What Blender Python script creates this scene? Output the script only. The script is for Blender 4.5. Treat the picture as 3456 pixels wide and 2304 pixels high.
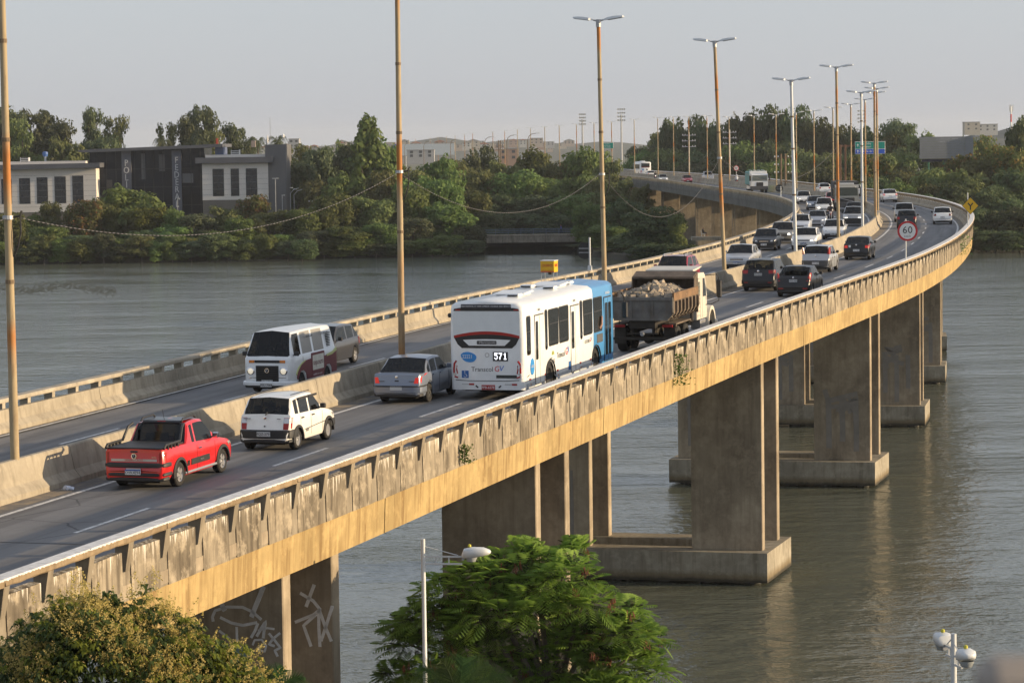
import bpy, bmesh, math, random
import numpy as np
from mathutils import Vector, Matrix
C = bpy.context; S = C.scene; COL = S.collection
for o in list(bpy.data.objects): bpy.data.objects.remove(o)
rad = math.radians; PI = math.pi
random.seed(7); RNG = np.random.default_rng(7)

# ---------------------------------------------------------------- camera
CAMZ = 18.8
F_PX, PITCH, ROLL = 9845.0, math.atan(662/9845.0), rad(0.8)
cam_d = bpy.data.cameras.new('camera'); cam = bpy.data.objects.new('camera', cam_d); COL.objects.link(cam)
cam_d.sensor_width = 36; cam_d.lens = 36*F_PX/3456; cam_d.clip_start = .3; cam_d.clip_end = 12000
c_, s_ = math.cos(ROLL), math.sin(ROLL); cp, sp = math.cos(PITCH), math.sin(PITCH)
right = Vector((c_, -s_*sp, -s_*cp)); up = Vector((s_, c_*sp, c_*cp)); fwd = Vector((0, cp, -sp))
cam.matrix_world = Matrix(((right.x, up.x, -fwd.x, 0), (right.y, up.y, -fwd.y, 0), (right.z, up.z, -fwd.z, CAMZ), (0, 0, 0, 1)))
cam_d.dof.use_dof = True; cam_d.dof.focus_distance = 110; cam_d.dof.aperture_fstop = 8
S.camera = cam

# ---------------------------------------------------------------- sky, sun, exposure
SUN_EL, SUN_AZ = rad(11.5), rad(96.0)          # azimuth clockwise from +Y
W = bpy.data.worlds.new('World'); S.world = W; W.use_nodes = True
nt = W.node_tree; nt.nodes.clear()
sky = nt.nodes.new('ShaderNodeTexSky'); sky.sky_type = 'NISHITA'; sky.sun_disc = False
sky.sun_elevation = SUN_EL; sky.sun_rotation = SUN_AZ; sky.altitude = 0
sky.air_density = 1.0; sky.dust_density = 1.2; sky.ozone_density = 1.0
hsv = nt.nodes.new('ShaderNodeHueSaturation'); hsv.inputs['Saturation'].default_value = .6
bg = nt.nodes.new('ShaderNodeBackground'); bg.inputs['Strength'].default_value = .15
wo = nt.nodes.new('ShaderNodeOutputWorld')
# hazy afternoon: the clear sky is mostly veiled by an even grey-blue layer
veil = nt.nodes.new('ShaderNodeMix'); veil.data_type = 'RGBA'; veil.inputs[0].default_value = .78; veil.inputs[7].default_value = (1.50, 1.65, 1.98, 1)
nt.links.new(sky.outputs[0], hsv.inputs['Color']); nt.links.new(hsv.outputs[0], veil.inputs[6]); nt.links.new(veil.outputs[2], bg.inputs['Color']); nt.links.new(bg.outputs[0], wo.inputs['Surface'])
sd = bpy.data.lights.new('sun', 'SUN'); sd.energy = 3.2; sd.angle = rad(.6); sd.color = (1.0, .76, .47)
sun = bpy.data.objects.new('sun', sd); COL.objects.link(sun)
sv = Vector((math.cos(SUN_EL)*math.sin(SUN_AZ), math.cos(SUN_EL)*math.cos(SUN_AZ), math.sin(SUN_EL)))
sun.rotation_mode = 'QUATERNION'; sun.rotation_quaternion = sv.to_track_quat('Z', 'Y'); sun.location = (60, 0, 60)
S.view_settings.view_transform = 'Standard'; S.view_settings.look = 'None'
S.view_settings.exposure = 0.97; S.view_settings.gamma = 1; S.view_settings.use_curve_mapping = False
S.cycles.max_bounces = 6; S.cycles.diffuse_bounces = 3; S.cycles.glossy_bounces = 3; S.cycles.transparent_max_bounces = 6
S.cycles.volume_bounces = 1; S.cycles.use_denoising = True
S.cycles.sample_clamp_indirect = 4

# ---------------------------------------------------------------- materials
MATS = {}
def nodes_of(name):
    m = bpy.data.materials.new(name); m.use_nodes = True; nt = m.node_tree
    return m, nt, nt.nodes['Principled BSDF']
def link(nt, a, b): nt.links.new(a, b)
def tex_noise(nt, vec, scale, detail=4, rough=.6):
    n = nt.nodes.new('ShaderNodeTexNoise'); n.inputs['Scale'].default_value = scale
    n.inputs['Detail'].default_value = detail; n.inputs['Roughness'].default_value = rough
    if vec is not None: link(nt, vec, n.inputs['Vector'])
    return n.outputs[0]
def ramp(nt, fac, stops):
    r = nt.nodes.new('ShaderNodeValToRGB'); e = r.color_ramp.elements
    while len(e) < len(stops): e.new(.5)
    for i, (p, c) in enumerate(stops):
        e[i].position = p; e[i].color = (c, c, c, 1) if not isinstance(c, tuple) else (*c, 1)
    link(nt, fac, r.inputs[0]); return r.outputs[0]
def mix(nt, fac, a, b, mode='MIX'):
    n = nt.nodes.new('ShaderNodeMix'); n.data_type = 'RGBA'; n.blend_type = mode
    for sock, v in ((n.inputs[0], fac), (n.inputs[6], a), (n.inputs[7], b)):
        if isinstance(v, (int, float)): sock.default_value = v
        elif isinstance(v, tuple): sock.default_value = (*v, 1)
        else: link(nt, v, sock)
    return n.outputs[2]
def math_n(nt, op, a, b=0.0):
    n = nt.nodes.new('ShaderNodeMath'); n.operation = op
    for s, v in ((n.inputs[0], a), (n.inputs[1], b)):
        if isinstance(v, (int, float)): s.default_value = v
        else: link(nt, v, s)
    return n.outputs[0]
def mapping(nt, vec, scale=(1, 1, 1), loc=None):
    n = nt.nodes.new('ShaderNodeMapping'); n.inputs['Scale'].default_value = scale
    link(nt, vec, n.inputs['Vector'])
    if loc is not None: link(nt, loc, n.inputs['Location'])
    return n.outputs[0]
def texco(nt, which='Object'):
    return nt.nodes.new('ShaderNodeTexCoord').outputs[which]
def world_pos(nt): return nt.nodes.new('ShaderNodeNewGeometry').outputs['Position']
def bump(nt, bsdf, h, strength=.3, dist=.02):
    b = nt.nodes.new('ShaderNodeBump'); b.inputs['Strength'].default_value = strength; b.inputs['Distance'].default_value = dist
    link(nt, h, b.inputs['Height']); link(nt, b.outputs[0], bsdf.inputs['Normal'])
def PM(name, col, rough=.6, metal=0., var=.12, scale=3., coat=0., emit=None, spec=None, dirt=0.):
    """plain surface with a little tonal variation (object coordinates)"""
    if name in MATS: return MATS[name]
    m, nt, b = nodes_of(name)
    n = tex_noise(nt, texco(nt), scale, 5)
    dark = tuple(c*(1-var) for c in col); lite = tuple(min(1, c*(1+var)) for c in col)
    cc = mix(nt, ramp(nt, n, [(.3, 0), (.7, 1)]), dark, lite)
    if dirt:
        d = tex_noise(nt, mapping(nt, texco(nt), (1.5, 1.5, .6)), 2.2, 6)
        cc = mix(nt, math_n(nt, 'MULTIPLY', ramp(nt, d, [(.45, 0), (.75, 1)]), dirt), cc, (.12, .09, .06))
    link(nt, cc, b.inputs['Base Color'])
    b.inputs['Roughness'].default_value = rough; b.inputs['Metallic'].default_value = metal
    if coat: b.inputs['Coat Weight'].default_value = coat; b.inputs['Coat Roughness'].default_value = .06
    if spec is not None: b.inputs['Specular IOR Level'].default_value = spec
    if emit:
        b.inputs['Emission Color'].default_value = (*emit[0], 1); b.inputs['Emission Strength'].default_value = emit[1]
    MATS[name] = m; return m
def paint(name, col, coat=.6, rough=.32, metal=0.): return PM('paint_'+name, col, rough, metal, .05, 1.5, coat, dirt=.10)
def concrete(name, base, grime=(.07, .055, .04), streak=.6, patch=.5, drip=None, top_white=None, blotch=0., tide=False):
    """weathered concrete: vertical run-off streaks, patches, optional white drips below local height `drip`"""
    if name in MATS: return MATS[name]
    m, nt, b = nodes_of(name)
    P = world_pos(nt)
    big = tex_noise(nt, P, .35, 5); fine = tex_noise(nt, P, 5., 6)
    col = mix(nt, ramp(nt, big, [(.35, 0), (.68, 1)]), tuple(c*.78 for c in base), tuple(min(1, c*1.15) for c in base))
    st = tex_noise(nt, mapping(nt, P, (2.6, 2.6, .16)), 1.6, 6, .65)
    st2 = tex_noise(nt, mapping(nt, P, (9, 9, .5)), 1.5, 4, .6)
    col = mix(nt, math_n(nt, 'MULTIPLY', ramp(nt, st, [(.47, 0), (.66, 1)]), streak), col, grime)
    col = mix(nt, math_n(nt, 'MULTIPLY', ramp(nt, st2, [(.52, 0), (.72, 1)]), streak*.6), col, tuple(c*1.5 for c in grime))
    if blotch: col = mix(nt, math_n(nt, 'MULTIPLY', ramp(nt, tex_noise(nt, mapping(nt, P, (1, 1, .7)), .55, 7, .68), [(.42, 0), (.66, 1)]), blotch), col, grime)
    pt = tex_noise(nt, P, 1.7, 8, .7)
    col = mix(nt, math_n(nt, 'MULTIPLY', ramp(nt, pt, [(.5, 0), (.62, 1)]), patch), col, tuple(min(1, c*1.35) for c in base))
    col = mix(nt, math_n(nt, 'MULTIPLY', ramp(nt, fine, [(.4, 0), (.75, 1)]), .25), col, tuple(c*.6 for c in base))
    if drip is not None or top_white is not None:
        sep = nt.nodes.new('ShaderNodeSeparateXYZ'); link(nt, texco(nt), sep.inputs[0]); z = sep.outputs[2]
        dn = tex_noise(nt, mapping(nt, P, (11, 11, .9)), 1.3, 3)
        h0 = drip if drip is not None else top_white
        span = .55 if drip is not None else .045
        k = math_n(nt, 'DIVIDE', math_n(nt, 'SUBTRACT', h0, z), span)
        if drip is not None:
            msk = ramp(nt, math_n(nt, 'SUBTRACT', dn, math_n(nt, 'MULTIPLY', k, .22)), [(.51, 0), (.57, 1)])
            col = mix(nt, math_n(nt, 'MULTIPLY', msk, .85), col, (.70, .66, .58))
        else:
            msk = ramp(nt, math_n(nt, 'SUBTRACT', math_n(nt, 'ADD', dn, .02), math_n(nt, 'MULTIPLY', k, .55)), [(.12, 0), (.2, 1)])
            wh = mix(nt, ramp(nt, fine, [(.35, 0), (.7, 1)]), (.55, .54, .52), (.8, .79, .77))
            col = mix(nt, msk, col, wh)
    if tide: # tide mark: ochre band, then dark slime at the waterline
        sp = nt.nodes.new('ShaderNodeSeparateXYZ'); link(nt, P, sp.inputs[0]); zz = math_n(nt, 'ADD', sp.outputs[2], math_n(nt, 'MULTIPLY', math_n(nt, 'SUBTRACT', pt, .5), .25))
        col = mix(nt, ramp(nt, zz, [(.38, .75), (.62, 0)]), col, (.15, .11, .055)); col = mix(nt, ramp(nt, zz, [(.20, .9), (.34, 0)]), col, (.045, .04, .03))
    link(nt, col, b.inputs['Base Color']); b.inputs['Roughness'].default_value = .88; b.inputs['Specular IOR Level'].default_value = .25
    bump(nt, b, math_n(nt, 'ADD', fine, pt), .35, .015)
    MATS[name] = m; return m

# ---------------------------------------------------------------- mesh helpers
class MB:
    def __init__(s): s.v = []; s.f = []; s.m = []
    def add(s, vs, fs, mi=0):
        n = len(s.v); s.v += [tuple(v) for v in vs]; s.f += [tuple(i+n for i in f) for f in fs]; s.m += [mi]*len(fs); return s
    def box(s, x0, x1, y0, y1, z0, z1, mi=0, bev=0.):
        if bev:
            b = bev
            vs = []
            for z, q in ((z0, b), (z0+b, 0), (z1-b, 0), (z1, b)):
                vs += [(x0+q+b*(q == 0), y0+q, z), (x1-q-b*(q == 0), y0+q, z), (x1-q, y0+q+b*(q == 0), z), (x1-q, y1-q-b*(q == 0), z),
                       (x1-q-b*(q == 0), y1-q, z), (x0+q+b*(q == 0), y1-q, z), (x0+q, y1-q-b*(q == 0), z), (x0+q, y0+q+b*(q == 0), z)]
            fs = [tuple(range(7, -1, -1)), tuple(range(24, 32))]
            for k in range(3):
                for i in range(8):
                    j = (i+1) % 8; fs.append((k*8+i, k*8+j, k*8+8+j, k*8+8+i))
            return s.add(vs, fs, mi)
        vs = [(x0, y0, z0), (x1, y0, z0), (x1, y1, z0), (x0, y1, z0), (x0, y0, z1), (x1, y0, z1), (x1, y1, z1), (x0, y1, z1)]
        return s.add(vs, [(3, 2, 1, 0), (4, 5, 6, 7), (0, 1, 5, 4), (1, 2, 6, 5), (2, 3, 7, 6), (3, 0, 4, 7)], mi)
    def tube(s, pts, r, n=8, mi=0, cap=True):
        pts = [Vector(p) for p in pts]; rs = r if isinstance(r, (list, tuple)) else [r]*len(pts); vs = []
        for i, p in enumerate(pts):
            d = (pts[min(i+1, len(pts)-1)]-pts[max(i-1, 0)]).normalized()
            a = d.cross(Vector((0, 0, 1)))
            if a.length < .05: a = d.cross(Vector((0, 1, 0)))
            a.normalize(); b = a.cross(d)
            for k in range(n):
                t = 2*PI*k/n; vs.append(p+(a*math.cos(t)+b*math.sin(t))*rs[i])
        fs = []
        for i in range(len(pts)-1):
            for k in range(n):
                j = (k+1) % n; fs.append((i*n+k, i*n+j, i*n+n+j, i*n+n+k))
        if cap: fs += [tuple(range(n-1, -1, -1)), tuple(range((len(pts)-1)*n, len(pts)*n))]
        return s.add(vs, fs, mi)
    def lathe(s, prof, n=20, axis='y', c=(0, 0, 0), mi=0, a0=0., a1=2*PI):
        full = abs(a1-a0-2*PI) < 1e-6; k = n if full else n+1; vs = []
        for (u, r) in prof:
            for i in range(k):
                t = a0+(a1-a0)*i/n; p = (r*math.cos(t), r*math.sin(t))
                vs.append({'y': (c[0]+p[0], c[1]+u, c[2]+p[1]), 'z': (c[0]+p[0], c[1]+p[1], c[2]+u), 'x': (c[0]+u, c[1]+p[0], c[2]+p[1])}[axis])
        fs = []
        for a in range(len(prof)-1):
            for i in range(n):
                j = (i+1) % k; fs.append((a*k+i, a*k+j, a*k+k+j, a*k+k+i))
        return s.add(vs, fs, mi)
    def prism(s, poly, y0, y1, mi=0, axis='y'):
        n = len(poly); f = (lambda p, t: (p[0], t, p[1])) if axis == 'y' else ((lambda p, t: (t, p[0], p[1])) if axis == 'x' else (lambda p, t: (p[0], p[1], t)))
        vs = [f(p, y0) for p in poly]+[f(p, y1) for p in poly]
        fs = [tuple(range(n-1, -1, -1)), tuple(range(n, 2*n))]+[(i, (i+1) % n, n+(i+1) % n, n+i) for i in range(n)]
        return s.add(vs, fs, mi)
    def mesh(s, name, mats, smooth=None):
        me = bpy.data.meshes.new(name); me.from_pydata(s.v, [], s.f)
        for m in (mats if isinstance(mats, (list, tuple)) else [mats]): me.materials.append(m)
        if any(s.m): me.polygons.foreach_set('material_index', s.m)
        bm = bmesh.new(); bm.from_mesh(me); bmesh.ops.recalc_face_normals(bm, faces=bm.faces); bm.to_mesh(me); bm.free()
        if smooth:
            me.polygons.foreach_set('use_smooth', [True]*len(me.polygons)); me.set_sharp_from_angle(angle=rad(smooth))
        me.update(); return me
    def build(s, name, mats, parent=None, smooth=None, loc=None, rot=None):
        return obj(name, s.mesh(name, mats, smooth), parent, loc, rot)
def obj(name, me, parent=None, loc=None, rot=None):
    o = bpy.data.objects.new(name, me); COL.objects.link(o)
    if parent: o.parent = parent
    if loc is not None: o.location = loc
    if rot is not None: o.rotation_euler = rot
    return o
def tag(o, label=None, cat=None, group=None, kind=None):
    for k, v in (('label', label), ('category', cat), ('group', group), ('kind', kind)):
        if v: o[k] = v
    return o
def thing(name, label, cat, loc=(0, 0, 0), rz=0., group=None):
    o = bpy.data.objects.new(name, None); COL.objects.link(o); o.location = loc; o.rotation_euler = (0, 0, rz); o.empty_display_size = .3
    return tag(o, label, cat, group)
KIDS = {}
def copy_tree(o, loc, rz, label=None, group=None):
    if not KIDS:
        pass
    def rec(src, par):
        c = src.copy(); COL.objects.link(c)
        if par is not None: c.parent = par; c.matrix_parent_inverse = src.matrix_parent_inverse
        for ch in src.children: rec(ch, c)
        return c
    r = rec(o, None); r.location = loc; r.rotation_euler = (0, 0, rz)
    if label: r['label'] = label
    if group: r['group'] = group
    return r
TXT = {}
def text_mesh(txt, size, depth=.004, shear=0., spacing=1., squash=1.):
    key = (txt, size, depth, shear, spacing, squash)
    if key in TXT: return TXT[key]
    cu = bpy.data.curves.new('t', 'FONT'); cu.body = txt; cu.size = size; cu.extrude = depth/2; cu.shear = shear; cu.space_character = spacing
    cu.align_x = 'CENTER'; cu.align_y = 'CENTER'; cu.resolution_u = 2
    o = bpy.data.objects.new('t', cu); COL.objects.link(o)
    me = bpy.data.meshes.new_from_object(o.evaluated_get(C.evaluated_depsgraph_get()))
    bpy.data.objects.remove(o)
    if squash != 1.: me.transform(Matrix.Diagonal((squash, 1, 1, 1)))
    TXT[key] = me; return me
def text(txt, size, mat, parent, loc, facing='back', name='lettering', **k):
    """flat lettering; facing = outward direction of the face in parent axes"""
    me = text_mesh(txt, size, **k).copy(); me.materials.clear(); me.materials.append(mat)
    o = obj(name, me, parent)
    X, Y, N = {'back': ((0, -1, 0), (0, 0, 1), (-1, 0, 0)), 'front': ((0, 1, 0), (0, 0, 1), (1, 0, 0)),
               'right': ((1, 0, 0), (0, 0, 1), (0, -1, 0)), 'left': ((-1, 0, 0), (0, 0, 1), (0, 1, 0))}[facing]
    o.matrix_local = Matrix(((X[0], Y[0], N[0], loc[0]), (X[1], Y[1], N[1], loc[1]), (X[2], Y[2], N[2], loc[2]), (0, 0, 0, 1)))
    return o

# ---------------------------------------------------------------- road alignment (plan curves, X at every 10 m of Y)
MX=[-22.18,-19.04,-15.91,-12.77,-9.67,-6.59,-3.52,-0.53,2.41,5.32,8.21,11.10,13.92,16.57,18.97,21.13,23.11,24.97,26.74,28.43,30.02,31.51,32.87,34.09,35.18,36.14,36.98,37.69,38.29,38.76,39.12,39.36,39.47,39.47,39.37,39.21,39.01,38.79,38.55,38.29,38.04,37.79,37.53,37.26,36.96,36.63,36.26,35.86,35.42,34.96,34.46,33.89,33.25,32.53,31.74,30.90,30.07,29.24,28.40,27.57,26.74,25.91,25.08,24.25,23.42,22.59,21.76,20.93,20.10,19.27,18.44,17.61,16.77]
RX=[-13.53,-10.36,-7.19,-3.99,-0.97,2.02,4.95,7.86,10.81,13.76,16.69,19.56,22.27,24.76,27.03,29.13,31.11,33.00,34.82,36.54,38.16,39.64,40.97,42.17,43.22,44.13,44.93,45.60,46.15,46.56,46.85,47.00,47.04,47.01,46.89,46.72,46.51,46.27,46.01,45.76,45.52,45.30,45.11,44.98,44.87,44.78,44.68,44.55,44.37,44.11,43.76,43.27,42.64,41.89,41.07,40.21,39.34,38.48,37.62,36.76,35.90,35.04,34.18,33.32,32.46,31.60,30.74,29.88,29.02,28.16,27.30,26.43,25.57]
LX=[-29.13,-26.12,-23.10,-20.09,-17.07,-14.06,-11.11,-8.28,-5.50,-2.60,0.57,3.80,6.80,9.49,11.85,13.95,15.89,17.73,19.45,21.07,22.59,24.02,25.36,26.59,27.70,28.67,29.50,30.21,30.79,31.23,31.53,31.69,31.71,31.61,31.40,31.12,30.80,30.47,30.17,29.90,29.64,29.38,29.11,28.83,28.52,28.18,27.82,27.45,27.04,26.60,26.13,25.60,25.01,24.37,23.71,22.87,22.04,21.21,20.37,19.54,18.71,17.88,17.05,16.22,15.39,14.56,13.73,12.90,12.07,11.24,10.41,9.58,8.74]

YN = np.arange(40, 761, 10.0)
def _ext(a): # straight run-on beyond both ends
    k0 = (a[1]-a[0])/10; k1 = (a[-1]-a[-2])/10
    return np.concatenate([[a[0]-k0*(40-y) for y in (-40, -20, 0, 20)], a, [a[-1]+k1*(y-760) for y in (800, 900, 1050)]])
YE = np.concatenate([[-40, -20, 0, 20], YN, [800, 900, 1050]])
ME, RE, LE = (_ext(np.array(a)) for a in (MX, RX, LX))
def _slopes(a):
    return np.gradient(a, YE)
SM, SR, SL = _slopes(ME), _slopes(RE), _slopes(LE)
def _herm(a, s, Y):
    i = int(np.clip(np.searchsorted(YE, Y)-1, 0, len(YE)-2)); h = YE[i+1]-YE[i]; t = (Y-YE[i])/h
    return float(a[i]*(2*t**3-3*t*t+1)+a[i+1]*(3*t*t-2*t**3)+h*(s[i]*(t**3-2*t*t+t)+s[i+1]*(t**3-t*t)))
def CX_(c, Y): return _herm(*{'M': (ME, SM), 'R': (RE, SR), 'L': (LE, SL)}[c], Y)
def HEAD(Y): return math.atan(float(np.interp(Y, YE, SM)))
def zd(Y):
    t = min(max((175-Y)/100, 0), 2); return CAMZ-(7.35+.65*t*t+.45*t)
def P(c, Y, off=0., z=0.):
    """point on plan curve c at Y, moved `off` to the right of the travel direction, z above the deck"""
    h = math.atan(float(np.interp(Y, YE, {'M': SM, 'R': SR, 'L': SL}[c])))
    return Vector((CX_(c, Y)+off*math.cos(h), Y-off*math.sin(h), zd(Y)+z))
def step_curve(c, y0, y1, ds, off=0.):
    out = [y0]; y = y0
    while y < y1:
        h = math.atan(float(np.interp(y, YE, {'M': SM, 'R': SR, 'L': SL}[c]))); y += ds*math.cos(h); out.append(y)
    return out
def sweep(mb, c, ys, sec, closed=True, mi=0, cap=True, uv=None):
    """sweep cross-section [(off,z)...] along curve c; sec may be a function of Y"""
    n = None; vs = []
    for y in ys:
        s = sec(y) if callable(sec) else sec; n = len(s); vs += [P(c, y, o, z) for o, z in s]
    fs = []
    for i in range(len(ys)-1):
        for k in range(n if closed else n-1):
            j = (k+1) % n; fs.append((i*n+k, i*n+j, i*n+n+j, i*n+n+k))
    if closed and cap: fs += [tuple(range(n-1, -1, -1)), tuple(range((len(ys)-1)*n, len(ys)*n))]
    return mb.add(vs, fs, mi)
def frange(a, b, d):
    n = max(1, int(round((b-a)/d))); return [a+(b-a)*i/n for i in range(n+1)]
def between(o, A, B, nominal=1.):
    """lay an object whose length runs along +X from A to B"""
    A, B = Vector(A), Vector(B); d = B-A; x = d.normalized(); y = Vector((0, 0, 1)).cross(x).normalized(); z = x.cross(y); k = d.length/nominal
    o.matrix_local = Matrix(((x.x*k, y.x, z.x, A.x), (x.y*k, y.y, z.y, A.y), (x.z*k, y.z, z.z, A.z), (0, 0, 0, 1)))
    return o
# ================================================================ SETTING: water, land, road, bridge
def water():
    m, nt, b = nodes_of('river_water')
    Pn = world_pos(nt)
    w1 = tex_noise(nt, mapping(nt, Pn, (.8, 1.0, 1)), .8, 3, .55)
    w2 = tex_noise(nt, mapping(nt, Pn, (.9, 1.1, 1)), 2.6, 3, .6)
    w3 = tex_noise(nt, mapping(nt, Pn, (.03, .07, 1)), 1., 4, .6)
    w4 = tex_noise(nt, mapping(nt, Pn, (.22, .4, 1)), 1., 3, .5)
    h = math_n(nt, 'ADD', math_n(nt, 'MULTIPLY', w1, 1.1), math_n(nt, 'MULTIPLY', w2, .5))
    h = math_n(nt, 'ADD', h, math_n(nt, 'MULTIPLY', w4, 1.3))
    bump(nt, b, math_n(nt, 'MULTIPLY', h, math_n(nt, 'ADD', .45, ramp(nt, w3, [(.35, 0), (.7, 1.)]))), .42, .26)
    link(nt, mix(nt, w3, (.112, .124, .092), (.145, .156, .122)), b.inputs['Base Color'])
    b.inputs['Roughness'].default_value = .07; b.inputs['IOR'].default_value = 1.33
    me = MB().add([(-2500, 84, 0), (2500, 84, 0), (2500, 1200, 0), (-2500, 1200, 0)], [(0, 1, 2, 3)]).mesh('water', m)
    tag(obj('water', me), kind='structure')
water()
soil = PM('soil', (.05, .045, .03), .95, 0, .35, .25)
def land():
    # far bank with a creek mouth that the footbridge spans
    shore = [(-2500, 488), (-400, 488), (-120, 490), (-70, 492), (-30, 500), (-9, 503), (-4.6, 512), (-5, 560), (-6, 640), (9, 640), (10.5, 560), (12, 500), (14, 488), (18, 475),
             (24, 450), (29, 420), (45, 430), (60, 472), (75, 490), (130, 494), (400, 480), (2500, 470)]
    vs = [(x, y-1.5, -.6) for x, y in shore]+[(x, y+1.2, .75) for x, y in shore]+[(x, y+14 if not -8 < x < 13 else y+3, 1.4) for x, y in shore]
    n = len(shore); fs = []
    for k in range(2):
        for i in range(n-1): fs.append((k*n+i, k*n+i+1, k*n+n+i+1, k*n+n+i))
    tag(MB().add(vs, fs).build('river_bank', soil), kind='structure')
    g = [(x, y, 1.38) for x, y in ((-2500, 502), (-400, 502), (-120, 504), (-70, 506), (-30, 514), (-9, 506), (-7.6, 640), (-7.6, 660), (10.5, 660), (10.5, 640), (13.5, 503), (18, 489), (24, 464), (29, 434), (45, 446), (60, 488), (75, 504), (130, 508), (400, 494), (2500, 484), (4000, 9000), (-4000, 9000))]
    bm = bmesh.new(); f = bm.faces.new([bm.verts.new(v) for v in g]); bmesh.ops.triangulate(bm, faces=[f])
    me = bpy.data.meshes.new('ground'); bm.to_mesh(me); bm.free(); me.materials.append(PM('scrub_ground', (.07, .075, .035), .95, 0, .4, .12)); tag(obj('ground', me), kind='structure')
    me = MB().add([(-300, -60, .8), (120, -60, .8), (120, 78, .8), (-300, 78, .8), (-300, 88, -.4), (120, 88, -.4)], [(0, 1, 2, 3), (3, 2, 5, 4)]).mesh('near_bank', soil)
    tag(obj('near_bank', me), kind='structure')
land()
def hills():
    m = PM('hill_scrub', (.055, .065, .05), .95, 0, .35, .004)
    def hill(x0, x1, Y, tops, dep):
        rows = []; n = 40
        for r, (dy, k) in enumerate(((-.5, 0), (-.25, .6), (0, 1), (.3, .7), (.6, 0))):
            row = []
            for i in range(n+1):
                x = x0+(x1-x0)*i/n; t = np.interp(x, [p[0] for p in tops], [p[1] for p in tops])
                row.append((x, Y+dy*dep, 1+max(0, t-1)*k*(1+.12*math.sin(i*1.7+r)*(k > 0))))
            rows.append(row)
        vs = sum(rows, []); fs = [(r*(n+1)+i, r*(n+1)+i+1, (r+1)*(n+1)+i+1, (r+1)*(n+1)+i) for r in range(4) for i in range(n)]
        tag(MB().add(vs, fs).build('hills', m, smooth=60), kind='structure')
    hill(-700, 420, 3600, [(-700, 2), (-500, 14), (-330, 19), (-210, 23), (-80, 27), (20, 24), (100, 20), (200, 18), (420, 4)], 700)
    hill(330, 800, 2600, [(330, 4), (420, 22), (455, 30), (500, 40), (560, 46), (640, 42), (800, 20)], 500)
hills()

# ---------------------------------------------------------------- carriageways
def asphalt_mat():
    m, nt, b = nodes_of('asphalt')
    uv = texco(nt, 'UV'); Pn = world_pos(nt)
    base = mix(nt, ramp(nt, tex_noise(nt, Pn, .45, 6), [(.3, 0), (.7, 1)]), (.142, .143, .147), (.20, .198, .196))
    fine = tex_noise(nt, Pn, 28, 3)
    base = mix(nt, math_n(nt, 'MULTIPLY', ramp(nt, fine, [(.45, 0), (.7, 1)]), .35), base, (.26, .255, .25))
    trk = tex_noise(nt, mapping(nt, uv, (1.15, .02, 1)), 1.6, 3)
    base = mix(nt, math_n(nt, 'MULTIPLY', ramp(nt, trk, [(.42, 0), (.66, 1)]), .7), base, (.088, .088, .09))
    su = nt.nodes.new('ShaderNodeSeparateXYZ'); link(nt, uv, su.inputs[0])
    wt = math_n(nt, 'ADD', math_n(nt, 'MULTIPLY', math_n(nt, 'COSINE', math_n(nt, 'MULTIPLY', math_n(nt, 'SUBTRACT', su.outputs[0], 1.4), 3.81)), .5), .5)
    base = mix(nt, math_n(nt, 'MULTIPLY', math_n(nt, 'MULTIPLY', wt, ramp(nt, tex_noise(nt, mapping(nt, uv, (.5, .05, 1)), 1.3, 4), [(.3, .3), (.7, 1)])), .38), base, (.075, .075, .077))
    oil = tex_noise(nt, mapping(nt, uv, (1., .45, 1)), .8, 6, .7); base = mix(nt, math_n(nt, 'MULTIPLY', ramp(nt, oil, [(.60, 0), (.70, 1)]), .45), base, (.07, .07, .072))
    pat = tex_noise(nt, mapping(nt, uv, (.35, .035, 1)), 1., 2)
    base = mix(nt, math_n(nt, 'MULTIPLY', ramp(nt, pat, [(.55, 0), (.58, 1)]), .4), base, (.225, .222, .22))
    cr = nt.nodes.new('ShaderNodeTexVoronoi'); cr.feature = 'DISTANCE_TO_EDGE'; cr.inputs['Scale'].default_value = .42
    link(nt, mix(nt, .14, Pn, tex_noise(nt, Pn, 1.2, 4)), cr.inputs['Vector'])
    cm = math_n(nt, 'MULTIPLY', ramp(nt, cr.outputs['Distance'], [(0.004, 1), (.012, 0)]), ramp(nt, tex_noise(nt, Pn, .12, 3), [(.5, 0), (.62, .8)]))
    base = mix(nt, cm, base, (.035, .035, .035))
    link(nt, base, b.inputs['Base Color']); b.inputs['Roughness'].default_value = .74; b.inputs['Specular IOR Level'].default_value = .35
    bump(nt, b, fine, .25, .01)
    return m
ASPH = asphalt_mat()
def width(Y): # half widths from the median line to the inner edges
    c = math.cos(HEAD(Y)); return (CX_('R', Y)-CX_('M', Y))*c, (CX_('M', Y)-CX_('L', Y))*c
YS = frange(30, 1000, 4.0)
def road_sheet():
    vs, fs, uv = [], [], []; v = 0
    for i, y in enumerate(YS):
        wr, wl = width(y)
        if i: v += (P('M', y)-P('M', YS[i-1])).length
        for k in range(13):
            t = k/12; o = -wl+.02+t*(wr+wl-.4)
            p = P('M', y, o); vs.append(p); uv.append((o, v))
    n = 13
    for i in range(len(YS)-1):
        for k in range(n-1): fs.append((i*n+k, i*n+k+1, i*n+n+k+1, i*n+n+k))
    me = bpy.data.meshes.new('road'); me.from_pydata(vs, [], fs); me.materials.append(ASPH)
    l = me.uv_layers.new(name='UVMap')
    for lp in me.loops: l.data[lp.index].uv = uv[lp.vertex_index]
    o = obj('road', me); tag(o, kind='structure'); return o
ROAD = road_sheet()
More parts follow.
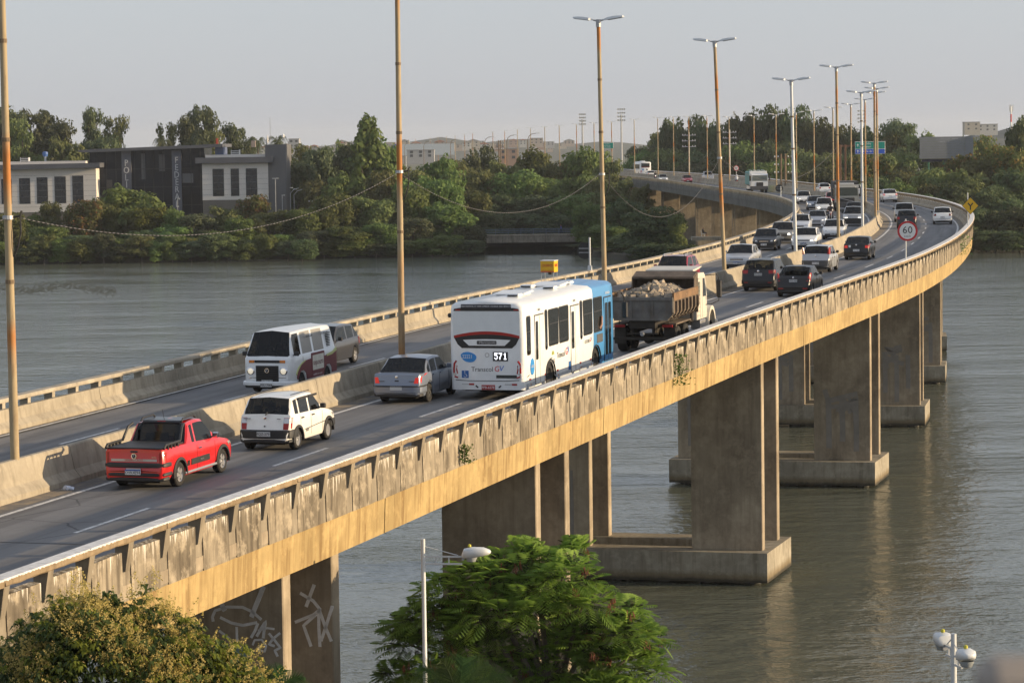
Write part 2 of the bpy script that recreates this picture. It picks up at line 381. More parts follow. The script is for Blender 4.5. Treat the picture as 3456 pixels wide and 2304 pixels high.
def marking_mat():
    m, nt, b = nodes_of('road_paint'); Pn = world_pos(nt)
    w = ramp(nt, tex_noise(nt, Pn, 6, 6, .7), [(.3, 0), (.55, 1)])
    link(nt, mix(nt, w, (.26, .25, .24), (.66, .65, .62)), b.inputs['Base Color']); b.inputs['Roughness'].default_value = .7
    return m
MARK = marking_mat()
def ribbon(name, c, ys, o0, o1, mat, parent=None, z=.004):
    mb = MB(); vs = []
    for y in ys:
        a = o0(y) if callable(o0) else o0; b = o1(y) if callable(o1) else o1
        vs += [P(c, y, a, z), P(c, y, b, z)]
    mb.add(vs, [(2*i, 2*i+1, 2*i+3, 2*i+2) for i in range(len(ys)-1)])
    return mb.build(name, mat, parent)
LONG = frange(42, 900, 5.0)
ribbon('edge_line', 'M', LONG, 1.02, 1.16, MARK, ROAD)
ribbon('edge_line', 'M', LONG, -1.0, -.86, MARK, ROAD)
ribbon('edge_line', 'R', frange(42, 900, 5.), -1.42, -1.28, MARK, ROAD)
ribbon('edge_line', 'L', frange(60, 900, 5.), .50, .63, MARK, ROAD)
grit = PM('road_grit', (.17, .135, .095), .95, 0, .5, 3.)
def grit_mat():
    m, nt, b = nodes_of('kerbside_grit'); Pn = world_pos(nt)
    k = ramp(nt, tex_noise(nt, Pn, 1.3, 7, .7), [(.42, 0), (.6, 1)])
    link(nt, mix(nt, k, (.12, .115, .11), (.26, .21, .145)), b.inputs['Base Color']); b.inputs['Roughness'].default_value = .95
    return m
GRIT = grit_mat()
ribbon('grit_strip', 'M', frange(42, 480, 5.), .30, .86, GRIT, ROAD, .006)
ribbon('grit_strip', 'L', frange(60, 480, 5.), .30, .48, GRIT, ROAD, .006)
ribbon('grit_strip', 'R', frange(180, 480, 5.), -1.2, -.85, GRIT, ROAD, .006)
# lane dashes: 4 m painted, 8 m gap
def dashes(off, start, y1):
    y = start
    while y < y1:
        h = HEAD(y); e = y+4*math.cos(h)
        o = off(y) if callable(off) else off
        ribbon('lane_dash', 'M', frange(y, e, 1.4), o-.06, o+.06, MARK, ROAD, .005)
        y += 12*math.cos(h)
dashes(lambda y: 4.05, 66.6-11.4*2, 560)
dashes(lambda y: -4.0, 81.6-11.4*3, 560)
# narrow saw-cut across the near lanes and one further along
for yy in (65.2, 108.):
    ribbon('joint_seal', 'M', [yy, yy+.05], .4, 7.4, PM('joint_rubber', (.02, .02, .02), .8), ROAD, .005)

# ---------------------------------------------------------------- bridge
P1Y = 71.3
CONC_PANEL = concrete('parapet_panel_concrete', (.335, .285, .21), grime=(.065, .052, .038), drip=.72, streak=.95, patch=.75, blotch=.75)
CONC_POST = concrete('parapet_post_concrete', (.28, .24, .18), streak=.5, patch=.3)
CONC_COPE = concrete('coping_concrete', (.30, .225, .14), top_white=1.05, streak=.45, patch=.4)
CONC_COPE_L = concrete('left_coping_concrete', (.42, .37, .29), streak=.2, patch=.6)
CONC_GIRD = concrete('girder_concrete', (.43, .315, .145), grime=(.17, .10, .04), streak=.75, patch=.4)
CONC_WALL = concrete('pier_concrete', (.40, .335, .245), grime=(.13, .10, .07), streak=.35, patch=.3, blotch=.65)
CONC_CAP = concrete('pile_cap_concrete', (.36, .325, .255), grime=(.11, .09, .06), streak=.5, patch=.4, blotch=.35, tide=True)
CONC_BARR = concrete('barrier_concrete', (.37, .325, .25), grime=(.13, .105, .075), streak=.4, patch=.35)
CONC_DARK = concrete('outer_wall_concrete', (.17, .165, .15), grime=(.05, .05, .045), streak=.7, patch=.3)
BR = thing('road_bridge', 'long curved concrete road bridge on paired wall piers standing in the river', 'bridge')
PY = [48, P1Y, 92., 125.5, 159.5, 192, 225.5, 259, 291, 325, 358, 392, 425, 458, 492, 526, 560, 594, 628, 662, 696]
JO = [38]+[y+1.6 for y in PY]+[740, 1000]
def bridge_body():
    slab = MB(); n = 6; vs = []
    for y in YS:
        wr, wl = width(y)
        for o, z in ((wr-.14, -.02), (wr-.14, -.3), (.5, -.45), (-wl-.1, -.3), (-wl-.1, -.02), (0, -.01)): vs.append(P('M', y, o, z))
    fs = []
    for i in range(len(YS)-1):
        for k in range(n):
            j = (k+1) % n; fs.append((i*n+k, i*n+j, i*n+n+j, i*n+n+k))
    slab.add(vs, fs).build('deck_slab', CONC_WALL, BR)
    for a, b in zip(JO[:-1], JO[1:]):
        ys = frange(a+.03, b-.03, 4.)
        m = MB(); sweep(m, 'R', ys, [(-.15, -.302), (-.19, -1.2), (-5.6, -1.2), (-5.8, -.36)]); m.build('girder', CONC_GIRD, BR)
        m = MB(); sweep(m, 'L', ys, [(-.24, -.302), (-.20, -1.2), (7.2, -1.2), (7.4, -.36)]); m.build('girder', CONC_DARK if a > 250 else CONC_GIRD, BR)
        if a < 700: # expansion joint filler, slightly recessed
            m = MB(); sweep(m, 'R', [b-.03, b+.03], [(-.2, -.31), (-.24, -1.18), (-1., -1.18), (-1., -.36)]); m.build('joint_filler', CONC_DARK, BR)
bridge_body()
def stroke(mb, pts, w, y=0.):
    """painted stroke on the plane y=const (x right, z up), as thin proud flat tape"""
    pts = [Vector((p[0], p[1])) for p in pts]; L, Rr = [], []
    for i, p in enumerate(pts):
        d = (pts[min(i+1, len(pts)-1)]-pts[max(i-1, 0)]).normalized(); nrm = Vector((-d.y, d.x)); L.append(p+nrm*w/2); Rr.append(p-nrm*w/2)
    n = len(pts); vs = [(a.x, y-.004, a.y) for a in L]+[(a.x, y-.004, a.y) for a in Rr]+[(a.x, y+.02, a.y) for a in L]+[(a.x, y+.02, a.y) for a in Rr]
    fs = []
    for i in range(n-1): fs += [(i, i+1, n+i+1, n+i), (2*n+i, 3*n+i, 3*n+i+1, 2*n+i+1), (i, 2*n+i, 2*n+i+1, i+1), (n+i, n+i+1, 3*n+i+1, 3*n+i)]
    fs += [(0, n, 3*n, 2*n), (n-1, 3*n-1, 4*n-1, 2*n-1)]
    mb.add(vs, fs)
GRAF = PM('graffiti_white', (.74, .74, .73), .8, 0, .15, 4.)
REPAINT = PM('repaint_grey', (.245, .225, .20), .9, 0, .15, 1.5)
def pier(i, y0):
    wr, wl = width(y0); h = HEAD(y0); o = P('M', y0); zt = zd(y0)-1.19
    e = bpy.data.objects.new('pier', None); COL.objects.link(e); e.parent = BR; e.location = (o.x, o.y, 0); e.rotation_euler = (0, 0, -h)
    base = .2 if y0 < 100 else 1.4 if y0 < 420 else 1.2
    xr = wr-float(np.interp(y0, [126, 159, 192], [1.25, 2.2, 2.5])); xl = xr-(11.5 if y0 == 92. else 10.7)
    zb = base-.02 if y0 > 75 else .7
    for (x0, x1) in ((xr-3.1, xr), (xl, xl+3.1)):
        for yy in (0, 3.3):
            m = MB(); m.box(x0, x1, yy, yy+.5, zb, zt, bev=.03); m.build('pier_wall', CONC_WALL, e)
    if y0 > 75:
        m = MB(); a, b = xl-.35, xr+.35
        z0 = -.5 if y0 < 100 else .13 if y0 < 415 else -.5
        for (x0, x1, q0, q1) in ((a, b, -.8, .75), (a, b, 3.05, 4.6), (a, a+2.4, .75, 3.05), (b-2.4, b, .75, 3.05)):
            m.box(x0, x1, q0, q1, z0, base)
        m.build('pile_cap', CONC_CAP, e)
        if y0 < 415:
            for x in np.linspace(a+.8, b-.8, 6):
                for q in (.1, 3.7): MB().tube([(x, q, -1.5), (x, q, .14)], .35, 10).build('pile', CONC_DARK, e)
    # spray paint
    if y0 == P1Y:
        m = MB(); K = 280.
        def T(pts, xe, k): return [(xr-(xe-x)/k*1.03, zt-(y-441)/k+.0) for x, y in pts]
        def sm(pts, n=4):
            out = []
            for a, b in zip(pts[:-1], pts[1:]): out += [tuple(np.array(a)+(np.array(b)-np.array(a))*t/n) for t in range(n)]
            return out+[pts[-1]]
        for w, pts in ((.12, [(1425, 660), (1470, 740), (1515, 825)]), (.12, [(1790, 650), (1745, 755), (1700, 860)]), (.07, [(1430, 900), (1425, 870), (1445, 825), (1530, 797), (1640, 795), (1710, 825), (1770, 875)]),
                       (.07, [(1480, 870), (1560, 905), (1640, 918), (1740, 895)]), (.07, [(1745, 900), (1725, 950), (1695, 1000)]), (.06, [(1595, 930), (1597, 1030)]), (.06, [(1470, 960), (1540, 1010)]),
                       (.07, [(1735, 990), (1770, 930), (1800, 885), (1790, 940), (1780, 1000)]), (.05, [(1745, 950), (1810, 930), (1860, 935)]), (.06, [(1820, 965), (1860, 1010), (1900, 1060), (1860, 1080), (1880, 1120)]),
                       (.06, [(1900, 960), (1850, 1000), (1820, 1040), (1860, 1050)]), (.05, [(1705, 1050), (1720, 1015), (1770, 1010), (1800, 1050), (1790, 1090), (1740, 1080), (1760, 1050)])):
            stroke(m, sm(T(pts, 1925, K)), w, -.004)
        m.build('graffiti', GRAF, e)
        m = MB()
        for w, pts in ((.08, [(1960, 820), (2050, 870), (2100, 930)]), (.08, [(2100, 925), (2050, 965), (1990, 990), (1920, 1020)]), (.09, [(2060, 760), (2030, 835), (2000, 912)]), (.08, [(2088, 930), (2086, 1050), (2092, 1180)]),
                       (.08, [(2092, 930), (2130, 1040), (2172, 1140)]), (.08, [(2183, 900), (2140, 1030), (2100, 1140)]), (.08, [(2070, 960), (1980, 1040), (2030, 1180)])):
            stroke(m, sm(T(pts, 2185, 268.)), w, 3.296)
        m.build('graffiti', GRAF, e)
        m = MB(); m.box(xr-1.9, xr-.9, -.006, .02, zt-2.75, zt-2.2); m.build('painted_patch', PM('pale_green_paint', (.22, .32, .28), .8), e)
    if y0 in (125.5, 159.5, 192, 225.5):
        for X0 in (xr-2.6, xl+.4):
            if y0 == 125.5 and X0 > 0: continue
            m = MB(); rr = random.Random(int(y0)+int(X0)); zc = 4.3
            for k in range(5): stroke(m, [(X0+rr.random()*1.9, zc+rr.uniform(-.3, 1.1)), (X0+rr.random()*1.9, zc+rr.uniform(-.2, .9)), (X0+rr.random()*2, zc+rr.uniform(-.6, .5))], .28, -.004-k*.0012)
            for k in range(3): x = X0+.3+k*.75; stroke(m, [(x, zc+.4), (x+.03, zc-1.2), (x+.02, base+.1+rr.random())], .3, -.011-k*.001)
            m.build('painted_patch', REPAINT, e)
    if y0 == 225.5:
        m = MB(); m.box(xl+1.2, xl+3., -.006, .02, 3.6, 9.3); m.build('painted_mural', PM('mural_teal', (.16, .36, .34), .8, 0, .3, 1.), e)
        m = MB()
        for k in range(4): stroke(m, [(xl+2.1+.45*math.cos(t), 6.+k*.75+.4*math.sin(t)) for t in np.linspace(0, 6.1, 12)], .09, -.012)
        m.build('mural_outline', PM('mural_pink', (.42, .30, .30), .8), e)
    return e
for i, y in enumerate(PY): pier(i, y)

# ---------------------------------------------------------------- right parapet
RP = thing('bridge_parapet', 'stained concrete parapet with white coping along the river side nearest the camera', 'parapet')
def post_mb(mb=None, T=lambda v: v):
    vs = [(-.0, .13, .3), (.2, .13, .3), (.2, .34, .3), (0, .34, .3), (-.02, .02, .9), (.22, .02, .9), (.22, .34, .9), (-.02, .34, .9)]
    fs = [(3, 2, 1, 0), (4, 5, 6, 7), (0, 1, 5, 4), (1, 2, 6, 5), (2, 3, 7, 6), (3, 0, 4, 7)]
    a = [(-.14, .125, -.3), (.215, .125, -.3), (.215, .33, -.3), (-.14, .33, -.3), (-.14, .135, .3), (.215, .135, .3), (.215, .33, .3), (-.14, .33, .3)]
    m = mb or MB(); m.add([T(v) for v in vs], fs); m.add([T(v) for v in a], fs); return m
def panel_mb(mb=None, T=lambda v: v, seed=None):
    m = mb or MB(); x0, x1 = .225, 1.65; rr = random.Random(seed); j = (lambda a=.018: rr.uniform(-a, a)) if seed is not None else (lambda a=0: 0)
    if seed is not None: x0 += abs(j()); x1 -= abs(j(.03)); d = j(.012)
    else: d = 0
    vs = [(x0, .11+d, -.3), (x1, .11+d, -.3), (x1, .33, -.3), (x0, .33, -.3), (x0+j(), .12+d+j(.01), .705+j()), (x1+j(), .12+d+j(.01), .705+j()), (x1, .32, .72+j()), (x0, .32, .72+j())]
    return m.add([T(v) for v in vs], [(3, 2, 1, 0), (4, 5, 6, 7), (0, 1, 5, 4), (1, 2, 6, 5), (2, 3, 7, 6), (3, 0, 4, 7)])
def cope_mb(L=3.6, y0=0., y1=.38, z0=.90, z1=1.05, seed=0, jag=.012):
    rr = random.Random(seed); n = 12; vs = []; sec = [(y0+.02, z0), (y0, z0+.03), (y0, z1-.025), (y0+.02, z1), (y1-.02, z1), (y1, z1-.02), (y1, z0)]
    for i in range(n+1):
        x = .006+(L-.012)*i/n
        for k, (y, z) in enumerate(sec): vs.append((x, y+rr.uniform(-1, 1)*jag*(k in (0, 1, 2, 3)), z+rr.uniform(-1, .4)*jag*(k in (0, 1))))
    q = len(sec); fs = [(i*q+k, i*q+(k+1) % q, (i+1)*q+(k+1) % q, (i+1)*q+k) for i in range(n) for k in range(q)]
    fs += [tuple(range(q-1, -1, -1)), tuple(range(n*q, n*q+q))]
    return MB().add(vs, fs)
POST = post_mb().mesh('post', CONC_POST); PANELS = [panel_mb(seed=k).mesh('panel', CONC_PANEL) for k in range(7)]
COPES = [cope_mb(seed=k).mesh('coping', CONC_COPE) for k in range(4)]
SR_ = step_curve('R', 46.3, 760, 1.8)
cope_far = MB(); post_far = MB(); panel_far = MB()
def frameT(A, B):
    d = Vector(B)-Vector(A); x = d.normalized(); y = Vector((0, 0, 1)).cross(x).normalized(); z = x.cross(y)
    return lambda v: Vector(A)+x*v[0]+y*v[1]+z*v[2]
SPLIT_R = 250.
for i in range(len(SR_)-1):
    a, b = SR_[i], SR_[i+1]; A, B = P('R', a), P('R', b)
    if a < SPLIT_R:
        between(obj('post', POST, RP), A, B, 1.8); between(obj('panel', PANELS[(i*5+i//3) % 7], RP), A, B, 1.8)
    else:
        T = frameT(A, B); post_mb(post_far, T); panel_mb(panel_far, T)
    if i % 2 == 0 and i+2 < len(SR_):
        B2 = P('R', SR_[i+2])
        if a < 480: between(obj('coping', COPES[(i//2) % 4], RP), A, B2, 3.6)
        else:
            T = frameT(A, B2); vs = [(0, 0, .9), (3.6, 0, .9), (3.6, .38, .9), (0, .38, .9), (0, 0, 1.05), (3.6, 0, 1.05), (3.6, .38, 1.05), (0, .38, 1.05)]
            cope_far.add([T(v) for v in vs], [(3, 2, 1, 0), (4, 5, 6, 7), (0, 1, 5, 4), (1, 2, 6, 5), (2, 3, 7, 6), (3, 0, 4, 7)])
tag(post_far.build('post', CONC_POST, RP), kind='stuff'); tag(panel_far.build('panel', CONC_PANEL, RP), kind='stuff'); tag(cope_far.build('coping', CONC_COPE, RP), kind='stuff')
m = MB(); sweep(m, 'R', frange(186, 760, 4.), [(-.42, 0), (-.42, .62), (-.60, .62), (-.66, .3), (-.84, .1), (-.84, 0)]); m.build('inner_kerb_wall', CONC_BARR, RP)

# ---------------------------------------------------------------- left parapet
LP = thing('bridge_parapet', 'pale open railing parapet with jersey wall on the far side of the oncoming lanes', 'parapet')
def lpost(mb=None, T=lambda v: v):
    m = mb or MB(); F6 = [(3, 2, 1, 0), (4, 5, 6, 7), (0, 1, 5, 4), (1, 2, 6, 5), (2, 3, 7, 6), (3, 0, 4, 7)]
    vs = [(0, .07, .1), (.2, .07, .1), (.2, .30, .1), (0, .30, .1), (0, .04, .82), (.2, .04, .82), (.2, .33, .82), (0, .33, .82)]
    return m.add([T(v) for v in vs], F6)
LPOST = lpost().mesh('post', CONC_COPE_L)
LCOPE = [cope_mb(3.4, 0, .36, .82, .95, 20+k, .006).mesh('coping', CONC_COPE_L) for k in range(3)]
SL_ = step_curve('L', 62., 760, 1.7)
lp_far = MB(); lc_far = MB()
for i in range(len(SL_)-1):
    a = SL_[i]; A, B = P('L', a), P('L', SL_[i+1])
    if a < 270: between(obj('post', LPOST, LP), A, B, 1.7)
    else: lpost(lp_far, frameT(A, B))
    if i % 2 == 0 and i+2 < len(SL_):
        B2 = P('L', SL_[i+2])
        if a < 420: between(obj('coping', LCOPE[(i//2) % 3], LP), A, B2, 3.4)
        else:
            T = frameT(A, B2); vs = [(0, 0, .82), (3.4, 0, .82), (3.4, .36, .82), (0, .36, .82), (0, 0, .95), (3.4, 0, .95), (3.4, .36, .95), (0, .36, .95)]
            lc_far.add([T(v) for v in vs], [(3, 2, 1, 0), (4, 5, 6, 7), (0, 1, 5, 4), (1, 2, 6, 5), (2, 3, 7, 6), (3, 0, 4, 7)])
tag(lp_far.build('post', CONC_COPE_L, LP), kind='stuff'); tag(lc_far.build('coping', CONC_COPE_L, LP), kind='stuff')
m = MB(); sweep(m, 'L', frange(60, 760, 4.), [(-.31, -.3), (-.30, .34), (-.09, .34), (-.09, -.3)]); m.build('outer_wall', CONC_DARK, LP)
JS = frange(62, 760, 6.1)
for a, b in zip(JS[:-1], JS[1:]):
    m = MB(); d = .012; ys = frange(a+d, b-d, 3.)
    sweep(m, 'L', ys, [(.34, 0), (.33, .12), (.17, .30), (.12, .65), (-.03, .65), (-.05, 0)])
    if a < 420: m.build('jersey_segment', CONC_BARR, LP)
    else:
        if 'jl_far' not in globals(): jl_far = MB()
        jl_far.add(m.v, m.f)
tag(jl_far.build('jersey_segment', CONC_BARR, LP), kind='stuff')

# ---------------------------------------------------------------- median barrier (pole notches where the lamps stand)
MBAR = thing('median_barrier', 'concrete jersey barrier with lamp posts dividing the two carriageways', 'barrier')
MS = frange(52, 760, 5.6); jm_far = MB()
for i, (a, b) in enumerate(zip(MS[:-1], MS[1:])):
    m = MB(); d = .012; ys = frange(a+d, b-d, 2.8)
    sweep(m, 'M', ys, [(.30, 0), (.29, .14), (.12, .34), (.0, .92), (-.03, .95), (-.17, .95), (-.2, .92), (-.32, .34), (-.49, .14), (-.5, 0)])
    if a < 470: m.build('barrier_segment', CONC_BARR, MBAR)
    else: jm_far.add(m.v, m.f)
tag(jm_far.build('barrier_segment', CONC_BARR, MBAR), kind='stuff')
# ================================================================ VEHICLES
def glass(name, tint, k):
    m, nt, b = nodes_of(name); b.inputs['Base Color'].default_value = (.004, .005, .006, 1); b.inputs['Roughness'].default_value = .05; b.inputs['Specular IOR Level'].default_value = .42
    t = nt.nodes.new('ShaderNodeBsdfTransparent'); t.inputs['Color'].default_value = (*tint, 1); ms = nt.nodes.new('ShaderNodeMixShader'); ms.inputs[0].default_value = k
    link(nt, b.outputs[0], ms.inputs[1]); link(nt, t.outputs[0], ms.inputs[2]); link(nt, ms.outputs[0], nt.nodes['Material Output'].inputs['Surface']); MATS[name] = m; return m
GLASS = glass('tinted_glass', (.5, .52, .5), .22); GLASS2 = glass('car_glass', (.75, .8, .76), .55)
SEATM = PM('seat_fabric', (.03, .03, .032), .9, 0, .2, 6.)
CURT = PM('curtained_glass', (.30, .29, .27), .25, 0, .05, 1.)
TYRE = PM('tyre_rubber', (.018, .017, .016), .85, 0, .2, 8.)
ALLOY = PM('alloy', (.45, .45, .46), .35, .6, .08, 6.)
STEELW = PM('steel_wheel', (.05, .05, .05), .6, .2, .1, 6.)
BLK = PM('black_plastic', (.022, .022, .023), .55, 0, .15, 5.)
DGREY = PM('grey_plastic', (.075, .076, .078), .6, 0, .12, 5.)
UNDER = PM('underbody', (.012, .011, .01), .9)
CHROME = PM('chrome', (.7, .7, .72), .15, 1., .03)
PLATE = PM('plate_grey', (.52, .53, .53), .5, 0, .04)
PLATEW = PM('plate_white', (.72, .73, .74), .5, 0, .04)
PLATEB = PM('plate_blue_band', (.02, .07, .35), .5)
INK = PM('ink_black', (.02, .02, .02), .6)
RED = PM('red_lens', (.35, .012, .01), .3, 0, .1, 9.)
REDLIT = PM('lit_red_lens', (.5, .02, .015), .25, 0, .1, 9., emit=((1., .05, .03), .15))
CLEAR = PM('clear_lens', (.62, .62, .62), .12, .3, .12, 14., coat=.6)
AMBER = PM('amber_lens', (.6, .18, .02), .25, 0, .1, 9., coat=.4)
HEADLIT = PM('lit_headlamp', (.9, .9, .85), .2, 0, .02, 3., emit=((1., .92, .78), .8))
WHITEP = paint('white', (.80, .80, .78)); CREAMW = paint('warm_white', (.84, .82, .76))
SILVER = paint('silver', (.36, .38, .42), .5, .3, .35); SILVER2 = paint('pale_silver', (.46, .47, .48), .5, .3, .3)
BLACKP = paint('black', (.007, .008, .010), .12, .3); GREYP = paint('graphite', (.055, .055, .058), .6, .3, .3); BEIGE = paint('grey_beige', (.24, .22, .18), .5, .3, .3)
REDP = paint('red', (.62, .012, .012), .7, .28); REDP2 = paint('bright_red', (.55, .025, .02), .6, .3); WINE = paint('wine_red', (.30, .012, .035), .6, .3)
NAVY = paint('slate', (.012, .014, .02), .15, .3)

def wheel_mesh(R, w, rim_mat, spokes=6, style='alloy'):
    t = MB().lathe([(-w/2, .62*R), (-w/2, .92*R), (-w*.36, R), (w*.36, R), (w/2, .92*R), (w/2, .62*R)], 22)
    rm = MB().lathe([(w*.30, .02), (w*.34, .12*R), (w*.22, .2*R), (w*.14, .5*R), (w*.36, .60*R), (w*.48, .64*R), (w*.44, .66*R)], 22)
    if style == 'alloy':
        for k in range(spokes):
            a = 2*PI*k/spokes
            for da in (-.12, .12):
                c, s = math.cos(a+da), math.sin(a+da); q = (-s*.035*R/.3, c*.035*R/.3)
                vs = [(r*c*R+q[0]*e, w*(.42 if r < .3 else .46)-(.05*w if r > .5 else 0), r*s*R+q[1]*e) for r in (.14, .62) for e in (-1, 1)]
                vs += [(x, y-.03, z) for x, y, z in vs]
                rm.add(vs, [(0, 1, 3, 2), (4, 6, 7, 5), (0, 2, 6, 4), (1, 5, 7, 3)])
    back = MB().lathe([(-w*.1, .01), (-w*.1, .62*R)], 16)
    tm = t.mesh('tyre', TYRE, 35); rmm = rm.mesh('rim', rim_mat, 40); bk = back.mesh('brake_disc', UNDER)
    return tm, rmm, bk
WH = {}
def add_wheel(par, x, y, R=.30, w=.19, rim=ALLOY, style='alloy', spokes=6, detail=True):
    key = (R, w, rim.name, style, spokes)
    if key not in WH: WH[key] = wheel_mesh(*key[:2], rim, spokes, style)
    tm, rmm, bk = WH[key]
    o = obj('wheel', tm, par, (x, y, R), (0, 0, 0 if y > 0 else PI))
    obj('rim', rmm, o)
    if detail: obj('brake_disc', bk, o)
    return o

class Shape:
    def __init__(s, L, W, H, wb, fo, zs, cab, wf=None, arch=.36, sill=.24, wins=(), tumble=.16, crown=.025, wheelR=.30):
        s.L, s.W, s.H, s.wb, s.fo, s.zk, s.cab = L, W, H, wb, fo, zs, cab
        s.wk = wf or [(0, .80), (.05, .90), (.18, .95), (.55, .99), (1.1, 1), (L-.9, 1), (L-.35, .985), (L-.12, .95), (L-.03, .90), (L, .84)]
        s.arch, s.sill, s.wins, s.tumble, s.crown, s.R = arch, sill, wins, tumble, crown, wheelR
    def zs(s, u): return float(np.interp(u, [k[0] for k in s.zk], [k[1] for k in s.zk]))
    def w(s, u): return s.W/2*float(np.interp(u, [k[0] for k in s.wk], [k[1] for k in s.wk]))
    def zr(s, u):
        xc, xf, xr, xg = s.cab
        if u <= xc or u >= xg: return s.zs(u)
        if u < xf: return s.zs(xc)+(s.H-.03-s.zs(xc))*((u-xc)/(xf-xc))
        if u > xr: return s.zs(xg)+(s.H-.05-s.zs(xg))*((xg-u)/(xg-xr))
        return s.H-.03+.03*math.sin(PI*(u-xf)/(xr-xf))-.02*(u-xf)/(xr-xf)
    def zb(s, u):
        z = s.sill+(.05 if u < .25 or u > s.L-.25 else 0)
        for c in (s.fo, s.fo+s.wb):
            d = abs(u-c)
            if d < s.arch: z = max(z, s.R+math.sqrt(max(0, s.arch**2-d*d))*.98)
        return z
    def X(s, u): return s.L/2-u
    def sec(s, u):
        w, zs, zr, zb = s.w(u), s.zs(u), s.zr(u), s.zb(u); t = zr-zs
        zs_ = max(zs, zb+.1)
        z2 = min(max(.60 if s.H < 1.9 else .8, zb+.06), zs_-.03)
        p = [(w*.94, zb), (w*.985, min(zb+.05, z2-.01) if zb > s.sill+.08 else s.sill+.10), (w, z2), (w*.985, zs_-.05*min(1, (zs_-z2)/.08)), (w*.95, zs_)]
        if t > .01:
            k = min(1, t/.25)
            p += [(w*.95-.015*k, zs+.02*k), (w*.95-.02-s.tumble*max(0, t-.08), zr-.07*k), (w*.95-.06*k-s.tumble*t-.005, zr-.012*k), (0, zr+s.crown*k+.015*(1-k))]
        else: p += [(w*.94, zs_+.002), (w*.92, zs_+.006), (w*.86, zs_+.012), (0, zs_+.03)]
        return p
    def ut(s, z): # rear surface position at height z
        ks = [k for k in s.zk if k[0] >= s.cab[3]-1e-6]; ks = sorted(ks, key=lambda k: k[1]); return float(np.interp(z, [k[1] for k in ks], [k[0] for k in ks]))
    def uf(s, z):
        ks = sorted([k for k in s.zk if k[0] <= s.cab[0]+1e-6], key=lambda k: k[1]); return float(np.interp(z, [k[1] for k in ks], [k[0] for k in ks]))

def car_body(sh, root, mat, glass=GLASS, rear_glass=None, side_mats=None, lower=None):
    xc, xf, xr, xg = sh.cab; L = sh.L
    us = set([k[0] for k in sh.zk]+[k[0] for k in sh.wk]+[xc, xf, xr, xg, xf+.3, (xf+xr)/2, xr-.2, (xc+xf)/2, (xr+xg)/2])
    for a, b in sh.wins: us |= {a, b}
    for c in (sh.fo, sh.fo+sh.wb):
        for f in (-1.0, -.995, -.9, -.7, -.4, 0, .4, .7, .9, .995, 1.0): us.add(round(c+f*sh.arch, 4))
    us = sorted(u for u in us if 0 <= u <= L); uu = [us[0]]
    for u in us[1:]:
        if u-uu[-1] > .004: uu.append(u)
    secs = [sh.sec(u) for u in uu]; nj = 9
    parts = {}
    def addq(key, quad):
        mb = parts.setdefault(key, MB()); mb.add(quad, [tuple(range(len(quad)))])
    for i in range(len(uu)-1):
        um = (uu[i]+uu[i+1])/2
        for sd_ in (1, -1):
            for j in range(nj-1):
                q = [(sh.X(uu[i]), sd_*secs[i][j][0], secs[i][j][1]), (sh.X(uu[i+1]), sd_*secs[i+1][j][0], secs[i+1][j][1]),
                     (sh.X(uu[i+1]), sd_*secs[i+1][j+1][0], secs[i+1][j+1][1]), (sh.X(uu[i]), sd_*secs[i][j+1][0], secs[i][j+1][1])]
                key = 'body'
                if j == 5:
                    for n, (a, b) in enumerate(sh.wins):
                        if a <= um <= b: key = ('side_window', n, sd_)
                if j == 7 and xc < um < xf: key = 'windscreen'
                if j == 7 and xr < um < xg: key = 'rear_window'
                if key == 'body' and lower and j in (0, 1): key = 'cladding'
                addq(key, q)
    for e in (0, -1): # end caps
        s_ = secs[e]; x = sh.X(uu[e])
        for sd_ in (1, -1):
            for j in range(4): addq('body', [(x, 0, s_[j][1]), (x, sd_*s_[j][0], s_[j][1]), (x, sd_*s_[j+1][0], s_[j+1][1]), (x, 0, s_[j+1][1])])
    for key, mb in parts.items():
        nm = key if isinstance(key, str) else key[0]
        mm = {'body': mat, 'windscreen': glass, 'rear_window': rear_glass or glass, 'cladding': lower}.get(nm, glass)
        if nm == 'side_window' and side_mats and key[1] in side_mats: mm = side_mats[key[1]]
        me = bpy.data.meshes.new(nm); me.from_pydata(mb.v, [], mb.f); me.materials.append(mm)
        bm = bmesh.new(); bm.from_mesh(me); bmesh.ops.remove_doubles(bm, verts=bm.verts, dist=.0005)
        bmesh.ops.dissolve_degenerate(bm, edges=bm.edges, dist=.0005); bmesh.ops.recalc_face_normals(bm, faces=bm.faces)
        if nm != 'body' and nm != 'cladding':
            for f in bm.faces: pass
        bm.to_mesh(me); bm.free(); me.polygons.foreach_set('use_smooth', [True]*len(me.polygons)); me.set_sharp_from_angle(angle=rad(34))
        obj(nm, me, root)
    MB().box(-L/2+.25, L/2-.25, -sh.W/2+.27, sh.W/2-.27, .17, .56).build('underbody', UNDER, root)
    belt = sh.zs((xc+xg)/2); MB().box(sh.X(xg-.1), sh.X(xc+.1), -sh.W/2+.13, sh.W/2-.13, .4, belt-.10).build('cabin_floor', SEATM, root)
    for u, ys_ in ((xc+1.15, (-.36, .36)), (xg-.45 if sh.H < 1.9 else xc+2.1, (-.4, .0, .4))):
        if u > xg-.25: continue
        for y in ys_: MB().box(sh.X(u)-.07, sh.X(u)+.05, y-.22, y+.22, belt-.12, belt+.08, bev=.02).box(sh.X(u)-.06, sh.X(u)+.03, y-.12, y+.12, belt+.06, belt+.26, bev=.03).build('seat', SEATM, root)
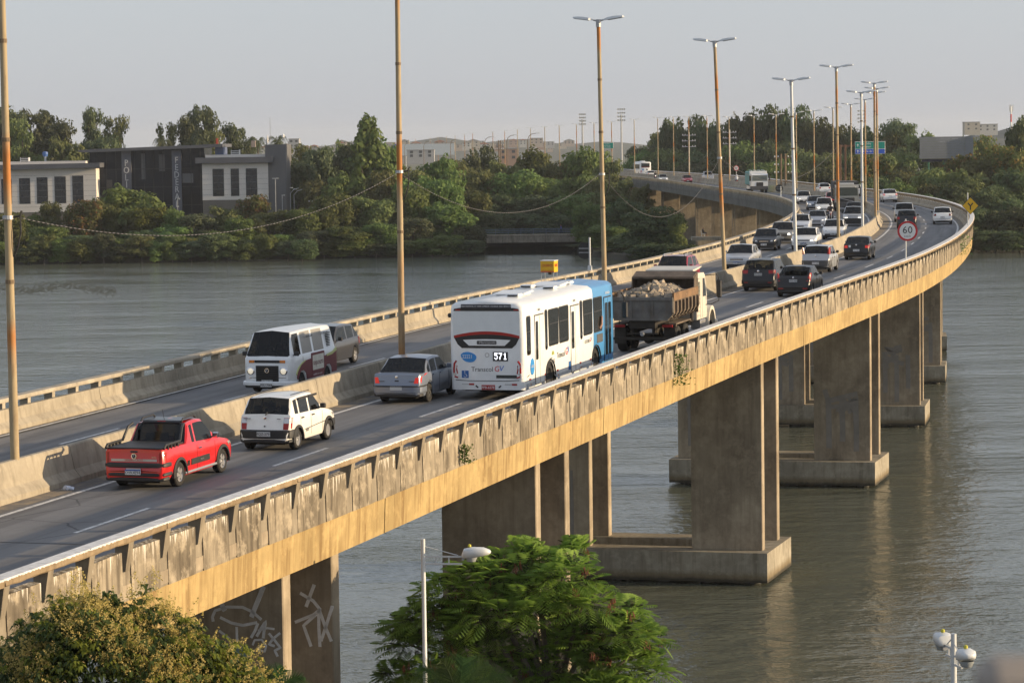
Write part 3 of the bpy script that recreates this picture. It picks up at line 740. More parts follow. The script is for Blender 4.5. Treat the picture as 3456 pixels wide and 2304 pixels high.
def corner_lamp(sh, root, end, z0, z1, yin, wrap, mat, name, top_in=None, out=.012, drop=0.):
    """lens hugging a body corner: from yin (inner edge) out to the side and `wrap` metres along it"""
    for sd_ in (1, -1):
        rows = []
        for k in range(4):
            z = z0+(z1-z0)*k/3; u = (sh.ut(z)+out if end == 'rear' else sh.uf(z)-out)
            inner = yin+((top_in-yin)*k/3 if top_in is not None else 0)
            uw = u-(1 if end == 'rear' else -1)*out; ww = sh.w(uw)*.96+out; sgn = -1 if end == 'rear' else 1
            um = u+sgn*.07; w1 = max(sh.w(um)*.985, ww)+out*.7
            ue = u+sgn*wrap; w2 = sh.w(ue)*.99+out*.6
            rows.append([(sh.X(u-sgn*.0), sd_*inner, z), (sh.X(u), sd_*(inner+ww)/2, z), (sh.X(u+sgn*.012), sd_*ww*.985, z), (sh.X(um), sd_*w1, z), (sh.X(ue), sd_*w2, z-drop)])
        vs = [p for r in rows for p in r]; n = 5
        fs = [(a*n+b, a*n+b+1, (a+1)*n+b+1, (a+1)*n+b) for a in range(3) for b in range(n-1)]
        bk = [(p[0]-(-.035 if end == 'front' else .035)*-1*(1 if end == 'rear' else 1)*(1 if end == 'rear' else 1), p[1]*.96, p[2]) for p in vs]
        bk = [(p[0]+(.035 if end == 'rear' else -.035), p[1]*.965, p[2]) for p in vs]
        mb = MB().add(vs, fs); N = len(vs); mb.add(bk, [tuple(reversed(f)) for f in fs])
        mb.f += [(i, i+1, N+i+1, N+i) for i in range(n-1)]+[(3*n+i, 3*n+i+1, N+3*n+i+1, N+3*n+i) for i in range(n-1)]; mb.m += [0]*(2*(n-1))
        mb.f += [(a*n, (a+1)*n, N+(a+1)*n, N+a*n) for a in range(3)]; mb.m += [0]*3
        mb.build(name, mat, root, 40)
def bumper(sh, root, end, z0, z1, mat, reach=.5, out=.025, name='bumper', bulge=.02):
    sgn = -1 if end == 'rear' else 1; uE = sh.L if end == 'rear' else 0.
    pts = [(uE+sgn*reach, sh.w(uE+sgn*reach)+out*.4)]
    for d in (.3, .14, .05): 
        if d < reach: pts.append((uE+sgn*d, sh.w(uE+sgn*d)+out))
    pts += [(uE-sgn*(out+.0), sh.w(uE)*.92), (uE-sgn*(out+bulge), sh.w(uE)*.45), (uE-sgn*(out+bulge), 0)]
    path = [(sh.X(u), y) for u, y in pts]; path += [(x, -y) for x, y in reversed(path[:-1])]
    cx = sh.X(uE+sgn*.9); n = len(path); vs = []
    for x, y in path:
        k = .93; ix, iy = cx+(x-cx)*.90, y*k
        vs += [(x, y, z0+.02), (x, y, z1-.03), (x+(ix-x)*.3, y+(iy-y)*.3, z1), (ix, iy, z1), (ix, iy, z0), (x+(ix-x)*.3, y+(iy-y)*.3, z0)]
    fs = [(i*6+k, i*6+(k+1) % 6, (i+1)*6+(k+1) % 6, (i+1)*6+k) for i in range(n-1) for k in range(6)]
    fs += [tuple(range(5, -1, -1)), tuple(range((n-1)*6, n*6))]
    return MB().add(vs, fs).build(name, mat, root, 35)
def plate(root, x, z, txt=None, end='rear', y=0., w=.40, h=.13, mat=PLATE, ink=INK, band=False):
    s = -1 if end == 'rear' else 1
    p = MB().box(min(x, x+s*.018), max(x, x+s*.018), y-w/2, y+w/2, z-h/2, z+h/2, bev=.004).build('number_plate', mat, root)
    if txt: text(txt, h*.78, ink, p, (x+s*.021, y, z-(.012 if band else 0)), 'back' if end == 'rear' else 'front', name='plate_number')
    if band: MB().box(min(x+s*.015, x+s*.021), max(x+s*.015, x+s*.021), y-w/2, y+w/2, z+h/2-.03, z+h/2).build('plate_band', PLATEB, p)
    return p
def mirrors(sh, root, u, z, mat=BLK, out=.13, big=1.):
    for sd_ in (1, -1):
        w = sh.w(u)*.95
        m = MB().box(sh.X(u)-.05*big, sh.X(u)+.05*big, min(sd_*(w+.03), sd_*(w+out+.06*big)), max(sd_*(w+.03), sd_*(w+out+.06*big)), z-.06*big, z+.08*big, bev=.02)
        m.tube([(sh.X(u)+.03, sd_*(w-.05), z-.05), (sh.X(u), sd_*(w+.06), z-.03)], .022, 6); m.build('mirror', mat, root)
def seams(sh, root, us, hz=.70, hmat=BLK):
    for u in us:
        m = MB()
        for sd_ in (1, -1):
            s_ = sh.sec(u); m.tube([(sh.X(u), sd_*(s_[k][0]+.001), s_[k][1]) for k in (1, 2, 3)], .005, 4)
        m.build('door_seam', UNDER, root)
    return
def handles(sh, root, us, z, mat):
    for u in us:
        for sd_ in (1, -1):
            y = sd_*sh.w(u); MB().box(sh.X(u)-.09, sh.X(u)+.09, min(y*.985, y*1.025), max(y*.985, y*1.025), z-.02, z+.02, bev=.008).build('door_handle', mat, root)
def flares(sh, root, mat, wd=.07, out=.025):
    for c in (sh.fo, sh.fo+sh.wb):
        for sd_ in (1, -1):
            y1 = sd_*(sh.W/2+out); y0 = sd_*(sh.W/2-.06); a = sh.arch
            vs, fs = [], []
            n = 14
            for i in range(n+1):
                t = -.12+(PI+.24)*i/n; cc, ss = math.cos(t), math.sin(t)
                for r, y in ((a-.005, y0), (a-.005, y1), (a+wd, y1-sd_*.01), (a+wd+.01, y0)): vs.append((sh.X(c)+r*cc, y, sh.R+r*ss*.98))
            fs = [(i*4+k, i*4+(k+1) % 4, i*4+4+(k+1) % 4, i*4+4+k) for i in range(n) for k in range(4)]+[(3, 2, 1, 0), (n*4, n*4+1, n*4+2, n*4+3)]
            MB().add(vs, fs).build('arch_flare', mat, root, 40)
def grille(sh, root, z0, z1, hw, mat=BLK, bars=0, out=.012, chrome=None):
    u = sh.uf((z0+z1)/2)
    p = MB().box(sh.X(u)-.03, sh.X(u)+out, -hw, hw, z0, z1, bev=.012).build('grille', mat, root)
    for k in range(bars):
        z = z0+(z1-z0)*(k+.7)/(bars+.4); MB().box(sh.X(u)+out-.006, sh.X(u)+out+.008, -hw+.03, hw-.03, z-.012, z+.012).build('grille_bar', chrome or DGREY, p)
    return p
def badge(root, x, y, z, r, mat=CHROME, end='rear', ring=False):
    s = -1 if end == 'rear' else 1
    m = MB().lathe([(0, .001), (s*.012, .001), (s*.012, r*.8), (s*.008, r), (0, r)] if not ring else [(0, r*.72), (s*.012, r*.76), (s*.012, r*.95), (0, r)], 18, 'x', (x, y, z)); return m.build('badge', mat, root, 40)
def vw_badge(root, x, y, z, r, end='rear', mat=CHROME):
    b = badge(root, x, y, z, r, mat, end, True); s = -1 if end == 'rear' else 1
    MB().lathe([(s*.001, .001), (s*.004, r*.8)], 16, 'x', (x, y, z)).build('badge_ground', INK, b)
    m = MB()
    for pts in ([(-.45, .72), (0, -.02), (.45, .72)], [(-.8, .1), (-.42, -.72), (0, .0), (.42, -.72), (.8, .1)]):
        m.tube([(x+s*.008, y+p[0]*r*.9, z+p[1]*r) for p in pts], r*.085, 6)
    m.build('badge_letters', mat, b)

def mkcar(name, label, X, Y, dirn, sh, mat, axle='rear', opts=None, cat='car', group='vehicles crossing the bridge'):
    """X,Y = ground point midway between the wheels of the given axle; dirn +1 with the view, -1 towards it"""
    o = dict(glass=GLASS, rear=None, smats=None, lower=None, rim=ALLOY, style='alloy', spokes=6, tl=(.72, .95, .52, .22), tlmat=RED, hl=(.62, .76, .42, .28), hlmat=CLEAR,
             bump_r=None, bump_f=None, mirror=None, flare=None, seams=(), handles=(), hz=.8, ptxt=None, pz=.62, pmat=PLATE, pband=False, grille=(.48, .60, .35), badge=None)
    o.update(opts or {})
    h = HEAD(Y); rz = PI/2-h+(0 if dirn > 0 else PI)
    d = Vector((math.sin(h), math.cos(h)))*(1 if dirn > 0 else -1)
    off = (sh.L/2-(sh.fo+sh.wb)) if axle == 'rear' else (sh.L/2-sh.fo)
    c = Vector((X, Y))-d*off
    slope = (zd(c.y+1)-zd(c.y-1))/2
    root = thing(name, label, cat, (c.x, c.y, zd(c.y)+.006), rz, group)
    root.rotation_euler = (0, -math.atan(slope)*dirn, rz)
    car_body(sh, root, mat, o['glass'], o['rear'], o['smats'], o['lower'])
    det = Y < 240
    for u in (sh.fo, sh.fo+sh.wb):
        for sd_ in (1, -1): add_wheel(root, sh.X(u), sd_*(sh.W/2-.115), sh.R, .19, o['rim'], o['style'], o['spokes'], False)
    if o['tl']: corner_lamp(sh, root, 'rear', o['tl'][1]-o['tl'][3], o['tl'][1], o['tl'][0]*sh.W/2, .16, o['tlmat'], 'tail_light', top_in=o.get('tl_top'))
    if o['hl']: corner_lamp(sh, root, 'front', o['hl'][1]-.15, o['hl'][1], o['hl'][0]*sh.W/2-.1, o['hl'][3], o['hlmat'], 'headlight')
    if o['bump_r']: bumper(sh, root, 'rear', *o['bump_r'])
    if o['bump_f']: bumper(sh, root, 'front', *o['bump_f'])
    belt = sh.zs((sh.cab[0]+sh.cab[3])/2)
    mirrors(sh, root, sh.cab[0]+.35*(sh.cab[1]-sh.cab[0])+.12, belt+.08, o['mirror'] or BLK)
    if o['flare']: flares(sh, root, o['flare'])
    if det:
        seams(sh, root, o['seams']); handles(sh, root, o['handles'], o['hz'], o['mirror'] or mat)
    if dirn > 0 or o.get('both'): plate(root, sh.X(sh.ut(o['pz']))-.012-(.03 if o['bump_r'] and o['bump_r'][0] < o['pz'] < o['bump_r'][1] else 0), o['pz'], o['ptxt'], mat=o['pmat'], band=o['pband'])
    if dirn < 0:
        plate(root, sh.X(sh.uf(.42))+.02, .42, o['ptxt'], 'front', mat=o['pmat'], band=o['pband'])
        if o['grille']: grille(sh, root, o['grille'][0], o['grille'][1], o['grille'][2], bars=o.get('bars', 2), chrome=o.get('bar_mat'))
        bumper(sh, root, 'front', .22, .36, BLK, .3, .012, 'front_spoiler')
    else: bumper(sh, root, 'rear', .24, .34, BLK, .3, .008, 'rear_valance')
    return root, sh

def hatch(L=3.9, W=1.66, H=1.48, wb=2.45, fo=.78, nose=.72, belt=.93, xc=1.02, xf=1.72, xr=None, xg=None, tail=.62, zg=None, wins=None, R=.30, tumble=.2, **k):
    xr = xr or L-.62; xg = xg or L-.16; zg = zg or belt+.06
    zs = [(0, nose-.25), (.03, nose-.10), (.10, nose), (.35, nose+.07), (xc, belt), (xc+.5, belt), (xg-.2, belt+.03), (xg, zg), (max(xg+.02, L-.10), zg-.14), (L-.05, tail), (L-.02, tail-.05), (L, .46)]
    m = (xf+xr)/2
    wins = wins or [(xc+.28, m-.14), (m-.04, xr-.12), (xr-.02, xg-.12)]
    return Shape(L, W, H, wb, fo, zs, (xc, xf, xr, xg), wins=wins, arch=R+.055, tumble=tumble, wheelR=R, **k)
SLATE = paint('slate_silver', (.21, .24, .30), .5, .3, .3)
def sedan(L=4.2, W=1.66, H=1.44, wb=2.47, fo=.80, nose=.70, belt=.92, xc=1.05, xf=1.75, xr=None, xg=None, deck=.98, R=.30, tumble=.2, **k):
    xr = xr or L-1.2; xg = xg or L-.62
    zs = [(0, nose-.25), (.03, nose-.10), (.10, nose), (.4, nose+.08), (xc, belt), (xc+.5, belt), (xg, deck-.02), (L-.14, deck), (L-.07, deck-.06), (L-.045, .64), (L-.02, .58), (L, .46)]
    m = (xf+xr)/2
    wins = [(xc+.28, m-.12), (m-.02, xr-.05), (xr+.04, xg-.3)]
    return Shape(L, W, H, wb, fo, zs, (xc, xf, xr, xg), wins=wins, arch=R+.055, tumble=tumble, wheelR=R, **k)

# ---------------------------------------------------------------- red pickup
def pickup():
    L, W = 4.5, 1.71; fo, wb = .80, 2.75
    zs = [(0, .50), (.03, .66), (.1, .74), (.35, .84), (1.05, .96), (1.6, .96), (2.7, 1.0), (3.02, 1.02), (3.3, 1.03), (L-.1, 1.03), (L-.05, 1.01), (L-.035, .66), (L-.02, .60), (L, .48)]
    sh = Shape(L, W, 1.56, wb, fo, zs, (1.05, 1.78, 2.72, 3.0), wins=[(1.38, 2.42), (2.5, 2.68)], arch=.375, tumble=.2, wheelR=.315)
    r, _ = mkcar('pickup_truck', 'red two-door pickup truck with black roof bars, nearest vehicle on the bridge', -9.22, 73.5, 1, sh, REDP, 'rear',
             dict(tl=(.80, .96, 0, .27), flare=BLK, seams=(1.30, 2.46), handles=(2.3,), hz=.84, mirror=CHROME, ptxt=None, pz=.50, spokes=5, hl=(.62, .78, .4, .3)), 'pickup')
    xb = -L/2
    bumper(sh, r, 'rear', .58, .70, BLK, .42, .02, 'bumper_pad'); bumper(sh, r, 'rear', .36, .45, BLK, .45, .02, 'bumper')
    p = plate(r, xb-.055, .475, 'OVK4E94', mat=PLATEW, band=True, w=.42)
    MB().box(xb+.06, xb+1.44, -.74, .74, 1.035, 1.075, bev=.012).build('bed_cover', BLK, r)
    for sd_ in (1, -1):
        m = MB().tube([(xb+.1, sd_*.79, 1.05), (xb+.2, sd_*.79, 1.13), (xb+1.1, sd_*.79, 1.14), (xb+1.35, sd_*.74, 1.45), (xb+1.55, sd_*.70, 1.52)], .035, 8)
        for k in range(4): m.box(xb+.3+k*.2, xb+.36+k*.2, min(sd_*.76, sd_*.82), max(sd_*.76, sd_*.82), 1.0, 1.13)
        m.build('bed_rail', BLK, r)
        MB().tube([(xb+1.75, sd_*.56, 1.55), (xb+1.85, sd_*.56, 1.62), (xb+2.5, sd_*.56, 1.63), (xb+2.62, sd_*.56, 1.57)], .022, 8).build('roof_bar', BLK, r)
        y = sd_*.86; MB().box(-.62, .55, min(y-sd_*.03, y+sd_*.012), max(y-sd_*.03, y+sd_*.012), .46, .62, bev=.008).build('side_moulding', BLK, r)
        MB().box(-.85, -.72, min(y-sd_*.03, y+sd_*.004), max(y-sd_*.03, y+sd_*.004), .47, .6).build('fuel_flap', UNDER, r)
        MB().tube([(-1.0, sd_*.84, .30), (1.0, sd_*.84, .30)], .035, 8).build('side_step', ALLOY, r)
    # black roof panel and cab rear frame
    m = MB()
    m.box(-.45, .38, -.55, .55, 1.556, 1.572, bev=.006); m.build('roof_panel', BLACKP, r)
    MB().tube([(-.55, .63, 1.05), (-.48, .60, 1.42), (-.46, .5, 1.52), (-.46, -.5, 1.52), (-.48, -.60, 1.42), (-.55, -.63, 1.05)], .045, 8).build('roll_bar', BLACKP, r)
    MB().box(-.5, -.42, -.12, .12, 1.535, 1.56, bev=.01).build('high_brake_light', RED, r)
    MB().tube([(-.3, 0, 1.56), (-.42, 0, 1.85)], .006, 5).build('antenna', BLK, r)
    MB().box(xb+.026, xb+.05, -.62, .62, .735, .795).build('tailgate_strip', ALLOY, r)
    text('SAVEIRO CROSS', .07, REDP2, r, (xb+.021, 0, .765), 'back')
    MB().box(xb+.03, xb+.07, -.10, .10, .955, 1.0, bev=.01).build('tailgate_handle', BLK, r)
    vw_badge(r, xb+.034, 0, .865, .075)
    text('CROSS', .045, CHROME, r, (xb+.03, -.55, .84), 'back')
    text('SAVEIRO', .06, ALLOY, r, (.05, -.876, .54), 'right')
pickup()
# ---------------------------------------------------------------- white hatchback
def small_white():
    L = 3.69
    zs = [(0, .48), (.03, .66), (.10, .73), (.35, .82), (.98, .94), (1.5, .94), (3.3, .98), (3.50, 1.0), (3.58, .82), (3.63, .60), (3.66, .56), (L, .48)]
    sh = Shape(L, 1.56, 1.49, 2.36, .70, zs, (.98, 1.62, 3.22, 3.50), wins=[(1.24, 2.02), (2.12, 2.82), (2.9, 3.16)], arch=.345, tumble=.18, wheelR=.285)
    r, _ = mkcar('hatchback', 'white boxy four-door hatchback with black bumpers behind the red pickup', -6.70, 80.9, 1, sh, CREAMW, 'rear',
              dict(tl=(.70, .93, 0, .32), tlmat=RED, flare=BLK, seams=(1.18, 2.07, 2.86), handles=(1.92, 2.72), hz=.86, bump_r=(.36, .60, BLK, .62), bump_f=(.36, .58, BLK, .5), ptxt='MQZ-2791', pz=.49, spokes=9, mirror=BLK))
    xb = -L/2
    corner_lamp(sh, r, 'rear', .78, .92, .70*.78, .15, CLEAR, 'reversing_lens', out=.018)
    m = MB().tube([(xb+.09, -.02, 1.0), (xb+.16, -.05, 1.08)], .02, 6); m.tube([(xb+.17, 0, 1.06), (xb+.3, -.4, 1.16)], .008, 5); m.build('rear_wiper', BLK, r)
    badge(r, xb+.09, 0, .93, .045); badge(r, xb+.055, 0, .70, .022, BLK)
    for yy, w in ((.52, .1), (-.42, .05)): MB().box(xb+.05, xb+.09, yy-w, yy+w, .90, .915).build('badge_script', DGREY, r)
    for sd_ in (1, -1):
        m = MB().add([(.95, sd_*.783, .60), (-.75, sd_*.783, .52), (-.75, sd_*.783, .50), (.95, sd_*.783, .575), (.95, sd_*.77, .60), (-.75, sd_*.77, .52), (-.75, sd_*.77, .50), (.95, sd_*.77, .575)], [(0, 1, 2, 3), (4, 7, 6, 5), (0, 3, 7, 4), (1, 5, 6, 2), (0, 4, 5, 1), (3, 2, 6, 7)]); m.build('side_stripe', DGREY, r)
    text('WAY', .11, DGREY, r, (-.55, -.786, .47), 'right', shear=.3)
    MB().tube([(-1.1, .52, 1.505), (.35, .50, 1.505)], .012, 5).build('roof_gutter', BLK, r); MB().tube([(-1.1, -.52, 1.505), (.35, -.50, 1.505)], .012, 5).build('roof_gutter', BLK, r)
    for a, b in ((1.22, 2.04), (2.10, 2.84)):
        for sd_ in (1, -1):
            w = sh.w(a)*.95; y = sd_*(w-.045); MB().box(sh.X(b), sh.X(a)-.22*(a < 2), min(y, y+sd_*.02), max(y, y+sd_*.02), 1.36, 1.42).build('rain_visor', BLK, r)
    MB().tube([(xb+.25, .2, .24), (xb+.02, .2, .25)], .025, 8).build('exhaust_pipe', PM('rusty_pipe', (.2, .08, .04), .8), r)
small_white()
# ---------------------------------------------------------------- silver sedan beside the bus
def silver_sedan():
    L = 4.15
    sh = sedan(L, 1.65, 1.43, 2.47, .75, xf=1.85, xr=3.0, xg=3.58, deck=.97)
    r, _ = mkcar('sedan_car', 'silver-blue four-door sedan with lit tail lights beside the rear of the big bus', -3.42, 93.2, 1, sh, SLATE, 'rear',
              dict(tl=(.70, .95, 0, .28), tl_top=.66, tlmat=REDLIT, seams=(1.3, 2.25, 2.95), handles=(2.1, 2.8), hz=.86, ptxt=None, pz=.52, bump_r=(.36, .60, SLATE, .6), rim=STEELW, mirror=SLATE))
    bumper(sh, r, 'rear', .545, .60, BLK, .6, .04, 'bumper_strip')
    xb = -L/2; badge(r, xb+.06, 0, .87, .05); MB().box(xb+.045, xb+.07, -.07, .07, .72, .77, bev=.01).build('boot_lock', BLK, r)
    for yy in (.5, -.5): MB().box(xb+.04, xb+.066, yy-.09, yy+.09, .72, .745).build('badge_script', DGREY, r)
silver_sedan()

# ---------------------------------------------------------------- old white van with maroon livery
def kombi():
    L, W = 4.5, 1.72
    zs = [(0, .55), (.012, 1.12), (.05, 1.20), (.09, 1.24), (.6, 1.24), (3.9, 1.24), (L-.14, 1.22), (L-.06, .9), (L-.02, .6), (L, .5)]
    wf = [(0, .84), (.04, .92), (.12, .965), (.3, .99), (.7, 1), (L-.6, 1), (L-.2, .97), (L-.05, .92), (L, .86)]
    sh = Shape(L, W, 2.06, 2.4, 1.0, zs, (.09, .50, L-.40, L-.14), wf=wf, wins=[(.42, 1.02), (1.18, 2.10), (2.26, 3.20)], arch=.36, tumble=.16, crown=.05, wheelR=.32)
    MAROON = paint('maroon', (.16, .014, .03), .4, .4); LIME = paint('lime', (.58, .62, .26), .4, .4)
    r, _ = mkcar('van', 'old white rounded van with maroon side lettering and lit round headlights', -7.8, 97.0, -1, sh, paint('van_white', (.74, .76, .77)), 'front',
              dict(tl=(.8, 1.0, 0, .3), hl=None, grille=None, smats={1: CURT, 2: CURT}, rim=STEELW, bump_f=None, ptxt='MSU 7069', mirror=BLK, seams=(1.1, 2.18)), 'van')
    xf = L/2
    for sd_ in (1, -1):
        b = MB().lathe([(0, .135), (.03, .135), (.05, .115), (.055, .10)], 22, 'x', (xf-.015, sd_*.58, .78)); b.build('headlight_rim', CHROME, r, 40)
        MB().lathe([(.04, .10), (.055, .07), (.06, .001)], 20, 'x', (xf-.015, sd_*.58, .78)).build('headlight', PM('warm_headlamp', (.8, .78, .7), .15, .2, .05, emit=((1., .85, .6), .25)), r, 50)
        MB().box(xf-.03, xf+.015, min(sd_*.45, sd_*.64), max(sd_*.45, sd_*.64), 1.05, 1.14, bev=.01).build('indicator', AMBER, r)
    g = MB().box(xf-.03, xf+.02, -.40, .40, .42, .96, bev=.01).build('radiator_grille', BLK, r)
    for k in range(8): MB().box(xf+.015, xf+.03, -.38, .38, .46+k*.058, .485+k*.058).build('grille_slat', UNDER, g)
    vw_badge(r, xf+.032, 0, .80, .085, 'front')
    MB().box(xf-.03, xf+.012, -.44, .44, 1.05, 1.14, bev=.01).build('vent_grille', BLK, r)
    MB().box(xf-.01, xf+.01, -.66, -.56, .52, .57, bev=.01).build('badge_script', CHROME, r)
    bumper(sh, r, 'front', .30, .44, paint('van_white', (.74, .76, .77)), .45, .09, 'bumper', .02)
    plate(r, xf+.12, .33, 'MSU 7069', 'front')
    # maroon flank on its left side (seen from the camera) and right side
    for sd_ in (1, -1):
        y = sd_*(W/2+.004)
        X = lambda u: L/2-u
        def flat(poly, yy, mat, nm, par=r):
            vs = [(X(u), yy, z) for u, z in poly]+[(X(u), yy-sd_*.05, z) for u, z in poly]; n = len(poly)
            return MB().add(vs, [tuple(range(n)), tuple(range(2*n-1, n-1, -1))]+[(i, (i+1) % n, n+(i+1) % n, n+i) for i in range(n)]).build(nm, mat, par)
        flat([(.55, .72), (.8, .92), (1.2, 1.02), (2.0, 1.06), (3.0, 1.02), (3.9, 1.10), (4.25, 1.2), (4.25, .42), (3.8, .42), (3.75, .60), (3.6, .72), (3.3, .72), (3.05, .55), (3.0, .40), (1.42, .40), (1.35, .60), (1.15, .72), (.85, .72), (.66, .55), (.6, .45), (.5, .5)], y+sd_*.004, MAROON, 'maroon_flank')
        flat([(.42, .66), (.62, .86), (1.0, 1.0), (1.3, 1.05), (1.3, 1.02), (.9, .92), (.62, .76), (.48, .60)], y+sd_*.008, LIME, 'lime_swoosh')
        flat([(3.3, 1.06), (3.9, 1.13), (4.25, 1.23), (4.25, 1.12), (3.8, 1.02), (3.3, 1.0)], y+sd_*.008, LIME, 'lime_swoosh')
        lp = flat([(1.86, .60), (1.9, .56), (3.02, .56), (3.06, .60), (3.06, 1.18), (3.02, 1.22), (1.9, 1.22), (1.86, 1.18)], y+sd_*.011, MAROON, 'logo_panel')
        flat([(1.94, .64), (2.98, .64), (2.98, 1.14), (1.94, 1.14)], y+sd_*.014, PM('logo_cream', (.70, .68, .60), .5), 'logo_ground', lp)
        text('topcouro', .27, MAROON, lp, (X(2.46), y+sd_*.017, .89), 'left' if sd_ > 0 else 'right', squash=.92)
        text('estofados em couro', .105, PM('decal_pale', (.6, .5, .5), .5), r, (X(2.4), y+sd_*.008, .49), 'left' if sd_ > 0 else 'right', shear=.25)
        text('Sofás sob medida', .09, DGREY, r, (X(1.9), sd_*(W/2-.085), 1.80), 'left' if sd_ > 0 else 'right')
        text('(27) 3225-4151', .10, DGREY, r, (X(3.35), sd_*(W/2-.085), 1.80), 'left' if sd_ > 0 else 'right')
        m = MB()
        for k in range(9): m.box(X(3.78), X(3.50), min(sd_*(W/2*.95-.07), sd_*(W/2*.95-.0)), max(sd_*(W/2*.95-.07), sd_*(W/2*.95-.0)), 1.33+k*.055, 1.355+k*.055)
        m.build('air_louvres', INK, r)
    MB().tube([(xf-.06, .3, 1.27), (xf-.2, -.05, 1.34)], .01, 5).build('wiper', BLK, r); MB().tube([(xf-.06, -.35, 1.27), (xf-.2, -.65, 1.34)], .01, 5).build('wiper', BLK, r)
kombi()
# ---------------------------------------------------------------- the rest of the traffic
def onroad(c_off, Y): # ground point c_off metres right of the median line
    p = P('M', Y, c_off); return p.x, p.y
GOFF = dict(dirn=1)
SUV = lambda **k: hatch(**{**dict(L=4.29, W=1.76, H=1.60, wb=2.61, fo=.84, nose=.86, belt=1.02, xc=1.15, xf=1.85, tail=.66, R=.335, sill=.30, tumble=.2), **k})
# going away
r, s = mkcar('sport_utility', 'black sport utility car with red lights high on its tailgate next to the median', 12.65, 147.5, 1, SUV(), BLACKP, 'rear',
      dict(tl=(.62, 1.07, 0, .17), tl_top=.52, rear=GLASS2, seams=(1.4, 2.35, 3.2), ptxt='PPI 8A25', pz=.86, handles=(2.2, 3.1), bump_r=(.36, .58, BLK, .5)))
for sd_ in (1, -1): MB().tube([(1.0-.6, sd_*.56, 1.59), (.2, sd_*.57, 1.66), (-1.3, sd_*.55, 1.64), (-1.5, sd_*.53, 1.57)], .022, 7).build('roof_rail', ALLOY, r)
badge(r, -s.L/2+.10, 0, 1.02, .06)
for sd_ in (1, -1): MB().box(-s.L/2-.05, -s.L/2-.02, sd_*.6-.09, sd_*.6+.09, .44, .48).build('reflector', RED, r)
r, s = mkcar('hatchback', 'black rounded hatchback with tall red corner lights beside the black sport utility car', 13.87, 142.2, 1,
      hatch(3.97, 1.72, 1.48, 2.49, .80, nose=.74, belt=.96, xr=2.95, xg=3.72, tail=.68, zg=1.02, tumble=.22), BLACKP, 'rear', dict(tl=(.74, 1.18, 0, .40), tl_top=.80, seams=(1.35, 2.2, 3.0), ptxt='OYD 7420', pz=.80, handles=(2.1,), rear=GLASS2))
for sd_ in (1, -1): MB().box(-s.L/2-.02, -s.L/2+.03, sd_*.6-.12, sd_*.6+.12, .40, .46).build('reflector', RED, r)
MB().box(-s.L/2+.55, -s.L/2+.8, -.55, .55, 1.46, 1.485, bev=.008).build('roof_spoiler', BLACKP, r)
badge(r, -s.L/2+.10, 0, .95, .05)
r, s = mkcar('hatchback', 'pale silver tall hatchback with grey bumper and lights beside the rear window', 17.34, 165.0, 1,
      hatch(3.77, 1.64, 1.51, 2.38, .75, nose=.80, belt=.97, xr=3.28, xg=3.62, tail=.70, zg=1.03, tumble=.16), SILVER2, 'rear', dict(tl=(.80, 1.40, 0, .38), tl_top=.74, bump_r=(.34, .68, DGREY, .6), ptxt='OYH 3J95', pz=.52, pmat=PLATEW, seams=(1.2, 2.1, 2.9), handles=(2.0, 2.8), mirror=BLK))
badge(r, -s.L/2+.08, 0, .92, .05)
r, s = mkcar('sedan_car', 'black saloon car with glowing red tail lights and a small white sticker on the boot', 21.45, 180.2, 1,
      sedan(4.13, 1.64, 1.43, 2.37, .78, xr=2.95, xg=3.55, deck=1.0), BLACKP, 'rear', dict(tl=(.66, .98, 0, .24), tlmat=REDLIT, pz=.60, ptxt='MTU 9211', pmat=PLATEW, seams=(1.3, 2.2, 3.), mirror=BLK))
MB().box(-s.L/2+.03, -s.L/2+.06, .34, .47, .78, .92).build('sticker', PLATEW, r)
badge(r, -s.L/2+.045, 0, .93, .05)
mkcar('hatchback', 'dark small hatchback with red lights just behind the silver pickup on the bend', 32.77, 241.3, 1, hatch(3.82, 1.66, 1.55, 2.46, .75, nose=.78, belt=.98, xr=3.2, xg=3.65, tail=.68, tumble=.18), NAVY, 'rear', dict(tl=(.70, .98, 0, .2), pz=.62, ptxt='PPA'))
r, s = mkcar('pickup_truck', 'silver pickup truck seen over the roof of the dark small hatchback on the bend', 35.3, 261.5, 1,
      Shape(4.9, 1.78, 1.68, 2.9, .85, [(0, .5), (.05, .8), (.3, .95), (1.2, 1.05), (3.2, 1.08), (3.3, 1.1), (4.84, 1.1), (4.87, .7), (4.9, .5)], (1.2, 1.8, 2.9, 3.2), wins=[(1.5, 2.1), (2.2, 2.8)], arch=.40, wheelR=.34), SILVER2, 'rear', dict(tl=(.78, 1.05, 0, .3), pz=.8))
mkcar('hatchback', 'white hatchback keeping right beside the outer parapet on the sharp bend', 37.39, 252.5, 1, hatch(3.89, 1.66, 1.47, 2.47, .78, xr=3.05, xg=3.68, tail=.66), WHITEP, 'rear', dict(tl=(.66, .93, 0, .2), tlmat=PM('dark_red_lens', (.16, .012, .012), .2), pz=.62, ptxt='PPX', mirror=BLK))
mkcar('hatchback', 'white hatchback with round red lights farther round the bend beyond the lamp posts', *onroad(5.6, 345), 1, hatch(4.02, 1.74, 1.53, 2.59, .78, nose=.8, belt=.97, xr=3.2, xg=3.8, tail=.68), WHITEP, 'rear', dict(tl=(.70, 1.02, 0, .22), tlmat=REDLIT, pz=.72))
mkcar('station_wagon', 'white car with dark roof rack half hidden behind the tall white lamp post', *onroad(5.9, 383), 1, SUV(), WHITEP, 'rear', dict(tl=(.66, 1.05, 0, .2), rear=GLASS))
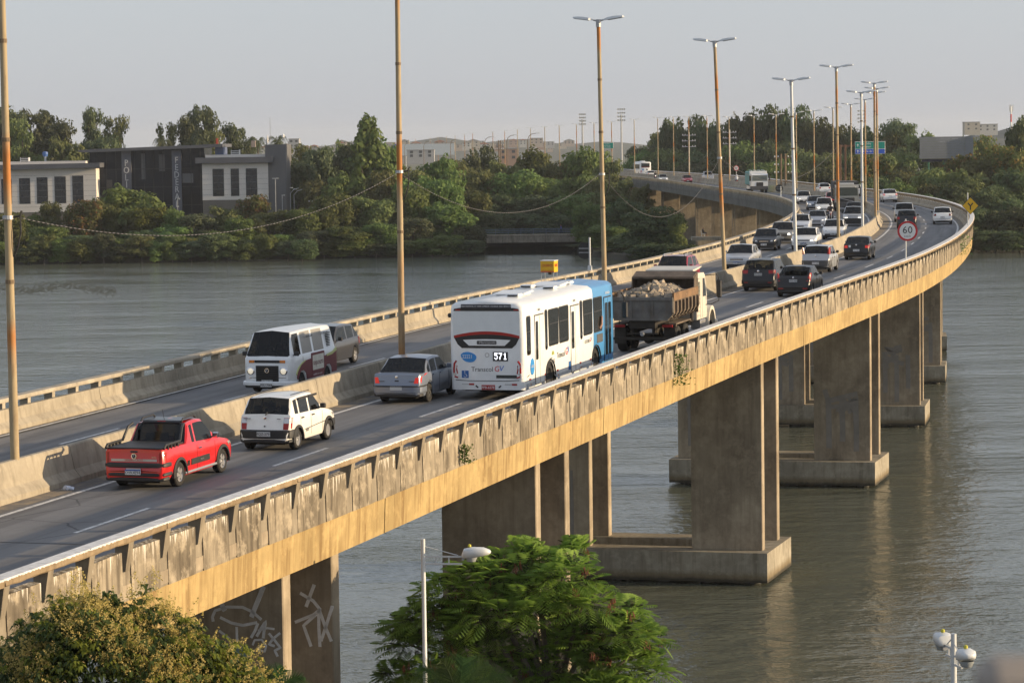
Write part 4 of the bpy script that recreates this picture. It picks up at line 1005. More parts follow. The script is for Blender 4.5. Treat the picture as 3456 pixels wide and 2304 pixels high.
mkcar('hatchback', 'small white hatchback seen just left of the oncoming tractor truck', *onroad(4.6, 404), 1, hatch(3.8, 1.65, 1.5, 2.45, .75), WHITEP, 'rear', dict(tl=(.66, .95, 0, .2)))
mkcar('pickup_truck', 'silver pickup with open dark bed on the far stretch above the wine red hatchback', *onroad(5.2, 562), 1, Shape(5.1, 1.8, 1.75, 3.0, .9, [(0, .5), (.05, .8), (.3, .95), (1.3, 1.08), (3.5, 1.1), (5.04, 1.12), (5.07, .7), (5.1, .5)], (1.3, 1.9, 3.1, 3.4), wins=[(1.6, 2.2), (2.3, 3.0)], arch=.42, wheelR=.36), SILVER, 'rear', dict(tl=(.78, 1.05, 0, .3)))
mkcar('sedan_car', 'white car following the distant white bus at the far end of the bridge', *onroad(2.4, 626), 1, sedan(4.2, 1.7, 1.45), WHITEP, 'rear', dict(tl=(.66, .95, 0, .2), tlmat=REDLIT))
mkcar('hatchback', 'white hatchback partly behind roadside leaves in front of the distant bus', *onroad(-3.6, 640), -1, hatch(3.9, 1.66, 1.5), WHITEP, 'front')
# coming towards the camera
ON = dict(hlmat=HEADLIT)
r, s = mkcar('hatchback', 'dark grey hatchback hidden mostly behind the old white van', *onroad(-5.15, 106.3), -1, hatch(3.9, 1.66, 1.5, 2.46, .78), GREYP, 'rear', dict(ON, tl=(.70, .95, 0, .25), spokes=5))
p_ = P('M', 152.0, -2.9)
r, s = mkcar('sport_utility', 'wine red sport utility car with silver roof rails coming behind the dump truck', 8.25, 150.9, -1, SUV(L=4.35, H=1.63), WINE, 'front', dict(mirror=WINE))
for sd_ in (1, -1): MB().tube([(.45, sd_*.56, 1.62), (.25, sd_*.57, 1.70), (-1.3, sd_*.55, 1.68), (-1.55, sd_*.53, 1.58)], .03, 7).build('roof_rail', ALLOY, r)
mkcar('sedan_car', 'light silver saloon facing the camera beside the foot of a rusty lamp post', 13.21, 168.9, -1, sedan(4.15, 1.65, 1.43, 2.44, .82, nose=.72), SILVER2, 'front', dict(ptxt='OVL 6J09', pmat=PLATEW, pband=True, mirror=SILVER2, bar_mat=CHROME, grille=(.56, .66, .38)))
mkcar('sedan_car', 'black compact saloon facing the camera in the outer lane along the railing', 17.23, 197.6, -1, sedan(4.13, 1.64, 1.44, 2.37, .80, nose=.72), BLACKP, 'front', dict(ptxt='MRD 4F89', pmat=PLATEW, mirror=BLK, bar_mat=CHROME, grille=(.60, .66, .34)))
mkcar('sedan_car', 'grey-beige saloon with one bright headlight behind the black compact saloon', 19.64, 211.0, -1, sedan(4.48, 1.74, 1.51, 2.62, .86, nose=.80, belt=.96, deck=1.02), BEIGE, 'front', dict(ON, ptxt='PPF 2C41', bar_mat=CHROME, grille=(.50, .70, .46)))
mkcar('sedan_car', 'large white saloon with dark grille facing the camera behind the white lamp post', 19.93, 197.7, -1, sedan(4.54, 1.76, 1.48, 2.6, .90, nose=.74, belt=.96, deck=1.02), WHITEP, 'front', dict(ON, ptxt='ODN 4800', pmat=PLATEW, pband=True, mirror=WHITEP, bar_mat=CHROME, grille=(.58, .70, .40)))
mkcar('hatchback', 'bluish white small hatchback wedged behind the white lamp post and beige saloon', 23.25, 234.3, -1, hatch(3.8, 1.65, 1.46), paint('ice_white', (.6, .64, .70)), 'front', dict(mirror=WHITEP))
mkcar('hatchback', 'dull silver hatchback with two lit headlights in the middle of the oncoming queue', 26.06, 248.1, -1, hatch(3.79, 1.63, 1.43, 2.44, .76, nose=.70), SILVER, 'front', dict(ON, ptxt='MPX 7712', bump_f=(.3, .5, SILVER, .4)))
mkcar('hatchback', 'white hatchback with dark lower grille in the inner oncoming lane behind a rusty lamp post', 24.11, 217.7, -1, hatch(3.89, 1.66, 1.46, 2.47, .79, nose=.72), WHITEP, 'front', dict(ptxt='OYF', grille=(.34, .44, .60), mirror=WHITEP))
r, s = mkcar('sport_utility', 'white sport utility car with dark lower mouth behind the dull silver hatchback', 31.41, 291.7, -1, SUV(L=4.28, H=1.65), WHITEP, 'front', dict(hlmat=HEADLIT, grille=(.40, .58, .52)))
mkcar('sport_utility', 'pale silver sport utility car with black bumper and lit lamps near the bend', 29.57, 251.8, -1, SUV(L=4.23, W=1.73, H=1.64), SILVER2, 'front', dict(ON, bump_f=(.3, .68, BLK, .5), grille=(.74, .88, .44), ptxt='MTG 5538', lower=BLK))
mkcar('hatchback', 'dark saloon roof showing just behind the pale silver sport utility car', 32.6, 276.5, -1, hatch(3.9, 1.66, 1.5), NAVY, 'front', dict(ON))
mkcar('sedan_car', 'silver saloon with one lit lamp behind the white sport utility car', 32.49, 311.0, -1, sedan(4.4, 1.74, 1.47), SILVER, 'front', dict(ON))
mkcar('sedan_car', 'white saloon with wide smiling grille at the back of the oncoming queue', 34.35, 341.1, -1, sedan(4.27, 1.70, 1.51, 2.55, .85), WHITEP, 'front', dict(ON, grille=(.34, .50, .6), bar_mat=CHROME))
mkcar('hatchback', 'red hatchback with lit headlamps beside the grey tractor truck', 36.64, 331.1, -1, hatch(3.82, 1.66, 1.54, 2.46, .75, nose=.78, belt=.98), REDP2, 'front', dict(ON, grille=(.36, .50, .55)))
mkcar('hatchback', 'wine red hatchback on the far stretch coming after the garbage truck', *onroad(-2.6, 531), -1, hatch(4.0, 1.7, 1.5), WINE, 'front')
mkcar('hatchback', 'silver car with lit headlamps far away beside the low railing', *onroad(-5.1, 549), -1, hatch(3.9, 1.66, 1.48), SILVER2, 'front', dict(ON))

# ---------------------------------------------------------------- box helpers for big vehicles
def rounded_body(L, W, z0, H, r=.16, name='body', mat=None, root=None, x0=None, x1=None, front_round=.25, rear_round=.14, arches=(), aR=.52, roofcrown=.05, rakes=None):
    """big vehicle shell: rounded-rectangle section swept along x, plan corners rounded; wheel arches cut in"""
    us = set([0, .04, .1, front_round, L-rear_round, L-.1, L-.04, L]+[L*k/14 for k in range(15)])
    for c in arches:
        for f in (-1, -.99, -.85, -.55, 0, .55, .85, .99, 1): us.add(c+f*aR)
    if x0 is not None: us |= {x0, x1}
    us = sorted(u for u in us if (x0 or 0)-1e-6 <= u <= (x1 if x1 is not None else L)+1e-6)
    def plan(u):
        w = W/2
        if u < front_round: t = 1-u/front_round; w -= .16*t**2.2
        if u > L-rear_round: t = (u-(L-rear_round))/rear_round; w -= .12*t**2.2
        return w
    secs = []
    for u in us:
        w = plan(u); zb = z0
        for c in arches:
            d = abs(u-c)
            if d < aR: zb = max(zb, .5+math.sqrt(max(0, aR*aR-d*d)))
        e = 0
        if u < .1: e = (.1-u)*.5
        if u > L-.1: e = (u-L+.1)*.6
        secs.append([(w*.985, zb), (w, max(zb+.05, 1.15)), (w, H*.62), (w*.985, H-r*1.3-e), (w-r*.25, H-r*.55-e), (w-r*.9, H-r*.12-e), (0, H+roofcrown-e)])
    m = MB(); X = lambda u: L/2-u
    for i in range(len(us)-1):
        for sd_ in (1, -1):
            for j in range(6):
                m.add([(X(us[i]), sd_*secs[i][j][0], secs[i][j][1]), (X(us[i+1]), sd_*secs[i+1][j][0], secs[i+1][j][1]), (X(us[i+1]), sd_*secs[i+1][j+1][0], secs[i+1][j+1][1]), (X(us[i]), sd_*secs[i][j+1][0], secs[i][j+1][1])], [(0, 1, 2, 3)])
    for e in ((0,) if (x0 or 0) == 0 else ())+((-1,) if x1 is None or x1 >= L else ()):
        s_ = secs[e]; x = X(us[e])
        for sd_ in (1, -1):
            for j in range(6): m.add([(x, 0, s_[j][1]), (x, sd_*s_[j][0], s_[j][1]), (x, sd_*s_[j+1][0], s_[j+1][1]), (x, 0, s_[j+1][1])], [(0, 1, 2, 3)])
    me = bpy.data.meshes.new(name); me.from_pydata(m.v, [], m.f); me.materials.append(mat)
    bm = bmesh.new(); bm.from_mesh(me); bmesh.ops.remove_doubles(bm, verts=bm.verts, dist=.0008); bmesh.ops.dissolve_degenerate(bm, edges=bm.edges, dist=.0006)
    bmesh.ops.recalc_face_normals(bm, faces=bm.faces); bm.to_mesh(me); bm.free()
    me.polygons.foreach_set('use_smooth', [True]*len(me.polygons)); me.set_sharp_from_angle(angle=rad(38))
    return obj(name, me, root)
def vroot(name, label, cat, X, Y, dirn, off, group='vehicles crossing the bridge'):
    h = HEAD(Y); d = Vector((math.sin(h), math.cos(h)))*dirn; c = Vector((X, Y))-d*off; slope = (zd(c.y+1)-zd(c.y-1))/2
    r = thing(name, label, cat, (c.x, c.y, zd(c.y)+.006), 0, group); r.rotation_euler = (0, -math.atan(slope)*dirn, PI/2-h+(0 if dirn > 0 else PI)); return r
def rpoly(x0, x1, z0, z1, r=.06, n=3):
    out = []
    for cx, cz, a0 in ((x1-r, z1-r, 0), (x0+r, z1-r, PI/2), (x0+r, z0+r, PI), (x1-r, z0+r, 1.5*PI)):
        for k in range(n+1): a = a0+PI/2*k/n; out.append((cx+r*math.cos(a), cz+r*math.sin(a)))
    return out
def side_pane(root, name, u0, u1, z0, z1, L, y, mat, r=.07, th=.02, div=0, par=None, rail=True):
    sg = -1 if y < 0 else 1; X0, X1 = L/2-u1, L/2-u0
    fr = MB().prism(rpoly(X0, X1, z0, z1, r), y-sg*.03, y+sg*.006).build(name+'_frame', BLK, par or root)
    MB().prism(rpoly(X0+.03, X1-.03, z0+.03, z1-.03, r*.8), y-sg*.02, y+sg*.010).build(name, mat, fr)
    if div:
        zm = z0+(z1-z0)*.60; MB().box(X0+.03, X1-.03, min(y, y+sg*.016), max(y, y+sg*.016), zm-.014, zm+.014).build('window_bar', BLK, fr)
    return fr

# ---------------------------------------------------------------- white and blue city bus
def city_bus(label, X, Y, dirn=1, main=True):
    L, W, H = 11.2, 2.5, 3.17
    BW = paint('bus_white', (.80, .82, .82), .3, .35); BB = paint('bus_blue', (.06, .26, .56), .4, .35)
    root = vroot('city_bus', label, 'bus', X, Y, dirn, -L/2)
    arches = (2.55, 8.25)
    xs = 2.9 if main else 0
    if main:
        rounded_body(L, W, .34, H, .22, 'body', BW, root, xs, L, arches=arches)
        rounded_body(L, W, .34, H, .22, 'front_section', BB, root, 0, xs, arches=arches)
    else: rounded_body(L, W, .34, H, .22, 'body', BW, root, None, None, arches=arches)
    MB().box(-L/2+.3, L/2-.3, -.85, .85, .28, 1.0).build('underbody', UNDER, root)
    for u in arches:
        for sd_ in (1, -1): add_wheel(root, L/2-u, sd_*(W/2-.19), .49, .27, STEELW, 'steel', 6, False)
    MB().box(-L/2+1.6, -L/2+4., -W/2+.25, W/2-.25, .5, 1.35).build('wheel_house', UNDER, root)
    MB().box(L/2-3.4, L/2-1.6, -W/2+.25, W/2-.25, .5, 1.35).build('wheel_house', UNDER, root)
    xb = -L/2
    MB().box(xb+.25, xb+.9, -.95, .95, .30, .36).build('rear_step', UNDER, root)
    if not main:
        MB().prism(rpoly(-.95, .95, 1.9, 2.85, .1), xb-.012, xb+.03, axis='x').build('rear_window', GLASS, root)
        MB().box(xb-.016, xb-.004, -.9, .9, 1.95, 2.02).build('window_trim', RED, root)
        for sd_ in (1, -1):
            MB().box(xb-.015, xb+.02, sd_*1.0-.09, sd_*1.0+.09, .8, 1.25, bev=.01).build('tail_light', RED, root)
            for k in range(7): side_pane(root, 'window', 1.2+k*1.35, 2.45+k*1.35, 1.62, 2.62, L, sd_*(W/2+.004), GLASS)
        MB().lathe([(0, .001), (-.01, .001), (-.01, .2), (0, .2)], 14, 'x', (xb-.005, .55, 1.45)).build('fleet_blob', BB, root)
        MB().box(xb-.014, xb, -.5, -.2, 1.25, 1.6).build('route_display', INK, root)
        MB().box(-1.5, .5, -.5, .5, H+.04, H+.2, bev=.05).build('roof_unit', BW, root); return
    # ---- rear face
    R_ = lambda poly, d, mat, nm, par=root: MB().prism([(-p[0], p[1]) for p in poly], xb-d, xb+.04, axis='x').build(nm, mat, par)
    R_(rpoly(-1.12, 1.12, 1.98, 2.86, .1), .008, PM('bus_rear_panel', (.66, .70, .71), .4, 0, .04), 'rear_panel')
    R_([(-1.1, 2.87), (1.1, 2.87), (1.08, 2.94), (.9, 2.97), (-.9, 2.97), (-1.08, 2.94)], .012, INK, 'rear_header')
    R_([(-.86, 2.955), (.84, 2.955), (.82, 3.085), (-.84, 3.085)], .010, PM('sign_dark', (.03, .035, .05), .5), 'slogan_board')
    text('DISQUE DENÚNCIA, 181 VAMOS COMBATER A VIOLÊNCIA. SIGILO ABSOLUTO.', .068, PLATEW, root, (xb-.014, 0, 3.02), 'back', squash=.70)
    for y in (1.0, -.95): R_([(y-.08, 2.885), (y+.08, 2.885), (y+.08, 2.925), (y-.08, 2.925)], .016, RED, 'marker_light')
    t = np.linspace(-1, 1, 17)
    R_([(a*1.10, 2.08+.14*(1-a*a)) for a in t]+[(1.10, 2.0)]+[(a*1.1, 2.0+.12*(1-a*a)) for a in t[::-1]], .014, RED, 'brake_light_bar')
    R_([(a*1.10, 2.03+.10*(1-a*a)) for a in t]+[(.98, 1.80), (.84, 1.68), (-.84, 1.68), (-.98, 1.80)], .011, INK, 'rear_band')
    R_([(a*.80, 1.94+.03*(1-a*a)) for a in t]+[(.60, 1.76), (-.60, 1.76)], .016, BW, 'rear_inset')
    R_(rpoly(-.33, .33, 1.80, 1.92, .03), .022, DGREY, 'maker_plate'); text('Marcopolo', .125, ALLOY, root, (xb-.025, -.02, 1.86), 'back', shear=.15)
    R_([(p[0]-.62, p[1]) for p in [(.26*math.cos(a)*(1+.06*math.sin(3*a)), 1.39+.165*math.sin(a)-.03*math.cos(a)) for a in np.linspace(0, 2*PI, 28)[:-1]]], .010, PM('decal_blue', (.03, .25, .62), .4), 'fleet_blob')
    text('22221', .165, PLATEW, root, (xb-.013, .66, 1.40), 'back', squash=.85)
    badge(root, xb-.0, .0, 1.46, .075, ALLOY, 'rear', True)
    R_([(.20, 1.27), (.70, 1.27), (.70, 1.56), (.20, 1.56)], .02, INK, 'route_display')
    # dot-matrix digits 571
    LED = PM('led_white', (.9, .9, 1), .4, emit=((.9, .93, 1.), .9)); G = {'5': ['111', '100', '110', '001', '001', '101', '010'], '7': ['111', '001', '001', '010', '010', '010', '010'], '1': ['010', '110', '010', '010', '010', '010', '111']}
    G['5'] = ['1111', '1000', '1110', '0001', '0001', '1001', '0110']; G['7'] = ['1111', '0001', '0010', '0010', '0100', '0100', '0100']; G['1'] = ['0010', '0110', '0010', '0010', '0010', '0010', '0111']
    for n, ch in enumerate('571'):
        m = MB()
        for a, row in enumerate(G[ch]):
            for b, c in enumerate(row):
                if c == '1': y = -(.265+n*.145+b*.028); z = 1.515-a*.030; m.box(xb-.028, xb-.018, y-.0145, y+.0145, z-.0155, z+.0155)
        m.build('route_digit', LED, root)
    text('Transcol', .21, DGREY, root, (xb-.004, .17, .995), 'back'); text('G', .25, PM('decal_red', (.62, .03, .05), .4), root, (xb-.006, -.32, 1.01), 'back', shear=.1); text('V', .25, PM('decal_blue2', (.03, .16, .60), .4), root, (xb-.008, -.46, 1.02), 'back', shear=.2)
    R_(rpoly(-.86, -.63, .72, .955, .01), .010, PM('access_blue', (.02, .12, .36), .5), 'access_sign')
    m = MB(); x = xb-.014
    m.lathe([(-.004, .001), (-.004, .018), (0, .018)], 10, 'x', (x, .755, .925)); m.tube([(x, .755, .90), (x, .755, .84), (x, .71, .835), (x, .685, .78), (x, .665, .785)], .008, 5)
    m.tube([(x, .745+.05*math.cos(a), .80+.05*math.sin(a)) for a in np.linspace(2.2, 5.9, 12)], .007, 5); m.build('wheelchair_symbol', PLATEW, root)
    R_([(.30, .72), (.99, .72), (.99, .82), (.30, .82)], .012, PM('strip_dark', (.03, .04, .04), .4), 'badge_strip'); text('Mercedes-Benz', .095, DGREY, root, (xb-.016, -.64, .77), 'back')
    for sd_ in (1, -1):
        def stroke2(pts, w, mat, nm, d):
            m = MB(); m.tube([(xb-d, -sd_*p[0], p[1]) for p in pts], w, 6); return m.build(nm, mat, root)
        R_([(sd_*a, b) for a, b in [(.98, 1.28), (1.06, 1.30), (1.15, 1.15), (1.15, .70), (1.05, .66), (.96, .80), (.95, 1.1)]], .006, BW, 'lamp_surround')
        stroke2([(1.03, 1.27), (1.10, 1.18), (1.115, 1.02), (1.115, .88)], .033, RED, 'tail_light', .006)
        stroke2([(1.015, 1.12), (1.03, 1.0), (1.0, .86)], .022, RED, 'tail_light', .006)
        stroke2([(.99, .735), (1.10, .765)], .028, RED, 'tail_light', .006)
        MB().lathe([(-.02, .001), (-.02, .04), (0, .055)], 14, 'x', (xb-.002, -sd_*1.09, .84)).build('reversing_lens', CLEAR, root)
    m = MB().tube([(xb+.5, 1.258, .78), (xb+.12, 1.22, .69), (xb-.008, 1.05, .655), (xb-.01, .6, .63), (xb-.01, -.6, .63), (xb-.008, -1.05, .655), (xb+.12, -1.22, .69), (xb+.5, -1.258, .78)], .009, 5); m.build('bumper_seam', UNDER, root)
    for y in (-.62, 1.02-.2): R_([(y-.24, .50), (y+.0, .50), (y+.0, .545), (y-.24, .545)], .008, PLATE, 'reflector_white')
    for y in (-.62, .82): R_([(y+.0, .49), (y+.17, .49), (y+.17, .545), (y+.0, .545)], .010, RED, 'reflector')
    R_([(-.20, .345), (.25, .345), (.25, .50), (-.20, .50)], .016, PM('plate_red', (.36, .03, .03), .5), 'number_plate'); text('PPB-6278', .11, PLATEW, root, (xb-.02, -.02, .415), 'back')
    for y in (-.36, .42): R_([(y-.05, .47), (y+.02, .40), (y+.06, .42), (y-.01, .49)] if y < 0 else [(y+.05, .47), (y-.02, .40), (y-.06, .42), (y+.01, .49)], .02, INK, 'plate_lamp')
    MB().lathe([(0, .001), (0, .07), (.06, .075), (.09, .04)], 14, 'y', (xb+.12, 1.24, 2.72)).build('rear_camera', BLK, root)
    # ---- right flank
    y = -(W/2+.004); YB = y
    side_pane(root, 'window', L-.72, L-.28, 1.42, 2.68, L, YB, GLASS, .1, div=1)
    def door(u0, u1, mat, glass_u):
        d = MB().box(L/2-u1, L/2-u0, y-.012, y+.05, .42, 2.62, bev=.01).build('door', mat, root)
        MB().box(L/2-u1-.02, L/2-u0+.02, y-.004, y+.05, .40, 2.66).build('door_surround', DGREY if mat is not BB else BLK, d)
        for a, b in glass_u: MB().prism(rpoly(L/2-b, L/2-a, 1.2 if mat is not BB else .62, 2.45, .06), y-.018, y).build('door_glass', GLASS, d)
        MB().box(L/2-(u0+u1)/2-.008, L/2-(u0+u1)/2+.008, y-.016, y, .45, 2.6).build('door_seam', UNDER, d)
    DOORW = PM('door_white', (.70, .72, .72), .4)
    door(9.0, 10.0, DOORW, [(9.68, 9.95)]); text('SAÍDA', .11, DGREY, root, (L/2-9.5, y-.006, 2.80), 'right')
    side_pane(root, 'window', 8.55, 8.82, 1.42, 2.74, L, YB, GLASS, .1)
    side_pane(root, 'window', 7.25, 8.42, 1.50, 2.72, L, YB, GLASS2, .1, div=1); side_pane(root, 'window', 6.02, 7.18, 1.50, 2.72, L, YB, GLASS2, .1, div=1)
    door(4.75, 5.75, DOORW, [(5.38, 5.7)]); text('SAÍDA', .11, DGREY, root, (L/2-5.3, y-.006, 2.80), 'right')
    side_pane(root, 'window', 4.3, 4.58, 1.42, 2.74, L, YB, GLASS, .1)
    side_pane(root, 'window', 3.0, 4.18, 1.50, 2.72, L, YB, GLASS2, .1, div=1); side_pane(root, 'window', 1.72, 2.85, 1.50, 2.72, L, YB, GLASS2, .1, div=1)
    door(.55, 1.45, BB, [(1.05, 1.4), (.6, .95)]); text('ENTRADA', .12, PLATEW, root, (L/2-1.0, y-.006, 2.78), 'right')
    text('Transcol', .27, DGREY, root, (L/2-7.0, y-.006, 1.12), 'right'); text('G', .34, PM('decal_red', (.62, .03, .05), .4), root, (L/2-6.33, y-.008, 1.16), 'right'); text('V', .36, PM('decal_blue2', (.03, .16, .60), .4), root, (L/2-6.12, y-.010, 1.20), 'right')
    text('SUDOESTE', .17, DGREY, root, (L/2-8.15, y-.006, .98), 'right'); text('consórcio', .08, DGREY, root, (L/2-8.2, y-.006, 1.10), 'right')
    MB().lathe([(-.008, .001), (-.008, .13), (0, .13)], 14, 'y', (L/2-7.95, y, 1.2), a0=0, a1=PI).build('operator_emblem', PM('decal_olive', (.30, .32, .05), .5), root)
    text('CETURB', .17, DGREY, root, (L/2-3.75, y-.006, 1.28), 'right'); text('G', .2, PM('decal_red', (.62, .03, .05), .4), root, (L/2-3.33, y-.008, 1.31), 'right'); text('V', .2, PM('decal_blue2', (.03, .16, .60), .4), root, (L/2-3.2, y-.01, 1.33), 'right')
    MB().prism([(L/2-10.35+.22*math.cos(a), 1.02+.27*math.sin(a)) for a in np.linspace(0, 2*PI, 20)[:-1]], y-.008, y+.02).build('fleet_blob', PM('decal_blue', (.03, .25, .62), .4), root); text('22221', .11, PLATEW, root, (L/2-10.35, y-.012, 1.03), 'right')
    MB().box(L/2-2.45, L/2-1.7, y-.012, y+.02, 1.12, 1.42, bev=.01).build('route_display', DGREY, root)
    MB().box(L/2-6.05, L/2-5.85, y-.008, y+.02, .52, .80).build('access_sign', PM('access_blue', (.02, .12, .36), .5), root)
    for u in (10.6, 8.95, 7.4, 4.6, 3.3): 
        MB().box(L/2-u-.07, L/2-u+.07, y-.008, y+.02, .60, .66).build('reflector', RED, root); MB().box(L/2-u+.02, L/2-u+.09, y-.008, y+.02, .44, .49).build('reflector', AMBER, root)
    for k, (a, b) in enumerate(((3.0, 10.95),)):
        for p, q in ((a, 4.7), (5.8, 7.6), (8.9, 8.97), (10.05, b)):
            MB().box(L/2-q, L/2-p, y-.003, y+.01, .345, .52).build('skirt_band', PM('skirt_grey', (.42, .46, .50), .4), root)
    ar = MB()
    for u in arches:
        for sd_ in (-1,):
            pts = [(L/2-u+.56*math.cos(a), -W/2-.008, .5+.56*math.sin(a)) for a in np.linspace(0.05, PI-.05, 16)]; ar.tube(pts, .025, 5)
    ar.build('arch_trim', BLK, root)
    for sd_ in (1,):
        for k in range(6): side_pane(root, 'window', 1.2+k*1.6, 2.65+k*1.6, 1.5, 2.7, L, sd_*(W/2+.004), GLASS, .1, div=1)
    MB().prism(rpoly(-1.05, 1.05, 1.2, 2.6, .1), L/2-.03, L/2+.012, axis='x').build('windscreen', GLASS, root)
    # passenger's forearm on the front window sill
    m = MB().tube([(L/2-2.1, y-.0, 1.6), (L/2-2.0, y-.05, 1.74), (L/2-1.92, y-.04, 2.02)], [.05, .05, .035], 8); m.build('passenger_arm', PM('skin_brown', (.30, .15, .09), .6), root)
    # ---- roof
    for x in (-2.6, 1.7):
        h = MB(); h.box(x-.5, x+.5, -.45, .45, H+.02, H+.08, bev=.02); h.build('roof_hatch', BW, root)
        vs = [(x-.6, -.55, H+.06), (x+.6, -.55, H+.10), (x+.6, .55, H+.10), (x-.6, .55, H+.06), (x-.55, -.5, H+.10), (x+.5, -.5, H+.15), (x+.5, .5, H+.15), (x-.55, .5, H+.10)]
        MB().add(vs, [(3, 2, 1, 0), (4, 5, 6, 7), (0, 1, 5, 4), (1, 2, 6, 5), (2, 3, 7, 6), (3, 0, 4, 7)]).build('hatch_lid', BW, root)
    for x, yy in ((-3.6, -.35), (.2, -.45), (.9, .55), (2.9, -.25)):
        v = MB().box(x-.24, x+.24, yy-.22, yy+.22, H+.02, H+.13, bev=.04).build('roof_vent', BW, root)
        MB().box(x-.248, x-.22, yy-.17, yy+.17, H+.05, H+.10).build('vent_grille', INK, v)
    # mirror on its arm ahead of the door
    MB().tube([(L/2-.1, -1.2, 2.75), (L/2+.25, -1.42, 2.72), (L/2+.42, -1.5, 2.5), (L/2+.42, -1.5, 2.32)], .03, 7).build('mirror_arm', BLK, root)
    MB().box(L/2+.36, L/2+.48, -1.62, -1.40, 1.78, 2.36, bev=.04).build('mirror', BLK, root)
city_bus('white city bus with blue front and route 571 on its tall white rear', -.80, 93.2)
city_bus('distant white bus with dark rear window at the far end of the bridge', *onroad(5.0, 655), 1, False)
# ---------------------------------------------------------------- dump truck loaded with cut stones
def dump_truck():
    RUST = PM('rusty_steel', (.13, .10, .075), .85, .1, .55, 2.2, dirt=.6); TAILG = PM('worn_grey_steel', (.15, .145, .135), .8, .1, .4, 1.6, dirt=.7)
    CABW = paint('dusty_white', (.62, .58, .50), .1, .5); DARK = PM('oily_steel', (.03, .026, .022), .8, .1, .4, 3.)
    r = vroot('dump_truck', 'rusty dump truck with white cab carrying a heap of cut stones', 'truck', 4.89, 109.7, 1, 0)
    w = 1.25
    # tipper body
    tg = MB().prism([(-w, 1.55), (-w+.22, 1.27), (w-.22, 1.27), (w, 1.55), (w, 2.12), (-w, 2.12)], -.03, .05, axis='x').build('tailgate', TAILG, r)
    for y in (-1.19, -.42, .40, 1.15): MB().box(-.075, -.03, y-.045, y+.045, 1.30 if abs(y) < 1 else 1.55, 2.0, bev=.01).build('tailgate_rib', TAILG, tg)
    MB().box(-.09, -.03, -w, w, 2.0, 2.14, bev=.015).build('tailgate_rim', TAILG, tg); MB().box(-.08, -.03, -w+.2, w-.2, 1.26, 1.34).build('tailgate_rim', TAILG, tg)
    for sd_ in (1, -1):
        y = sd_*w
        sidew = MB().prism([(y, 2.12), (y-sd_*.06, 2.12), (y-sd_*.06, 1.6), (y-sd_*.3, 1.3), (y-sd_*.24, 1.27), (y, 1.52)], .05, 4.1, axis='x').build('tipper_side', RUST, r)
        MB().box(.0, 4.1, min(y+sd_*.03, y-sd_*.05), max(y+sd_*.03, y-sd_*.05), 2.0, 2.3, bev=.01).build('side_board', PM('board_brown', (.17, .10, .05), .8, 0, .4, 2.), r)
        for k in range(7):
            x = .25+k*.6
            MB().prism([(y+sd_*.09, 1.98), (y+sd_*.09, 1.62), (y+sd_*.03, 1.46), (y-sd_*.18, 1.27), (y-sd_*.2, 1.35), (y-sd_*.01, 1.55), (y-sd_*.01, 1.98)], x, x+.16, axis='x').build('side_rib', RUST, sidew)
    MB().box(.02, 4.1, -w+.25, w-.25, 1.27, 1.36).build('tipper_floor', RUST, r)
    hb = MB().prism([(-w, 1.3), (w, 1.3), (w, 2.6), (w-.1, 2.84), (-w+.1, 2.84), (-w, 2.6)], 4.1, 4.18, axis='x').build('headboard', RUST, r)
    MB().prism([(3.5, 2.62), (4.2, 2.80), (4.2, 2.88), (3.5, 2.70)], -w+.03, w-.03).build('headboard_visor', RUST, hb)
    for sd_ in (1, -1): MB().prism([(3.5, 2.3), (4.15, 2.3), (4.15, 2.82), (3.55, 2.66)], min(sd_*w, sd_*(w-.05)), max(sd_*w, sd_*(w-.05))).build('visor_cheek', RUST, hb)
    # chassis, axle, lamps
    for y in (-.42, .42): MB().box(.2, 7.2, y-.06, y+.06, .75, 1.0).build('chassis_rail', DARK, r)
    MB().box(.1, 3.9, -.5, .5, .95, 1.27).build('subframe', DARK, r)
    for x in (1.2, 2.5):
        for sd_ in (1, -1):
            add_wheel(r, x, sd_*.98, .50, .34, STEELW, 'steel', 6, False)
        MB().tube([(x, -.9, .5), (x, .9, .5)], .09, 8).build('axle', DARK, r); MB().lathe([(-.2, .05), (-.14, .2), (.14, .2), (.2, .05)], 12, 'x', (x, 0, .5)).build('differential', DARK, r)
    for sd_ in (1, -1):
        MB().prism([(.55, 1.0), (.6, 1.12), (3.1, 1.12), (3.15, 1.0), (3.05, 1.0), (3.0, 1.06), (.7, 1.06), (.65, 1.0)], min(sd_*.75, sd_*1.2), max(sd_*.75, sd_*1.2)).build('mudguard', RUST, r)
        MB().box(.50, .53, min(sd_*.74, sd_*1.18), max(sd_*.74, sd_*1.18), .35, 1.05).build('mud_flap', DARK, r)
        MB().box(.30, .38, min(sd_*.72, sd_*1.12), max(sd_*.72, sd_*1.12), .98, 1.08, bev=.01).build('tail_light', RED, r)
        MB().tube([(.35, sd_*.95, 1.08), (.35, sd_*.95, 1.45)], .015, 5).build('lamp_stay', DARK, r)
    b = MB().box(.12, .2, -1.15, 1.15, .52, .62).build('under_run_bar', DARK, r); MB().lathe([(-.06, .02), (-.06, .07), (.02, .09), (.02, .02)], 12, 'x', (.1, 0, .74)).build('tow_hitch', ALLOY, r)
    MB().box(.14, .2, -.6, .6, .72, .78).build('cross_bar', DARK, r)
    # cab
    cab = MB()
    poly = [(4.45, .95), (4.45, 2.66), (4.6, 2.76), (5.75, 2.74), (5.95, 2.62), (6.25, 1.86), (6.25, .95)]
    MB().prism(poly, -1.12, 1.12).build('cab', CABW, r)
